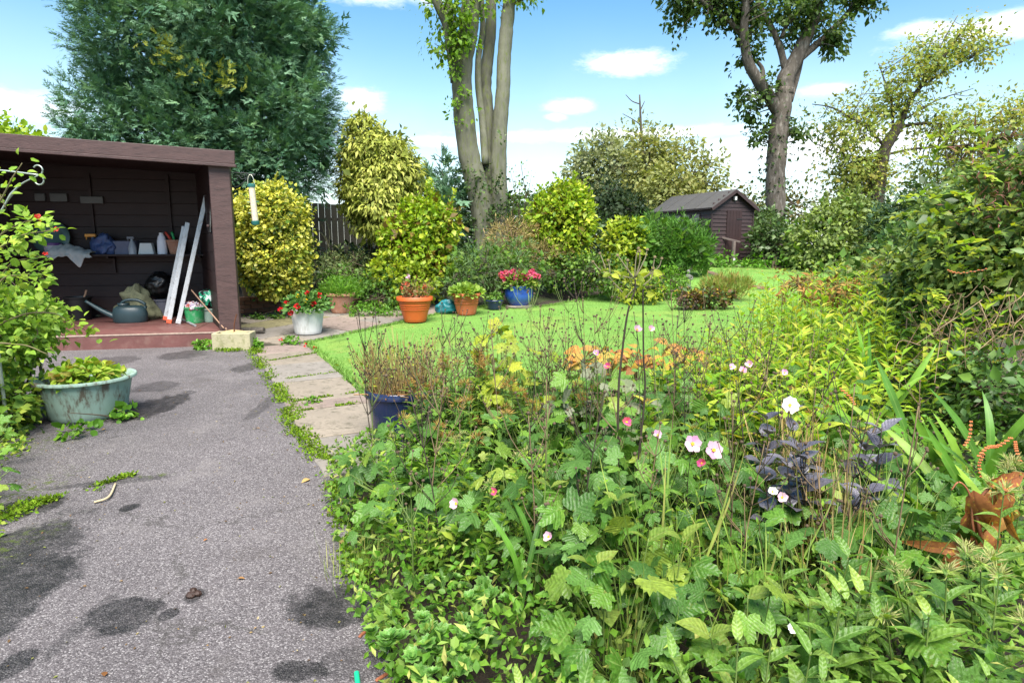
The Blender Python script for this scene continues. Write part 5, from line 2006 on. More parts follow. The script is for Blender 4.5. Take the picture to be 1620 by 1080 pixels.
    lobes = [LB(1040, 1110, -60, 55, Y, .9), LB(1090, 1180, -60, 60, Y, 1.0), LB(1130, 1240, -60, 75, Y, 1.2), LB(1225, 1330, -60, 70, Y, 1.2), LB(1310, 1420, -60, 30, Y, .9), LB(1285, 1345, 20, 85, Y, .7), LB(1160, 1200, 60, 110, Y, .5),
             LB(1158, 1215, 130, 188, Y, .6), LB(1190, 1216, 180, 240, Y, .4), LB(1245, 1285, 190, 222, Y, .4), LB(1200, 1235, 120, 150, Y, .4)]
    C, D = clump_centres(lobes, 330, .15, 0)
    P, tp, nm, S, r_ = leaf_clumps(C, D, 30, .30, .135, droop=.35)
    foliage(root, P - b, tp, nm, S, OV4, leaf_mat('leaf_backlit', [(.03, .065, .012), (.05, .10, .018), (.075, .135, .025), (.11, .17, .035)], .4), 'foliage', r_)  # dark green leaves of the forked tree
    twiggy(root, b, qs, C, BARKR, .035)
    C = np.array([p + b + rng.normal(0, .25, 3) for p in qs[0][rng.integers(0, 26, 70)]])
    P, tp, nm, S, r_ = leaf_clumps(C, unit(np.tile([0, -1.0, 0], (len(C), 1))), 14, .25, .11)
    foliage(root, P - b, tp, nm, S, DIAMOND, G_DARK, 'ivy', r_)

    # ---- airy autumn tree far right
    Y = 21.5
    base = tuple(gz((1388 - 810) / 1000 * Y, Y))
    b = np.array(base)
    root = thing('autumn_tree', 'airy spreading tree with thinning yellow-green leaves at the right', 'tree', base)
    qs = []
    mb = MB()
    qs += limbs(mb, base, [([(1382, 410), (1385, 330), (1392, 270), (1402, 232), (1425, 195)], 26, 15, 0)], Y, 10, .04)
    mb.build('trunk', plain('dark_bark', (.065, .053, .038), .9, .4, 6, bump=.6), root, smooth=True)
    for pl, w0, w1, dy in (([(1425, 195), (1440, 160), (1470, 120), (1500, 80), (1530, 40)], 9, 2, 0), ([(1402, 235), (1375, 205), (1345, 185), (1315, 170), (1285, 165)], 5, 1.2, -.4), ([(1395, 265), (1360, 250), (1320, 240), (1285, 225)], 4.5, 1.2, .5),
                           ([(1412, 215), (1412, 170), (1400, 130), (1390, 100)], 5, 1.2, .5), ([(1420, 200), (1470, 195), (1520, 200), (1580, 190), (1640, 170)], 5, 1.2, .3), ([(1400, 245), (1450, 235), (1520, 230), (1600, 215)], 4.5, 1.2, -.5),
                           ([(1455, 140), (1500, 110), (1550, 85), (1600, 70)], 3, 1, .3), ([(1470, 120), (1490, 70), (1515, 25)], 3, 1, -.2), ([(1430, 190), (1480, 160), (1540, 140)], 3, 1, 0)):
        mb = MB()
        qs += limbs(mb, base, [(pl, w0, w1, dy)], Y, 7, .04)
        mb.build('limb', MATS['dark_bark'], root, smooth=True)
    lobes = [LB(1275, 1400, 150, 260, Y, 1.5), LB(1290, 1440, 210, 320, Y, 1.6), LB(1350, 1480, 100, 220, Y, 1.5), LB(1400, 1540, 50, 150, Y, 1.3), LB(1480, 1580, 20, 110, Y, 1.1), LB(1430, 1560, 150, 250, Y, 1.5), LB(1500, 1640, 170, 270, Y, 1.4),
             LB(1430, 1600, 230, 310, Y, 1.4), LB(1560, 1680, 140, 220, Y, 1.0), LB(1300, 1400, 230, 330, Y, 1.0)]
    C, D = clump_centres(lobes, 680, .1, 0)
    P, tp, nm, S, r_ = leaf_clumps(C, D, 25, .46, .11, droop=.3, rsq=(1.2, 1, .75))
    foliage(root, P - b, tp, nm, S, OV4, leaf_mat('leaf_autumn', [(.15, .23, .05), (.20, .28, .06), (.27, .32, .065), (.35, .31, .055), (.23, .30, .08)], .4), 'foliage', r_)
    twiggy(root, b, qs, C, MATS['dark_bark'], .013)

    # ---- far trees
    for nm, lb, lobes, ncl, per, rc, size, cols, Y, tx, wtr in (
            ('round_tree', 'rounded grey-green tree beyond the garden left of the shed', [LB(890, 980, 225, 330, 33), LB(905, 1010, 205, 320, 33), LB(960, 1060, 195, 340, 34), LB(885, 960, 280, 370, 32), LB(940, 1030, 240, 360, 32)], 330, 34, .6, .20, [(.15, .19, .09), (.20, .24, .12), (.24, .27, .13), (.27, .28, .13)], 33, 965, .5),  # leaf colours lightened to carry the haze of distance
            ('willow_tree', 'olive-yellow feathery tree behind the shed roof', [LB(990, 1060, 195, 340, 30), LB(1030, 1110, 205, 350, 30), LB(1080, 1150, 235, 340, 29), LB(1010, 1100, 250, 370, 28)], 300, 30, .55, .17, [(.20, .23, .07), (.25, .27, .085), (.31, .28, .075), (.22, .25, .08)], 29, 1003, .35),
            ('dark_evergreen', 'dark evergreen mass between the lime shrub and the shed', [LB(925, 1000, 285, 400, 24), LB(960, 1030, 310, 400, 23)], 130, 34, .4, .15, [(.025, .045, .018), (.04, .065, .026), (.055, .085, .034)], 24, 960, .4),
            ('hedge_tree', 'mixed hazy hedgerow trees between the shed and the forked trunk', [LB(1130, 1230, 295, 400, 27), LB(1180, 1300, 280, 400, 28)], 120, 18, .5, .17, [(.07, .09, .02), (.12, .12, .03), (.20, .11, .03)], 27, 1200, .35),
            ('far_tree', 'low grey-green treetops behind the airy autumn tree', [LB(1290, 1420, 270, 400, 27), LB(1400, 1560, 260, 420, 27), LB(1540, 1700, 220, 420, 26)], 260, 24, .5, .17, [(.05, .07, .02), (.09, .10, .03), (.14, .13, .03)], 27, 1450, .4)):
        base = tuple(gz((tx - 810) / 1000 * Y, Y))
        b = np.array(base)
        root = thing(nm, lb, 'tree', base)
        C, D = clump_centres(lobes, ncl, .35, .3)
        P, tp, nrm, S, r_ = leaf_clumps(C, D, per, rc, size, droop=.2)
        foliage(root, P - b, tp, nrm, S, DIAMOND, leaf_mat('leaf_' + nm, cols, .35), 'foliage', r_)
        mb = MB()
        q0 = spline([np.array([0, 0, -.1]), np.array([.1, 0, 1.2]), np.array(lobes[0][:3]) * .4 + np.array(lobes[1][:3]) * .6 - b], 5)
        mb.tube(q0, np.linspace(wtr / 2, .06, len(q0)), 8)
        mb.build('trunk', MATS['dark_bark'], root, smooth=True)
        qs = [q0]
        lm = MB()
        for l in lobes:
            e = np.array(l[:3]) + [0, 0, l[5] * .5] - b
            q = spline([q0[5], q0[5] * .5 + e * .5 + rng.normal(0, .3, 3), e], 5)
            lm.tube(q, np.linspace(.12, .03, len(q)), 6)
            qs.append(q)
        lm.build('limb', MATS['dark_bark'], root, smooth=True)
        twiggy(root, b, qs, C, MATS['dark_bark'], .05, every=2)
    # bare leader above the round tree
    root = thing('dead_treetop', 'thin bare dead leader rising above the far round tree', 'tree', tuple(gz(6.4, 31)))
    b = np.array(root.location)
    mb = MB()
    limbs(mb, b, [([(1030, 400), (1022, 290), (1015, 215), (1012, 150)], 10, 2.2, 0), ([(1013, 165), (1000, 160), (990, 150)], 2, 1, 0), ([(1016, 200), (1003, 190), (985, 180)], 2, 1, 0), ([(1013, 175), (1020, 160)], 2, 1, 0)], 31, 5)
    mb.build('stem', MATS['dark_bark'], root, smooth=True)

    # ---- shrubs round the far lawn
    FE = leaf_mat('leaf_feathery', [(.05, .14, .02), (.08, .20, .025), (.12, .26, .04)], .3)
    bush('feathery_shrub', 'bright green feathery shrub growing in front of the shed windows', 'shrub', gpt(1050, 432), [LB(1005, 1075, 345, 430, 15.0), LB(1045, 1112, 350, 430, 15.0), LB(1075, 1125, 365, 425, 14.8), LB(985, 1040, 360, 430, 14.8)], 230, 34, .22, .13, NARROW, FE, fill=G_MID, droop=-.5, twigs=60, shoots=60, shoot_len=.3)
    bush('yellowish_shrub', 'yellow-green low shrub left of the feathery one', 'shrub', gpt(985, 432), [LB(958, 1015, 352, 410, 14.6), LB(960, 1010, 375, 435, 14.5)], 90, 26, .16, .1, OV4, G_YEL, fill=G_MID)
    bush('clipped_mound', 'low rounded clipped green mound on the bank beside the statue', 'shrub', gpt(1058, 466), [LB(1030, 1088, 424, 470, 13.2), LB(1010, 1065, 440, 478, 12.8)], 110, 30, .10, .045, OV4, G_FRESH, fill=G_MID)
    bush('fern_plant', 'ferny yellowing plant at the lawn edge left of the clipped mound', 'plant', gpt(1015, 474), [LB(975, 1050, 430, 480, 12.2), LB(940, 1000, 415, 465, 12.8)], 100, 24, .12, .07, LN4, G_YEL, fill=G_DARK)
    bush('rockery_plant', 'low bedding plants with yellow flowers and dark leaves on the lawn', 'plant', gpt(1112, 484), [LB(1072, 1110, 460, 486, 11.4), LB(1095, 1160, 458, 486, 11.5)], 70, 22, .09, .055, OV4, leaf_mat('leaf_rockery', [(.06, .12, .03), (.12, .17, .03), (.14, .06, .03), (.05, .03, .02), (.40, .28, .03)], .3), fill=G_DARK, twigs=5)
    bush('laurel_shrub', 'dark glossy shrub right of the shed under the forked tree', 'shrub', gpt(1222, 425), [LB(1190, 1265, 345, 435, 17.6), LB(1185, 1230, 330, 400, 19)], 150, 26, .24, .11, OV4, leaf_mat('leaf_laurel', [(.02, .05, .015), (.04, .08, .02), (.07, .12, .035), (.12, .17, .06)], .2, .3), fill=G_DARK)
    bush('pale_shrub', 'large pale grey-green rounded shrub at the right end of the lawn', 'shrub', tuple(gz(8.4, 16.4)), [LB(1255, 1350, 330, 430, 16.2), LB(1290, 1385, 312, 420, 16.4), LB(1340, 1400, 330, 430, 16.2), LB(1255, 1395, 390, 446, 15.8)], 340, 26, .2, .105, OV4, leaf_mat('leaf_pale', [(.12, .17, .05), (.17, .23, .07), (.22, .28, .09), (.20, .27, .04)], .3), fill=G_MID, shoots=60)
    bush('yew_shrub', 'dark blue-green shrub behind the pale rounded shrub', 'shrub', gpt(1430, 436), [LB(1375, 1470, 308, 430, 14.6), LB(1420, 1520, 290, 440, 14.0)], 190, 30, .22, .12, LN4, leaf_mat('leaf_yew', [(.035, .075, .035), (.055, .105, .05), (.075, .135, .06), (.20, .27, .04)], .2), fill=G_DARK)
    bush('ground_weeds', 'weedy greenery along the foot of the shed', 'plant', gpt(1190, 424), [LB(1105, 1180, 405, 432, 17.2), LB(1170, 1290, 405, 440, 16.8)], 90, 24, .14, .08, OV4, G_FRESH, twigs=5)
    tuft = bush('long_grass', 'patch of longer yellowish grass on the lawn bank', 'grass', gpt(1140, 462), [LB(1105, 1190, 440, 470, 12.6)], 80, 40, .14, .09, NARROW, leaf_mat('leaf_longgrass', [(.16, .26, .04), (.28, .30, .06), (.34, .24, .08)], .3), twigs=3, droop=-1.2)


background()
big_trees()
# ------------------------------------------------------------------ planting near the camera: every large leaf is a piece of its own
LEAFM = {}


def leaf_meshes(key, tpls, mats):
    if key not in LEAFM:
        out = []
        for m in mats:
            for t in tpls:
                out.append(MB().leaves(t, [[0, 0, 0]], np.eye(3)[None], [1.0], np.array([rng.random() * .3])).mesh('leaf', m, smooth=True))
        LEAFM[key] = out
    return LEAFM[key]


def put_leaves(root, meshes, pos, tip, nrm, size, name='leaf', wts=None):
    Rm = frames(np.asarray(tip, float), np.asarray(nrm, float))
    size = np.broadcast_to(size, (len(pos),))
    pick = rng.choice(len(meshes), len(pos), p=wts)
    for p, r, s, k in zip(pos, Rm, size, pick):
        o = bpy.data.objects.new(name, meshes[k])
        COL.objects.link(o)
        o.parent = root
        M = Matrix.Identity(4)
        sx = s * rng.uniform(.85, 1.15)
        for i in range(3):
            M[i][0], M[i][1], M[i][2], M[i][3] = r[i, 0] * sx, r[i, 1] * s, r[i, 2] * s, p[i]
        o.matrix_basis = M


AN = leaf_mat('leaf_anemone', [(.036, .10, .012), (.062, .155, .016), (.092, .21, .021), (.14, .265, .03), (.08, .18, .02), (.25, .32, .042)], .32, .4, spec=.38, vein=((.22, .32, .08), .45), spot=((.17, .17, .045), .4, 14), ribs=.2)
AN_D = leaf_mat('leaf_anemone_dark', [(0.045, 0.112, 0.021), (0.075, 0.165, 0.03), (0.105, 0.225, 0.045)], .28, .38, vein=((.12, .20, .06), .45), spot=((.035, .03, .018), .7, 9), ribs=.2)
AN_G = leaf_mat('leaf_mildewed', [(.15, .17, .10), (.20, .21, .14), (.11, .14, .06)], .2, .7, vein=((.22, .26, .14), .5), spot=((.05, .04, .035), .8, 8))
AN_L = leaf_mat('leaf_mallow', [(.20, .30, .02), (.30, .37, .03), (.38, .40, .04), (.24, .32, .05)], .4, .45, vein=((.40, .42, .12), .5), spot=((.14, .20, .03), .5, 7), ribs=.3)
PH = leaf_mat('leaf_phlox', [(.065, .15, .022), (.095, .20, .028), (.14, .26, .035), (.20, .30, .045)], .3, .38, vein=((.18, .28, .08), .6), ribs=.25, spec=.4)
LC = leaf_mat('leaf_lance', [(.075, .16, .022), (.115, .22, .03), (.165, .28, .045), (.25, .33, .055)], .34, .4, vein=((.24, .36, .12), .6), ribs=.22, spec=.38)
LOO = leaf_mat('leaf_loosestrife', [(.14, .29, .02), (.21, .37, .028), (.29, .43, .036), (.37, .45, .045), (.42, .38, .06)], .36, .45)
CRO = leaf_mat('leaf_crocosmia', [(0.06, 0.156, 0.024), (0.108, 0.252, 0.03), (0.168, 0.324, 0.036), (0.288, 0.372, 0.048)], .3, .38, vein=((.20, .32, .07), .4))
PUR = leaf_mat('leaf_purple', [(.05, .045, .056), (.09, .083, .10), (.17, .16, .185)], .08, .28, vein=((.15, .14, .16), .4), spec=.5, ribs=.3)
DEAD = leaf_mat('leaf_dead', [(.34, .12, .04), (.42, .17, .06), (.26, .08, .03), (.46, .26, .07)], .35, .55, spot=((.62, .42, .05), .85, 8), vein=((.16, .05, .02), .7))
HOST = leaf_mat('leaf_orange', [(.42, .18, .035), (.48, .24, .06), (.45, .29, .04), (.34, .26, .05), (.36, .13, .04), (.22, .10, .04)], .3, .6, ribs=.3)
HON = leaf_mat('leaf_honeysuckle', [(.07, .135, .03), (.10, .18, .04), (.14, .22, .05), (.19, .26, .065), (.28, .32, .05)], .28, .36, vein=((.14, .22, .06), .5))
ROS = leaf_mat('leaf_rose', [(.13, .25, .025), (.19, .33, .03), (.27, .40, .045), (.35, .43, .05)], .38, .45, vein=((.32, .40, .10), .4))
GRS = leaf_mat('blade_green', [(.12, .22, .03), (.19, .30, .05), (.28, .35, .07), (.36, .34, .10)], .3, .55)
CREAM = plain('anther_gold', (.70, .42, .03), .7, .2, 60)
SEEDM = plain('seedhead_brown', (.075, .05, .03), .9, .4, 30)


def strap(n=9, width=.035, bend=.9, fold=.25, tiptaper=.75):
    t = np.linspace(0, 1, n + 1)
    a = bend * t ** 1.6
    ds = 1 / n
    y = np.concatenate([[0], np.cumsum(np.cos(a[:-1]) * ds)])
    z = np.concatenate([[0], -np.cumsum(np.sin(a[:-1]) * ds)])
    w = width * np.where(t < tiptaper, .7 + .3 * np.sin(math.pi * t / (2 * tiptaper)), np.clip((1 - t) / (1 - tiptaper), 0, 1) ** .8)
    mid = np.stack([0 * t, y, z], -1)
    l = np.stack([-w, y, z + fold * w], -1)
    r = np.stack([w, y, z + fold * w], -1)
    k = n + 1
    q = []
    for i in range(n):
        q += [[i, i + 1, k + i + 1, k + i], [i, 2 * k + i, 2 * k + i + 1, i + 1]]
    return np.vstack([mid, l, r]), [np.array(q)], np.concatenate([np.ones(k), np.zeros(2 * k)])


STRAPS = [strap(9, .028, .3), strap(9, .025, .7), strap(9, .03, 1.1), strap(10, .024, 1.6)]


def wiry_stalk(root, b, H, lean=(0, 0), tiers=3, mat=None, dens=3, heads=.006, name='flower_stalk', r=.0035, spread=.16):
    """thin branching stalk ending in little round seed heads"""
    mb, hb = MB(), MB()
    b = np.asarray(b, float)
    top = b + np.array([lean[0], lean[1], H])
    m = spline([b, b * .5 + top * .5 + rng.normal(0, .02, 3), top], 5)
    mb.tube(m, np.linspace(r, r * .55, len(m)), 5)
    ends = [top]
    for t in range(tiers):
        o = m[int(len(m) * (.45 + .5 * t / tiers))]
        for k in range(dens):
            a = rng.uniform(0, 6.28)
            L = spread * rng.uniform(.5, 1.2)
            e = o + np.array([math.cos(a) * L * .55, math.sin(a) * L * .55, L * rng.uniform(.6, 1.1)])
            q = spline([o, o * .5 + e * .5 + np.array([math.cos(a), math.sin(a), -.3]) * L * .08, e], 3)
            mb.tube(q, np.linspace(r * .6, r * .35, len(q)), 4)
            ends.append(e)
            if rng.random() < .5:
                e2 = q[3] + np.array([rng.normal(0, .03), rng.normal(0, .03), L * .45])
                mb.tube([q[3], e2], r * .35, 4)
                ends.append(e2)
    st = mb.build(name, mat or STEMD, root, smooth=True)
    for e in ends:
        s = heads * rng.uniform(.7, 1.3)
        hb.lathe([(.0004, -s), (s * .8, -s * .55), (s, 0), (s * .8, s * .6), (.0004, s)], 6, c=e)
    stuff(hb.build('seedhead', SEEDM, st))
    return st


def anemone_flower(root, p, r, mat, face, petals=6, name='flower', cup=.35):
    """open flower of rounded petals round a yellow centre"""
    f = unit(np.asarray(face, float))
    u = unit(np.cross(f, [0, 0, 1.0]))
    v = np.cross(u, f)
    mb = MB()
    tips, nr, base = [], [], []
    for k in range(petals):
        a = k * 2 * math.pi / petals + rng.normal(0, .08)
        d = u * math.cos(a) + v * math.sin(a)
        tips.append(d + f * cup * rng.uniform(.5, 1.3))
        nr.append(f - d * cup)
        base.append(d * r * .12)
    tpl = blade(4, .42, .06, -.15, .75, .6)
    mb.leaves(tpl, np.array(base), frames(np.array(tips), np.array(nr)), np.full(petals, r * rng.uniform(.9, 1.1)))
    o = mb.build(name, mat, root, smooth=True, loc=tuple(p))
    c = MB()
    n = 40
    dd = unit(f * 1.1 + rand_dirs(n) * .9)
    for q in dd:
        c.lathe([(.0002, -r * .05), (r * .05, 0), (.0002, r * .05)], 5, c=q * r * rng.uniform(.16, .26) + f * r * .05)
    c.lathe([(.0002, -r * .1), (r * .13, 0), (.0002, r * .12)], 8, c=f * r * .1)
    c.build('flower_centre', CREAM, o)
    return o


CLUMPS = []


def anemone(x, y, n, h, spread, label, key='mix', smin=.055, smax=.105, group='anemone clumps filling the bed', wts=None, name='anemone_clump'):
    base = gz(x, y)
    root = thing(name, label, 'plant', base, 0, group)
    ms = {'mix': leaf_meshes('an_mix', LOBED, [AN, AN_D]), 'dark': leaf_meshes('an_dark', LOBED, [AN_D]), 'light': leaf_meshes('an_l', LOBED, [AN_L]), 'grey': leaf_meshes('an_g', LOBED, [AN_G, AN]), 'fresh': leaf_meshes('an_f', LOBED, [AN])}[key]
    a = rng.uniform(0, 6.283, n)
    u = np.sqrt(rng.random(n))
    r = spread * u
    z = h * (1 - .45 * u ** 2) * rng.uniform(.55, 1.12, n)
    out = np.stack([np.cos(a), np.sin(a), 0 * a], -1)
    P = out * r[:, None] + np.stack([0 * a, 0 * a, z], -1)
    tip = unit(out * (.6 + .6 * u[:, None]) + rng.normal(0, .35, (n, 3)) + [0, 0, -.1])
    nrm = unit(np.array([0, -.25, 1.0]) + out * .45 + rng.normal(0, .42, (n, 3)))
    S = rng.uniform(smin, smax, n)
    put_leaves(root, ms, P, tip, nrm, S, 'leaf')
    mb = MB()
    for p, o in zip(P, out):
        s0 = np.array([rng.normal(0, .04), rng.normal(0, .04), -.02])
        q = spline([s0, s0 * .4 + p * .6 + [0, 0, .05 * h], p], 3)
        mb.tube(q, np.linspace(.003, .0018, len(q)), 4, cap=False)
    stuff(mb.build('stem', STEMG, root, smooth=True))
    CLUMPS.append((x, y, root))
    return root


def upright(x, y, n, H, label, meshes, name, group, lsize=.085, spread=.12, lpairs=8, top=None, lean=.12, stem_mat=None, part=True, cat='plant', leafz=.2, stem_r=.004, droop=.0, tpl=None, mat=None, whorl=2):
    """clump of upright leafy stems; leaves in pairs up each stem"""
    base = gz(x, y)
    root = thing(name, label, cat, base, 0, group)
    allP, allT, allN, allS = [], [], [], []
    tops = []
    for k in range(n):
        a = rng.uniform(0, 6.28)
        s0 = np.array([math.cos(a), math.sin(a), 0]) * spread * rng.random() + [0, 0, -.02]
        h = H * rng.uniform(.75, 1.1)
        e = s0 + np.array([math.cos(a) * lean * rng.uniform(0, 1.6), math.sin(a) * lean * rng.uniform(0, 1.6), h])
        q = spline([s0, s0 * .5 + e * .5 + rng.normal(0, .012, 3), e], 6)
        MB().tube(q, np.linspace(stem_r, stem_r * .5, len(q)), 5).build('stem', stem_mat or STEMG, root, smooth=True)
        tops.append(e)
        tt = np.linspace(leafz, .97, lpairs)
        for i, t in enumerate(tt):
            f = t * (len(q) - 1)
            j = min(int(f), len(q) - 2)
            p = q[j] + (q[j + 1] - q[j]) * (f - j)
            b0 = i * 1.57 + rng.normal(0, .25)
            for m in range(whorl):
                aa = b0 + m * 2 * math.pi / whorl
                o = np.array([math.cos(aa), math.sin(aa), 0])
                up = .35 + .5 * t - droop
                allP.append(p)
                allT.append(o + [0, 0, up + rng.normal(0, .15)])
                allN.append(np.array([0, 0, 1.0]) - o * up * .6 + rng.normal(0, .15, 3))
                allS.append(lsize * (1.05 - .55 * abs(t - .5)) * rng.uniform(.75, 1.2))
    if part:
        put_leaves(root, meshes, allP, allT, allN, np.array(allS))
    else:
        foliage(root, np.array(allP), np.array(allT), np.array(allN), np.array(allS), tpl, mat)
    if top:
        for e in tops:
            kk = 46
            d = rand_dirs(kk, .6)
            MB().leaves(NARROW, e + d * .012, frames(unit(d + rand_dirs(kk) * .4), rand_dirs(kk)), rng.uniform(.02, .05, kk) * top[1]).build('seedhead', top[0], root)
    return root


RUST = leaf_mat('rusty_seedhead', [(.20, .10, .03), (.30, .16, .05), (.36, .24, .07), (.22, .22, .06)], .2, .8, spec=.1)
PALE = leaf_mat('pale_seedhead', [(.30, .33, .10), (.38, .40, .16), (.42, .36, .18), (.26, .32, .08)], .3, .7, spec=.1)


def bed_edge_x(y):
    return np.interp(y, [1.0, 1.78, 2.3, 2.8, 3.4, 3.95, 4.5, 5.2], [-.05, -.33, -.58, -.76, -.98, -1.08, -.78, -.6])


PHLOX, LANCEP, HOSTAS = [], [], []
ORD = ['leftmost', 'second from the left', 'third from the left', 'fourth from the left', 'fifth from the left', 'fifth from the right', 'fourth from the right', 'third from the right', 'second from the right', 'rightmost']


def by_place(roots, text):
    roots = sorted(roots, key=lambda r: r.location.x / r.location.y)
    n = len(roots)
    words = ORD if n == 10 else ORD[:n - 1] + ['rightmost']
    for r, w_ in zip(roots, words):
        r['label'] = w_ + ' of the ' + text


def front_bed():
    # --- anemone drift: spaced over the bed, back to front
    lab = 'anemone clump with lobed toothed green leaves in the front bed'
    spots = []
    for y in np.arange(1.75, 4.9, .37):
        x0 = bed_edge_x(y) + .22
        x1 = min(.62 * y + .1, 1.9)
        nx = max(2, int((x1 - x0) / .40))
        for k in range(nx + 1):
            spots.append((x0 + (x1 - x0) * k / nx + rng.normal(0, .06), y + rng.normal(0, .07)))
    for (x, y) in spots:
        if (y > 3.55 and x < -.42) or (y < 2.25 and x < .02):
            continue
        d = max(.0, min(1, (y - 1.6) / 2))
        anemone(x, y, int(rng.integers(30, 44)), rng.uniform(.28, .42) + .10 * d, rng.uniform(.23, .32), lab, 'mix', .055, .125)
    # distinctive clumps
    for (x, y, h, key, lb) in ((.42, 3.45, .66, 'grey', 'mildewed grey-blotched mallow leaves below the tall seedhead stem'), (.62, 3.7, .62, 'grey', 'grey mildewed broad leaves in front of the orange hosta'),
                               (-.08, 3.85, .84, 'light', 'tall lime-green mallow-leaved plant against the lawn, left group'), (.08, 3.75, .78, 'light', 'lime-green mallow-leaved plant left of the seedhead stems'),
                               (.36, 2.6, .56, 'dark', 'clump with blackened dark green leaves in the middle of the bed')):
        anemone(x, y, 34, h, .27, lb, key, .07, .12, None, name='mallow_plant' if key != 'dark' else 'anemone_clump')
    # --- phlox: upright, with rusty seed heads
    pm = leaf_meshes('phlox', [LANCE, LANCE_B], [PH])
    for i, (px, py, H, n) in enumerate(((738, 742, .62, 6), (705, 720, .55, 5), (770, 735, .66, 6), (800, 750, .56, 5), (668, 730, .48, 5), (840, 742, .55, 5), (742, 790, .5, 5), (890, 735, .52, 5), (930, 740, .5, 4), (700, 780, .42, 4))):
        p = gp(px, py)
        PHLOX.append(upright(p.x, p.y, n, H, 'phlox', pm, 'phlox_plant', 'phlox plants behind the anemones', .105, .1, 8, (RUST, 1.0)))
    # --- lance-leaved plants along the bottom right
    lm = leaf_meshes('lance', [LANCE, LANCE_B], [LC])
    for (x, y, H, n) in ((.55, 1.38, .40, 5), (.82, 1.5, .42, 5), (1.05, 1.42, .42, 5), (1.25, 1.6, .46, 5), (.95, 1.72, .44, 5), (1.5, 1.75, .5, 5), (1.75, 2.0, .55, 5), (1.35, 1.35, .42, 5), (1.95, 2.3, .55, 4), (.25, 1.5, .30, 4)):
        LANCEP.append(upright(x, y, n, H, 'lance-leaved plant', lm, 'lance_leaved_plant', 'lance-leaved plants along the bottom edge', .11, .12, 6, (PALE, .85) if x > 1.2 else None, .1))
    # broad mottled leaves in the middle foreground
    om = leaf_meshes('broad', [OVATE_B, OVATE], [leaf_mat('leaf_mottled', [(.09, .17, .024), (.14, .22, .034), (.20, .27, .045)], .35, .45, vein=((.24, .31, .09), .5), spot=((.24, .15, .05), .45, 16), ribs=.25)])
    for (px, py, H, lb) in ((1010, 900, .48, 'plant with broad mottled oval leaves in the centre foreground'), (960, 800, .5, 'plant with pale broad oval leaves left of the pink flowers'), (1170, 960, .40, 'plant with one pale rolled oval leaf before the dry grass')):
        p = pz(px, py, .3)
        upright(p.x, p.y, 3, H * .85, lb, om, 'broad_leaved_plant', None, .105, .1, 3, None, .12)
    # --- purple-black plant
    p = pz(1300, 735, .42)
    upright(p.x, p.y, 9, .56, 'dark purple-black leaved plant beside the white flower', leaf_meshes('purple', [OVATE_B, OVATE], [PUR]), 'purple_leaved_plant', None, .115, .22, 5, None, .16, STEMD, leafz=.45)
    p = pz(1230, 720, .36)
    upright(p.x, p.y, 4, .44, 'small dark purple leaved plant left of the purple-black clump', leaf_meshes('purple', [], []), 'purple_leaved_plant', None, .09, .1, 4, None, .12, STEMD, leafz=.4)
    # --- crocosmia fans and iris-like straps
    sm = leaf_meshes('crocosmia', STRAPS, [CRO])
    fans = [(1.9, 2.5, .56, 24, -1.2, 'crocosmia fan arching left beside the dead brown leaves'), (2.15, 2.75, .66, 28, -1.3, 'broad pleated crocosmia fan sweeping left at the right of the bed'), (1.95, 3.1, .66, 22, -1.1, 'crocosmia fan below the honeysuckle stems'),
            (2.35, 3.0, .72, 14, -.6, 'crocosmia clump at the right edge of the bed'), (2.1, 2.35, .6, 14, -.9, 'crocosmia clump behind the dead brown plant'), (1.5, 2.95, .42, 10, -.7, 'crocosmia straps rising through the dry grass'),
            (2.35, 3.45, .66, 24, -1.0, 'crocosmia fan sweeping left in front of the ivy'), (1.75, 3.45, .5, 16, -.9, 'crocosmia leaves behind the purple-black plant'), (2.3, 4.05, .78, 7, 0.0, 'upright yellow-green strap leaves in front of the honeysuckle'), (.12, 1.55, .34, 5, .3, 'pale strap leaves rising at the bottom centre'), (.05, 2.15, .4, 5, .2, 'arching strap leaves in the middle of the anemones')]
    for (x, y, L, n, ln, lb) in fans:
        root = thing('crocosmia_clump', lb, 'plant', gz(x, y))
        a = rng.normal(0, .5, n)
        tip = np.stack([ln * rng.uniform(.3, 1.2, n) + rng.normal(0, .22, n), rng.normal(-.15, .3, n), rng.uniform(.25, .85, n) + (.5 if abs(ln) < .5 else 0)], -1)
        nrm = np.stack([rng.normal(0, .4, n), -np.ones(n) * .8 + rng.normal(0, .3, n), .8 + 0 * a], -1)
        P = np.stack([rng.normal(0, .06, n), rng.normal(0, .05, n), np.full(n, -.02)], -1)
        put_leaves(root, sm, P, tip, nrm, L * rng.uniform(.7, 1.25, n))
    for (px, py) in ((1540, 690), (1560, 720), (1600, 700), (1500, 705), (1330, 625), (1350, 600), (1590, 680)):
        pass
    # orange bead-like seed strings
    om_ = plain('orange_beads', (.45, .13, .035), .6, .3, 30)
    for i, (pts, Y, lb) in enumerate((([(1548, 722), (1562, 708), (1580, 705), (1600, 692)], 2.3, 'arching string of orange seed beads over the crocosmia, right'), ([(1553, 755), (1549, 735), (1555, 720)], 2.32, 'hanging string of orange seed beads above the dead leaves'),
                                      ([(1536, 668), (1534, 690), (1526, 705)], 2.5, 'short drooping orange seed string left of the arching one'), ([(1330, 615), (1345, 628), (1352, 640)], 3.3, 'orange seed string hanging in the yellow loosestrife'), ([(1614, 730), (1608, 712), (1606, 700)], 2.3, 'orange seed string at the right edge'),
                                      ([(1500, 428), (1520, 432), (1560, 426)], 4.1, 'reddish seed string across the honeysuckle'))):
        q = spline([tuple(at(x, y, Y)) for x, y in pts], 7)
        o0 = q[0].copy()
        mb = MB().tube(q - o0, .002, 4)
        r = thing('seed_string', lb, 'seed string', tuple(o0))
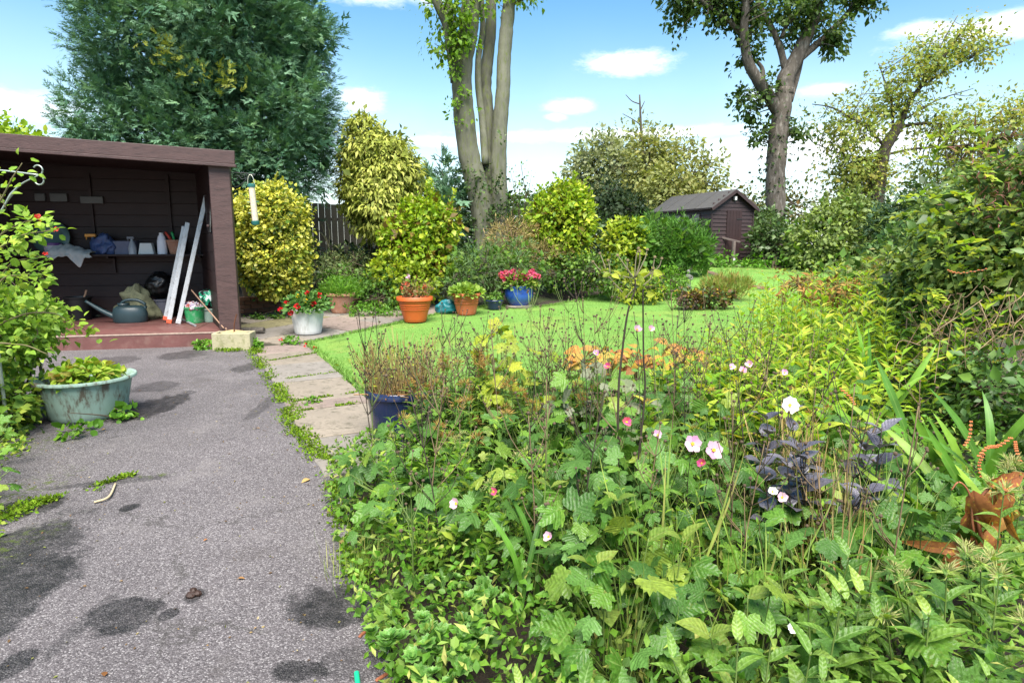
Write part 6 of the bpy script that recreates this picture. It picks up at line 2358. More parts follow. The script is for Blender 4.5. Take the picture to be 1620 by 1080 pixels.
        mb.build('stem', STEMB, r)
        hb = MB()
        for k, e in enumerate(q - o0):
            for s_ in (-1, 1):
                hb.lathe([(.0004, -.0045), (.0042, 0), (.0004, .005)], 6, c=e + [s_ * .0035, 0, (-1) ** k * .003])
        stuff(hb.build('seedhead', om_, r))

    # --- dead brown canna-like plant
    p = pz(1555, 870, .25)
    root = thing('dead_plant', 'withered rust-brown plant with large crumpled yellow-spotted leaves', 'plant', gz(p.x, p.y))
    b = np.array(gz(p.x, p.y))
    dm = leaf_meshes('dead', [blade(7, .28, .35, 1.6, .8, .45, .12), blade(7, .22, .5, 2.2, .8, .5, .1), blade(6, .3, -.3, 1.1, .8, .5, .1)], [DEAD])
    Y0 = p.y
    for pl, s in (([(1556, 905), (1552, 850), (1545, 800), (1570, 768), (1597, 762)], .008), ([(1556, 905), (1540, 840), (1535, 785), (1518, 762), (1505, 775)], .005), ([(1558, 905), (1575, 850), (1580, 800), (1590, 790)], .006)):
        q = spline([np.array(at(x, y, Y0)) - b for x, y in pl], 5)
        MB().tube(q, np.linspace(s, s * .5, len(q)), 6).build('stem', plain('rust_stem', (.25, .09, .04), .7, .3), root, smooth=True)
    lp = [((1540, 775), (0.1, -.3, -.9), .16), ((1560, 765), (.5, -.3, .2), .13), ((1590, 765), (.2, -.4, -.8), .13), ((1560, 800), (-.1, -.5, -.8), .17), ((1535, 800), (-.2, -.4, -.8), .14), ((1570, 830), (.1, -.4, -1), .15),
          ((1545, 850), (-.7, -.4, -.3), .14), ((1560, 860), (-.3, -.5, -.7), .13), ((1590, 800), (.4, -.3, -.8), .11), ((1510, 868), (-.9, -.3, .2), .11), ((1575, 770), (-.3, -.5, -.6), .14)]
    put_leaves(root, dm, [np.array(at(x, y, Y0 + rng.normal(0, .03))) - b for (x, y), _, _ in lp], [t for _, t, _ in lp], [np.array([rng.normal(0, .5), -1, .3]) for _ in lp], np.array([s for _, _, s in lp]))

    # --- dying orange hosta at the lawn edge
    hm = leaf_meshes('hosta', [OVATE_B, OVATE, blade(6, .22, .3, 1.0)], [HOST])
    for i, (px, py) in enumerate(((925, 568), (965, 566), (1010, 562), (1055, 562), (1085, 558))):
        p = pz(px, py, .30)
        root = thing('orange_hosta', 'dying hosta', 'plant', gz(p.x, p.y + .05), 0, 'orange hostas along the lawn edge')
        HOSTAS.append(root)
        n = 22
        a = rng.uniform(0, 6.28, n)
        r = .16 * np.sqrt(rng.random(n))
        P = np.stack([np.cos(a) * r, np.sin(a) * r, rng.uniform(.16, .38, n)], -1)
        tip = np.stack([np.cos(a), np.sin(a) * .6, rng.uniform(-.6, .5, n)], -1)
        put_leaves(root, hm, P, tip, np.stack([rng.normal(0, .4, n), -.6 + 0 * a, .8 + 0 * a], -1), rng.uniform(.10, .17, n))
        mb = MB()
        for q in P:
            mb.tube(spline([(0, 0, -.02), q * [.5, .5, .7], q], 3), .003, 4)
        mb.build('stem', STEMB, root, smooth=True)

    # --- tall forked seed-head stems (in front of the lawn)
    Y0 = 2.75
    base = gz((985 - 810) / 1000 * Y0 * 1.02, Y0)
    b = np.array(base)
    root = thing('tall_seedhead_plant', 'tall dark stem with a crown of pale forked twigs standing against the lawn', 'plant', base)
    W = lambda x, y, dy=0.0: np.array(at(x, y, Y0 + dy)) - b
    q = spline([(0, 0, 0), W(978, 640), W(984, 560), W(993, 495), W(1004, 460), W(1005, 442)], 6)
    MB().tube(q, np.linspace(.006, .0035, len(q)), 6).build('stem', STEMD, root, smooth=True)
    q = spline([(.06, .05, 0), W(1019, 640, .1), W(1018, 560, .1), W(1017, 450, .1)], 6)
    MB().tube(q, np.linspace(.0055, .0035, len(q)), 6).build('stem', STEMD, root, smooth=True)
    pale = plain('pale_seed_twig', (.17, .15, .085), .8, .3)
    for j, (o, m, e) in enumerate((((1000, 440), (955, 430), (938, 414)), ((960, 430), (952, 408), (949, 401)), ((965, 432), (964, 420), (962, 412)), ((1000, 438), (985, 415), (977, 404)), ((1003, 440), (993, 425), (993, 412)), ((1004, 440), (1006, 410), (1010, 393)), ((1005, 440), (1012, 415), (1012, 398)),
                                   ((1006, 438), (1020, 410), (1024, 395)), ((1010, 445), (1030, 430), (1036, 407)), ((1012, 445), (1040, 425), (1047, 409)), ((1010, 448), (1000, 460), (990, 470)), ((990, 468), (965, 440), (960, 432)), ((1017, 452), (1030, 440), (1034, 425)))):
        dy = rng.normal(0, .05)
        q = spline([W(*o, dy), W(*m, dy), W(*e, dy)], 5)
        t_ = MB().tube(q, np.linspace(.003, .0024, len(q)), 6).build('forked_twig', pale, root, smooth=True)
        MB().lathe([(.0004, -.007), (.007, -.002), (.006, .005), (.0004, .007)], 8, c=q[-1]).build('seedhead', plain('tan_seedhead', (.16, .12, .06), .9), t_)
    n = 34
    cc = np.array([W(x, y, rng.normal(0, .04)) for x, y in [(965, 433), (990, 470), (1003, 470), (1015, 450), (1030, 432), (1020, 455), (985, 440)] for _ in range(5)])[:n]
    put_leaves(root, leaf_meshes('bract', [OVATE, LANCE], [AN_L]), cc + rng.normal(0, .012, cc.shape), rand_dirs(n, -.1), rand_dirs(n, .8), rng.uniform(.03, .055, n))

    # --- flowers, each on a wiry stalk of the nearest clump
    fl = [(1095, 702, 2.35, .036, BLUSH_P), (1128, 712, 2.35, .036, BLUSH_P), (991, 668, 2.7, .026, PINK_P), (1040, 688, 2.6, .022, BLUSH_P), (1110, 733, 2.4, .02, PINK_P), (1186, 577, 3.2, .024, BLUSH_P), (1157, 581, 3.2, .022, BLUSH_P), (1175, 586, 3.2, .022, BLUSH_P),
          (1241, 590, 3.3, .022, BLUSH_P), (1008, 522, 2.9, .026, BLUSH_P), (1029, 521, 2.9, .02, BLUSH_P), (943, 559, 3.0, .02, BLUSH_P), (962, 580, 3.0, .02, PINK_P), (722, 797, 2.35, .026, BLUSH_P), (781, 778, 2.4, .022, PINK_P), (868, 849, 2.1, .022, BLUSH_P),
          (1256, 993, 1.6, .016, WHITE_P), (1222, 778, 2.2, .02, WHITE_P), (1237, 787, 2.2, .022, BLUSH_P), (1249, 641, 2.55, .037, WHITE_P)]
    used = {}
    for (px, py, Y, r, m) in fl:
        e = np.array(at(px, py, Y))
        x, y, root = min(CLUMPS, key=lambda c: math.hypot(c[0] - e[0], c[1] - e[1]))
        b = np.array(root.location)
        e = e - b
        q = spline([(rng.normal(0, .04), rng.normal(0, .04), 0), e * [.6, .6, .55] + rng.normal(0, .02, 3), e - [0, -.005, .01]], 6)
        MB().tube(q, np.linspace(.0026, .0014, len(q)), 5).build('flower_stalk', STEMG if rng.random() < .5 else STEMD, root, smooth=True)
        big = r > .03
        anemone_flower(root, e, r, m, unit(np.array([-.15 + rng.normal(0, .2), -1 if big else -.5, .45])), 6 if m is not WHITE_P else 8, cup=.3 if big else .9)
    # --- seed stalks all over
    for k in range(54):
        y = rng.uniform(2.0, 4.6)
        x = rng.uniform(bed_edge_x(y) + .15, min(.6 * y + .2, 2.2))
        cx, cy, root = min(CLUMPS, key=lambda c: math.hypot(c[0] - x, c[1] - y))
        b = np.array(root.location)
        wiry_stalk(root, (x - b[0], y - b[1], 0), rng.uniform(.5, .85) + (.12 if y > 3.2 else 0), (rng.normal(0, .10), rng.normal(0, .08)), int(rng.integers(2, 4)), STEMD if rng.random() < .4 else (STEMB if rng.random() < .6 else STEMG), 3, .006, spread=rng.uniform(.1, .32))
    # --- bare bronze stalks, feathery, across the lawn at mid height
    for k, (px, py) in enumerate(((700, 560), (730, 540), (880, 545), (900, 470), (850, 500), (1070, 500), (1100, 520), (760, 560), (930, 470), (1130, 540), (640, 590), (820, 540), (690, 520), (745, 515), (780, 500), (865, 460), (885, 500), (915, 440), (945, 500), (960, 450), (1060, 460), (1085, 480), (1120, 500), (1150, 520), (1180, 530), (870, 520), (790, 530), (1040, 520), (905, 520), (715, 545))):
        Y = rng.uniform(3.2, 4.2)
        e = at(px, py, Y)
        cx, cy, root = min(CLUMPS, key=lambda c: math.hypot(c[0] - e.x, c[1] - Y))
        b = np.array(root.location)
        wiry_stalk(root, (e.x - b[0] + rng.normal(0, .03), Y - b[1], 0), e.z, (rng.normal(0, .06), 0), 4, (STEMB, STEMD, STEMB, STEMG)[k % 4], 4, .0055, spread=.19, r=.0028)

    # --- loose grasses
    bl = [strap(8, .007, .9, .2, .5), strap(8, .006, 1.6, .2, .5), strap(8, .008, .4, .2, .5)]
    for (px, py, L, n, mat, lb) in ((1262, 760, .55, 130, DRYM, 'tangled tan dry grass in front of the purple-black plant'), (1300, 820, .5, 100, DRYM, 'tan dry grass stems below the purple-black plant'), (1060, 880, .6, 26, GRS, 'long arching green-tan grass blades in the centre foreground'), (1010, 980, .45, 22, GRS, 'arching grass blades at the bottom centre'),
                                    (1180, 900, .5, 30, GRS, 'grass blades among the lance-leaved plants'), (590, 860, .12, 150, GRS, 'short grass tuft spilling over the drive edge, upper'), (575, 905, .13, 170, GRS, 'short yellowish grass tuft spilling onto the asphalt'), (1400, 840, .5, 40, GRS, 'grass blades left of the dead brown leaves'), (1330, 900, .5, 30, DRYM, 'dry stalks among the bottom right plants')):
        p = gp(px, py) if L < .2 else pz(px, py, .22)
        root = thing('grass_tuft', lb, 'grass', gz(p.x, p.y))
        for j, tpl in enumerate(bl):
            k = n // 3
            a = rng.uniform(0, 6.28, k)
            sp = .05 if L > .2 else .08
            P = np.stack([rng.normal(0, sp, k), rng.normal(0, sp, k), 0 * a], -1)
            tip = np.stack([np.cos(a) * .6, np.sin(a) * .6, rng.uniform(.6, 1.4, k)], -1)
            o = MB().leaves(tpl, P, frames(tip, np.stack([np.cos(a), np.sin(a), .3 + 0 * a], -1)), L * rng.uniform(.6, 1.2, k)).build('blades', mat, root, smooth=True)
            stuff(o)

    # --- fine small-leaved sprigs threading through the anemones
    SPG = leaf_mat('leaf_sprig', [(.09, .20, .015), (.14, .28, .022), (.20, .34, .03), (.30, .38, .05)], .36, .55)
    for k in range(22):
        y = rng.uniform(1.9, 4.3)
        x = rng.uniform(bed_edge_x(y) + .08, min(.62 * y, 1.8))
        upright(x, y, int(rng.integers(4, 8)), rng.uniform(.3, .52), 'small-leaved yellow-green sprigs threading through the anemone clumps', None, 'leafy_sprigs', 'small-leaved sprigs among the anemones', rng.uniform(.035, .055), .14, 13, (PALE, .5) if rng.random() < .3 else None, .16, part=False, tpl=OV4 if k % 2 else LN4, mat=SPG, stem_r=.0022)

    # --- navy pot of dead stalks
    c = pz(634, 615, .36)
    root = pot('navy_pot', 'dark navy glazed pot packed with dead tan stalks beside the lawn', (c.x, c.y, .012), .19, .245, .36, MATS['navy_glaze'], lip=.016, liph=.05)
    mb, hb, cb = MB(), MB(), MB()
    for k in range(250):
        a, r = rng.uniform(0, 6.28), .2 * math.sqrt(rng.random())
        b = np.array([math.cos(a) * r, math.sin(a) * r, .30])
        e = b + np.array([math.cos(a) * rng.uniform(0, .2), math.sin(a) * rng.uniform(0, .2), rng.uniform(.16, .42)]) + rng.normal(0, .03, 3)
        q = spline([b, b * .5 + e * .5 + rng.normal(0, .015, 3), e], 3)
        mb.tube(q, np.linspace(.003, .0016, len(q)), 4, cap=False, rnd=rng.random())
        for t in rng.uniform(.5, 1, 2):
            p = b + (e - b) * t + rng.normal(0, .02, 3)
            mb.tube([b + (e - b) * t * .8, p], .0012, 3, cap=False, rnd=rng.random())
            if rng.random() < .8:
                s = rng.uniform(.004, .0075)
                hb.lathe([(.0004, -s), (s, 0), (.0004, s)], 5, c=p)
    stuff(mb.build('stalks', DRYM, root))
    stuff(hb.build('seedheads', plain('black_seed', (.02, .014, .01), .9, .3, 30), root))
    for k in range(90):
        a, r = rng.uniform(0, 6.28), .2 * math.sqrt(rng.random())
        b = np.array([math.cos(a) * r, math.sin(a) * r, .31])
        e = b + rng.normal(0, .09, 3) * [1, 1, .35] + [0, 0, .03]
        cb.tube([b, (b + e) / 2 + [0, 0, .02], e], .004, 4, rnd=rng.random())
    stuff(cb.build('broken_stalks', leaf_mat('rust_straw', [(.20, .09, .03), (.30, .15, .06), (.38, .25, .11)], .1, .8), root))
    n = 160
    P = np.stack([rng.normal(0, .15, n), rng.normal(0, .15, n), rng.uniform(.36, .66, n)], -1)
    foliage(root, P, rand_dirs(n, .5), rand_dirs(n), rng.uniform(.02, .045, n), LANCE, G_YEL)

    # --- low creeping growth along the edge of the drive, and filling under everything
    N = 26000
    y = rng.uniform(1.0, 5.0, N)
    x = bed_edge_x(y) - .06 + (rng.random(N) ** 1.15) * (.8 * y + .3 - bed_edge_x(y))
    hgt = rng.random(N) ** 1.2 * (.10 + .14 * np.clip((x - bed_edge_x(y)) / .35, 0, 1))
    P = np.stack([x, y, hgt + .005], -1)
    P[:, 0] += rng.normal(0, .02, N)
    for nm, sl, tpl, mat, lo, hi in (('groundcover', slice(0, 11000), OV4, G_FRESH, .02, .045), ('groundcover', slice(11000, 19000), ROUND, G_MID, .018, .04), ('groundcover', slice(19000, N), LN4, GRS, .03, .06)):
        Q = P[sl]
        k = len(Q)
        o = MB().leaves(tpl, Q, frames(rand_dirs(k, .25), rand_dirs(k, 1.3)), rng.uniform(lo, hi, k)).build(nm, mat)
        tag(o, {'leaf_fresh': 'creeping fresh green weeds covering the soil of the front bed', 'leaf_mid': 'small round-leaved weeds under the anemones', 'blade_green': 'yellowish narrow weeds along the front bed'}[mat.name], 'ground cover', kind='stuff')
    # fleshy rosettes at the bottom edge
    root = thing('rosette_mat', 'mat of fleshy bright green rosettes at the bottom edge of the drive', 'plant', gz(-.24, 1.95))
    tpl = blade(3, .3, .15, -.25, .8, .62)
    mb = MB()
    for ring, (k, el, s) in enumerate(((5, 1.1, .55), (7, .65, .8), (9, .25, 1.0))):
        a = np.arange(k) * 2 * math.pi / k + ring * .4
        mb.leaves(tpl, np.zeros((k, 3)) + [0, 0, .02], frames(np.stack([np.cos(a), np.sin(a), el + 0 * a], -1), np.stack([-np.cos(a) * .4, -np.sin(a) * .4, 1 + 0 * a], -1)), np.full(k, s))
    me = mb.mesh('rosette', leaf_mat('leaf_sedum', [(.07, .19, .03), (.11, .26, .05), (.17, .32, .07)], .3, .4, edge=((.26, .36, .12), .5)), True)
    for k in range(46):
        o = obj('rosette', me, root, loc=(rng.normal(.06, .12), rng.normal(0, .15), rng.uniform(.05, .13)))
        s = rng.uniform(.028, .05)
        o.scale = (s, s, s)
        o.rotation_euler = (rng.normal(0, .3), rng.normal(0, .3), rng.uniform(0, 6))
    # dandelion-like leaf tuft
    root = thing('weed_tuft', 'broad toothed weed leaves lying over the drive edge', 'plant', gz(-.42, 2.12))
    n = 9
    a = np.linspace(1.6, 4.6, n)
    put_leaves(root, leaf_meshes('weed', [blade(8, .17, .1, .35, .9, .6, .22)], [LC]), np.zeros((n, 3)) + [0, 0, .02], np.stack([np.cos(a), np.sin(a), .35 + 0 * a], -1), np.stack([0 * a, 0 * a, 1 + 0 * a], -1), rng.uniform(.10, .15, n))

    by_place(PHLOX, 'upright phlox with rusty seed heads in the front bed')
    by_place(LANCEP, 'lance-leaved plants along the bottom right edge')
    by_place(HOSTAS, 'collapsed orange-yellow hostas at the lawn edge')


front_bed()


def stuff_moss():
    mat = leaf_mat('moss', [(.07, .14, .008), (.11, .20, .012), (.17, .26, .02), (.06, .08, .01)], .2, .8, spec=.05)

    def strip(pts, width, n, label, hgt=.016):
        W = np.array([tuple(gp(*p)) for p in pts])
        q = spline(W, 8)
        i = rng.integers(0, len(q), n)
        P = q[i] + rng.normal(0, .5, (n, 3)) * np.array([width, width, 0])
        P[:, :2] += (rng.random((n, 1)) - .5) * .06
        f = np.sin(P[:, 0] * 17) + np.sin(P[:, 1] * 13 + 1)
        P = P[f > -.9]
        n = len(P)
        P[:, 2] = terr(P[:, 0], P[:, 1]) + .008 + rng.random(n) * hgt
        o = MB().leaves(DIAMOND, P, frames(rand_dirs(n, .5), rand_dirs(n, 1)), rng.uniform(.012, .028, n)).build('moss', mat)
        tag(o, label, 'moss', kind='stuff')
    strip([(398, 556), (418, 585), (440, 615), (455, 645), (468, 680), (500, 712), (520, 745)], .075, 5200, 'bright green moss between the asphalt and the slabs')
    strip([(345, 556), (372, 557), (400, 553), (412, 560)], .05, 1100, 'moss and weeds at the foot of the concrete trough', .03)
    strip([(60, 800), (90, 793), (120, 788), (140, 780)], .035, 600, 'moss cushions along the crack in the drive', .02)
    strip([(0, 830), (25, 812), (50, 800)], .08, 420, 'moss along the left edge of the drive', .02)
    strip([(160, 770), (190, 760), (205, 756)], .02, 260, 'thin moss in the far end of the drive crack', .01)
    strip([(540, 830), (530, 770), (548, 860), (570, 920)], .05, 900, 'moss and seedlings at the edge of the front bed', .02)
    for k, ((a, b), lb) in enumerate(((((428, 573), (502, 560)), 'moss in the first joint of the slab path'), (((448, 603), (532, 592)), 'moss in the second joint of the slab path'), (((470, 637), (558, 624)), 'moss in the third joint of the slab path'), (((478, 652), (560, 641)), 'moss in the fourth joint of the slab path'))):
        strip([a, ((a[0] + b[0]) / 2, (a[1] + b[1]) / 2), b], .022, 420, lb, .012)
    # weeds between the slabs and along the wall
    bush('slab_weed', 'small green weed growing in the joint of the slab path', 'weed', gpt(494, 640), [LB(482, 506, 630, 645, gp(494, 640).y, .05)], 14, 14, .03, .035, OVATE, G_FRESH, twigs=2, stems=2, twig_r=.002)
    bush('slab_weed', 'green weed at the right side of the concrete trough', 'weed', gpt(402, 552), [LB(394, 412, 540, 553, gp(402, 552).y, .05)], 14, 14, .03, .04, OVATE, G_FRESH, twigs=2, stems=2, twig_r=.002)
    bush('slab_weed', 'green weed left of the concrete trough by the step', 'weed', gpt(326, 553), [LB(308, 338, 540, 554, gp(326, 553).y, .06)], 20, 14, .04, .045, OVATE, G_FRESH, twigs=2, stems=2, twig_r=.002)
    bush('slab_weed', 'weeds on the slab in front of the white pot', 'weed', gpt(462, 545), [LB(450, 475, 536, 546, gp(462, 545).y, .06)], 16, 14, .04, .045, OVATE, G_FRESH, twigs=2, stems=2, twig_r=.002)
    bush('wall_weed', 'trailing green weeds along the foot of the brick edging', 'weed', gpt(415, 505), [LB(385, 440, 498, 508, gp(415, 506).y, .08), LB(430, 465, 497, 506, gp(445, 505).y, .08)], 30, 14, .04, .04, OVATE, G_MID, twigs=4, twig_r=.003)
    bush('wall_weed', 'green weed tufts between the terracotta pot and the orange pot', 'weed', gpt(590, 500), [LB(552, 600, 482, 502, gp(590, 500).y, .14), LB(600, 640, 488, 503, gp(620, 501).y, .12)], 60, 16, .08, .055, LANCE, G_FRESH, twigs=4, twig_r=.003)
    bush('ivy_trail', 'ivy trailing over the asphalt beside the green tub', 'ivy', gpt(205, 662), [LB(172, 230, 645, 668, gp(205, 662).y, .1), LB(85, 150, 675, 695, gp(110, 690).y, .1)], 30, 8, .05, .05, ROUND, G_FRESH, twigs=6, twig_r=.003)


    # crumbs and grit on the drive, mostly near the planted edges
    N = 900
    y = rng.uniform(1.5, 7.8, N)
    x0 = np.interp(y, [1.5, 3.9, 8.0], [-.3, -1.15, -3.4])
    x = x0 - np.abs(rng.normal(0, .5, N)) * (1 + .5 * rng.random(N)) - .03
    x = np.where(rng.random(N) < .4, -.62 * y - .75 + np.abs(rng.normal(0, .3, N)), x)
    P = np.stack([x, y, np.full(N, .009)], -1)
    o = MB().leaves(DIAMOND, P, frames(rand_dirs(N, .1, .3), rand_dirs(N, 2)), rng.uniform(.005, .018, N)).build('litter', leaf_mat('crumb', [(.05, .03, .015), (.12, .07, .03), (.2, .13, .06), (.10, .12, .02), (.30, .24, .14)], .05, .9))
    tag(o, 'scattered crumbs of dead leaf and grit on the drive', 'litter', kind='stuff')
    N = 260
    P = np.stack([rng.uniform(-2.4, 6.5, N), rng.uniform(5.5, 17, N)], -1)
    P = P[in_poly(P, LAWN)]
    n = len(P)
    o = MB().leaves(OVATE, np.column_stack([P, terr(P[:, 0], P[:, 1]) + .03]), frames(rand_dirs(n, .1, .3), rand_dirs(n, 1.5)), rng.uniform(.03, .06, n)).build('lawn_leaves', leaf_mat('lawn_leaf', [(.25, .14, .04), (.36, .26, .06), (.18, .09, .03), (.30, .30, .06)], .15, .8))
    tag(o, 'few small fallen leaves lying on the lawn', 'leaves', kind='stuff')


stuff_moss()


# ------------------------------------------------------------------ yellow loosestrife drift and the honeysuckle bank on the right
def right_side():
    lo = leaf_meshes('loose', [LANCE, OVATE], [LOO])
    k = 0
    for (x, y, H, n) in ((1.35, 3.5, .5, 8), (1.65, 3.75, .55, 9), (1.3, 4.1, .55, 8), (1.95, 4.05, .62, 10), (1.75, 4.5, .62, 9), (2.3, 4.5, .7, 10), (2.1, 4.95, .7, 9), (2.7, 4.9, .75, 10), (2.5, 5.4, .75, 9), (3.0, 5.5, .8, 8), (1.4, 4.75, .5, 7), (1.75, 5.2, .55, 7), (1.05, 3.7, .45, 6), (1.15, 4.4, .42, 6), (1.5, 3.2, .5, 8), (2.35, 4.15, .66, 10), (2.75, 4.4, .7, 10), (2.0, 3.8, .6, 9), (2.6, 5.1, .75, 10), (1.55, 4.3, .56, 8), (3.1, 5.0, .75, 10), (3.0, 6.0, .92, 10), (3.45, 6.1, .95, 10), (2.7, 5.8, .85, 9), (3.4, 5.5, .9, 10), (3.9, 6.4, 1.0, 10), (3.2, 6.6, .95, 10), (3.7, 6.9, 1.0, 10), (4.2, 7.0, 1.05, 10), (2.45, 5.6, .75, 9), (3.6, 5.0, .9, 10), (3.9, 5.7, 1.0, 10), (4.4, 6.4, 1.05, 9), (3.3, 4.5, .8, 9), (2.95, 6.9, .85, 9), (2.6, 6.5, .72, 9), (2.95, 7.5, .8, 9), (2.2, 6.0, .6, 8), (1.95, 5.6, .5, 8), (3.4, 7.6, .85, 9), (3.9, 7.8, .9, 9)):
        near = y < 4.6
        H *= 1.15 if y > 4.4 else 1.0
        upright(x, y, n, H, 'yellow-green loosestrife clump turning gold on the right of the bed', lo, 'loosestrife_clump', 'loosestrife clumps on the right of the bed', .125, .19, 9, (RUST, .7) if rng.random() < .15 else None, .14, part=near and n < 9, tpl=LN4, mat=LOO)
        k += 1
    # honeysuckle bank
    root = thing('honeysuckle_bank', 'tall tangled honeysuckle bank with glossy leaves and bare brown stems at the right', 'climber', gz(4.3, 5.4))
    b = np.array(root.location)
    Y = 5.3
    lobes = [LB(1480, 1650, 270, 440, 5.6, .8), LB(1450, 1580, 350, 500, 5.4, .6), LB(1570, 1740, 235, 420, 5.0, .8), LB(1590, 1780, 350, 500, 4.6, .7), LB(1520, 1640, 410, 510, 4.9, .5), LB(1430, 1520, 430, 520, 5.5, .4), LB(1620, 1740, 225, 320, 5.4, .5)]
    C, D = clump_centres(lobes, 1200, .80, .62)
    P, tip, nrm, S, rnd = leaf_clumps(C, D, 16, .15, .052, droop=.45, out=.7)
    # largest, camera-side leaves become pieces of their own
    dist = np.linalg.norm(P - np.array([0, 0, CAM_H]), axis=1)
    vis = S / dist * ((P - np.array(lobes[0][:3]))[:, 1] < .4)
    pxx = 810 + 1000 * P[:, 0] / P[:, 1]
    vis *= (pxx < 1620)
    idx = np.argsort(-vis)[:300]
    hm = leaf_meshes('honey', [OVATE, OVATE_B], [HON])
    put_leaves(root, hm, P[idx] - b, tip[idx], nrm[idx], S[idx] * 1.15)
    rest = np.ones(len(P), bool)
    rest[idx] = False
    foliage(root, P[rest] - b, tip[rest], nrm[rest], S[rest], OV4, HON, 'foliage', rnd[rest], True)
    C2, D2 = clump_centres(lobes, 200, .35, 0)
    P, tip, nrm, S, rnd = leaf_clumps(C2, D2, 8, .3, .1)
    foliage(root, P - b, tip, nrm, S, DIAMOND, G_DARK, 'inner_foliage', rnd)
    # hanging bare stems
    mb = MB()
    for k in range(150):
        x, y = rng.uniform(1450, 1700), rng.uniform(455, 590) - (30 if rng.random() < .2 else 0)
        Yk = 5.2 - .8 * np.clip((x - 1440) / 250, 0, 1) + rng.normal(0, .15) - .35
        p = np.array(at(x, y, Yk)) - b
        L = rng.uniform(.25, .8)
        d = np.array([rng.normal(-.1, .5), rng.normal(-.15, .25), -1]) * L * .5
        q = spline([p, p + d * .5 + rng.normal(0, .07, 3), p + d + rng.normal(0, .06, 3)], 5)
        q[:, 2] = np.maximum(q[:, 2], .03)
        mb.tube(q, np.linspace(.0036, .0016, len(q)), 4, cap=False, rnd=rng.random())
    stuff(mb.build('bare_stems', leaf_mat('vine_stem', [(.16, .10, .06), (.24, .16, .10), (.30, .22, .13), (.12, .075, .045)], .02, .8), root, smooth=True))
    # reddish seed heads and young shoots on top
    n = 900
    Ct = np.array([tuple(at(x, y, 5.4)) for x, y in zip(rng.uniform(1470, 1640, 90), rng.uniform(225, 400, 90))])
    P, tip, nrm, S, rnd = leaf_clumps(Ct, unit(np.tile([0, -1.0, .5], (90, 1))), 10, .2, .06)
    foliage(root, P - b + [0, -.55, 0], tip, nrm, S, NARROW, leaf_mat('red_tendril', [(.20, .08, .06), (.28, .12, .09), (.22, .14, .10)], .2), 'tendrils', rnd)
    # young shoots with yellow tips
    mb = MB()
    sh = []
    for k in range(46):
        p = np.array(at(rng.uniform(1440, 1650), rng.uniform(230, 520), rng.uniform(4.6, 5.0))) - b
        d = unit(np.array([rng.normal(-.3, .5), rng.normal(-.4, .3), rng.uniform(-.2, .8)]))
        L = rng.uniform(.2, .45)
        q = spline([p - d * .2, p + d * L * .5, p + d * L + [0, 0, -.06]], 4)
        mb.tube(q, np.linspace(.004, .002, len(q)), 4)
        for t in q[2:]:
            for s_ in (-1, 1):
                sh.append((t, unit(d + np.array([s_ * .8, -.2, rng.normal(0, .3)])), [0, -.4, 1]))
    mb.build('shoot', STEMG, root, smooth=True)
    P, T, Nn = map(np.array, zip(*sh))
    foliage(root, P, T, Nn, rng.uniform(.05, .085, len(P)), OV4, leaf_mat('leaf_shoot', [(.16, .27, .03), (.24, .34, .04), (.36, .38, .03)], .4), 'shoot_leaves', None, True)
    # dark backing shrub so the bank has depth, and ivy low down
    bush('ivy_bank', 'ivy and brambles at the foot of the honeysuckle bank', 'ivy', tuple(gz(3.3, 4.6)), [LB(1430, 1520, 500, 600, 5.0, .4), LB(1500, 1620, 560, 680, 4.2, .4), LB(1590, 1720, 600, 760, 3.6, .4)], 170, 18, .15, .05, OV4, leaf_mat('leaf_ivy', [(.04, .09, .02), (.06, .13, .03), (.09, .17, .04), (.16, .24, .07)], .25, .4), fill=G_MID, twigs=40, smooth=True)


right_side()


def far_right_bed():
    bush('mixed_shrub', 'grey-green leafy shrub with reddish heads between the lawn and the honeysuckle bank', 'shrub', tuple(gz(4.3, 8.0)), [LB(1370, 1470, 400, 500, 7.6, .6), LB(1420, 1520, 360, 480, 7.4, .6), LB(1290, 1400, 425, 490, 8.2, .5)], 230, 18, .17, .075, OV4, leaf_mat('leaf_mixed', [(.09, .15, .04), (.13, .20, .055), (.18, .25, .07), (.26, .20, .08)], .3), fill=G_MID, twigs=60, smooth=True)
    bush('bramble_shrub', 'mid-green bramble below the dark yew shrub', 'shrub', tuple(gz(5.6, 9.6)), [LB(1350, 1440, 400, 470, 9.4, .6), LB(1420, 1500, 340, 450, 9.2, .6)], 140, 18, .2, .08, OV4, leaf_mat('leaf_bramble', [(.05, .11, .03), (.08, .16, .04), (.12, .20, .05)], .3), fill=G_DARK, twigs=40)
    bush('rusty_seedheads', 'rusty brown flower heads above the loosestrife at the lawn edge', 'plant', tuple(gz(3.0, 6.4)), [LB(1230, 1300, 425, 480, 6.3, .4), LB(1280, 1370, 440, 490, 6.2, .4)], 46, 14, .06, .05, LANCE, RUST, twigs=46, twig_r=.004, stem_mat=STEMB, shell=.3, keep=0)


far_right_bed()


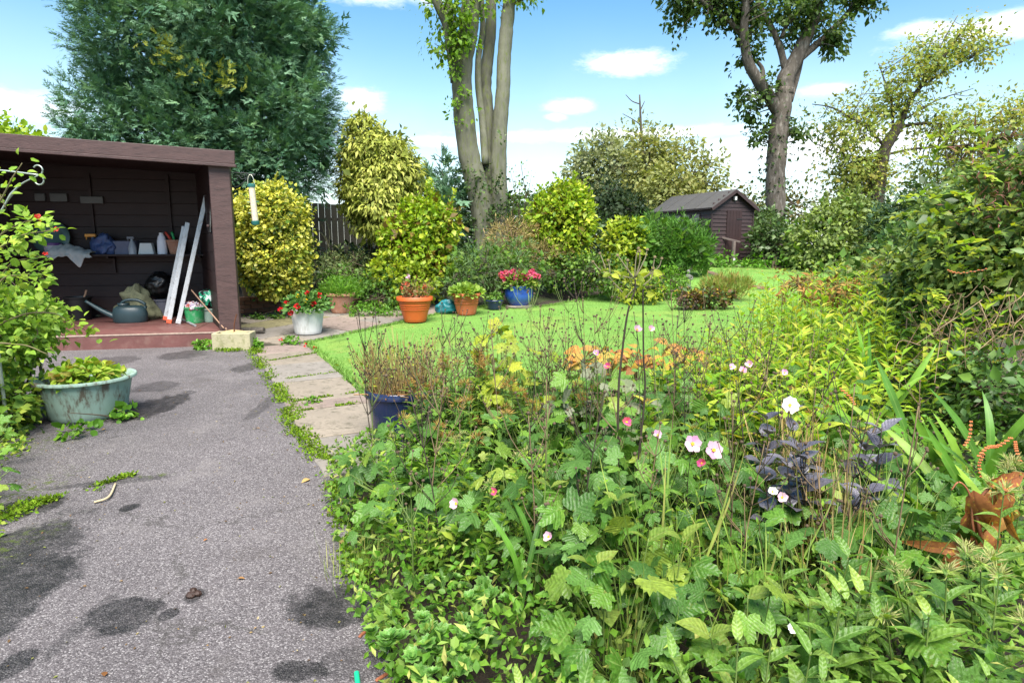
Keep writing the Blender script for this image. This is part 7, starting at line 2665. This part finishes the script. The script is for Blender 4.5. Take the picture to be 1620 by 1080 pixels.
# ------------------------------------------------------------------ left border
def left_side():
    root = thing('rose_shrub', 'loose rose shrub with bright leaves and red buds at the left edge', 'shrub', gz(-3.55, 4.2))
    b = np.array(root.location)
    Y = 4.1
    canes = [[(-60, 700), (-50, 480), (-10, 385), (30, 355), (61, 347)], [(-60, 700), (-40, 450), (20, 380), (80, 364)], [(-60, 700), (-30, 520), (10, 425), (66, 405)], [(-80, 700), (-30, 400), (10, 300), (35, 258)], [(-60, 700), (-20, 540), (30, 500), (80, 495), (105, 505)],
             [(-40, 700), (-10, 470), (35, 435), (70, 442)], [(-60, 700), (-30, 560), (30, 545), (75, 560)], [(-70, 700), (-40, 350), (-10, 300), (10, 330)]]
    P, T, Nn = [], [], []
    for ci, pl in enumerate(canes):
        dy = rng.normal(0, .15)
        q = spline([np.array(at(x, y, Y + dy)) - b for x, y in pl], 9)
        MB().tube(q, np.linspace(.010, .0025, len(q)), 6).build('cane', plain('rose_cane', (.12, .10, .04), .7, .3), root, smooth=True)
        for t in q[12:]:
            for m in range(int(rng.integers(3, 7)) if ci not in (3, 7, 4, 6) else int(rng.integers(0, 3))):
                d = unit(rng.normal(size=3) * [1, 1, .6])
                P.append(t + d * rng.uniform(.02, .10))
                T.append(d + [0, 0, rng.normal(.1, .3)])
                Nn.append(np.array([0, -.5, 1.0]) + rng.normal(0, .35, 3))
    P, T, Nn = np.array(P), np.array(T), np.array(Nn)
    S = rng.uniform(.038, .064, len(P))
    rm = leaf_meshes('rose', [ROUND, OVATE_B, OVATE], [ROS])
    px = 810 + 1000 * (P[:, 0] + b[0]) / (P[:, 1] + b[1])
    o = np.argsort(-(S * (px > -5)))
    put_leaves(root, rm, P[o[:300]], T[o[:300]], Nn[o[:300]], S[o[:300]])
    if len(o) > 300:
        foliage(root, P[o[300:]], T[o[300:]], Nn[o[300:]], S[o[300:]], OVATE, ROS, 'foliage', None, True)
    for (x, y, r) in ((61, 345, .024), (88, 363, .016), (72, 402, .016)):
        blob_flower(root, np.array(at(x, y, Y - .05)) - b, r, leaf_mat('petal_coral', [(.62, .03, .03), (.7, .10, .08)], .25), 20)
    # nettle-like shoot by the hook
    # honeysuckle-like mass below
    for (nm, lb, lobes, ncl, per, size, tpl, mat) in (
            ('border_shrub', 'bright yellow-green small-leaved shrub in the left border', [LB(-80, 55, 440, 600, 4.7, .5), LB(-60, 60, 480, 570, 4.9, .4), LB(0, 70, 470, 530, 4.8, .3)], 190, 20, .05, OV4, ROS),
            ('border_shrub', 'lime-green leafy shrub low at the left edge beside the green tub', [LB(-120, 22, 560, 720, 4.3, .3), LB(-80, 35, 600, 690, 4.5, .3)], 130, 20, .055, OV4, leaf_mat('leaf_border', [(.10, .20, .02), (.17, .28, .03), (.25, .35, .04), (.33, .37, .05)], .36))):
        bush(nm, lb, 'shrub', tuple(gz(lobes[0][0], lobes[0][1])), lobes, ncl, per, .13, size, tpl, mat, fill=G_MID, twigs=60, twig_r=.006, smooth=True)
    # spray of leaves reaching over the step
    r2 = thing('leafy_spray', 'leafy spray reaching across the shelter step', 'branch', gz(-4.0, 5.2))
    b2 = np.array(r2.location)
    q = spline([np.array(at(x, y, 5.2)) - b2 for x, y in [(20, 560), (70, 505), (110, 510), (148, 530)]], 8)
    MB().tube(q, np.linspace(.006, .002, len(q)), 5).build('stem', STEMB, r2, smooth=True)
    n = 60
    P = q[rng.integers(6, len(q), n)] + rng.normal(0, .05, (n, 3))
    put_leaves(r2, rm, P, rand_dirs(n, .2), unit(rng.normal(0, .4, (n, 3)) + [0, -.6, 1]), rng.uniform(.05, .08, n))
    # blackcurrant-like lobed leaves low left
    for (x, y, h, lb) in ((-3.2, 3.55, .45, 'lobed green leaves of a currant bush at the left edge'), (-2.75, 2.95, .3, 'low lobed-leaved plant at the bottom left by the mossy drive'), (-3.65, 3.9, .55, 'currant-leaved bush left of the green tub'), (-3.02, 3.25, .4, 'lobed leaves overhanging the drive at the left border')):
        anemone(x, y, 36, h, .28, lb, 'fresh', .05, .085, None, name='currant_plant')
    N = 5200
    y = rng.uniform(2.2, 5.2, N)
    x = -.66 * y - .62 - rng.random(N) ** .8 * .9 + .1 * np.sin(y * 5)
    P = np.stack([x, y, rng.random(N) * .16 * np.clip((-x - .66 * y - .5) / .4, .15, 1) + .01], -1)
    o = MB().leaves(OV4, P, frames(rand_dirs(N, .25), rand_dirs(N, 1.2)), rng.uniform(.02, .05, N)).build('groundcover', leaf_mat('leaf_border', []))
    tag(o, 'creeping weeds along the left edge of the drive', 'ground cover', kind='stuff')


left_side()
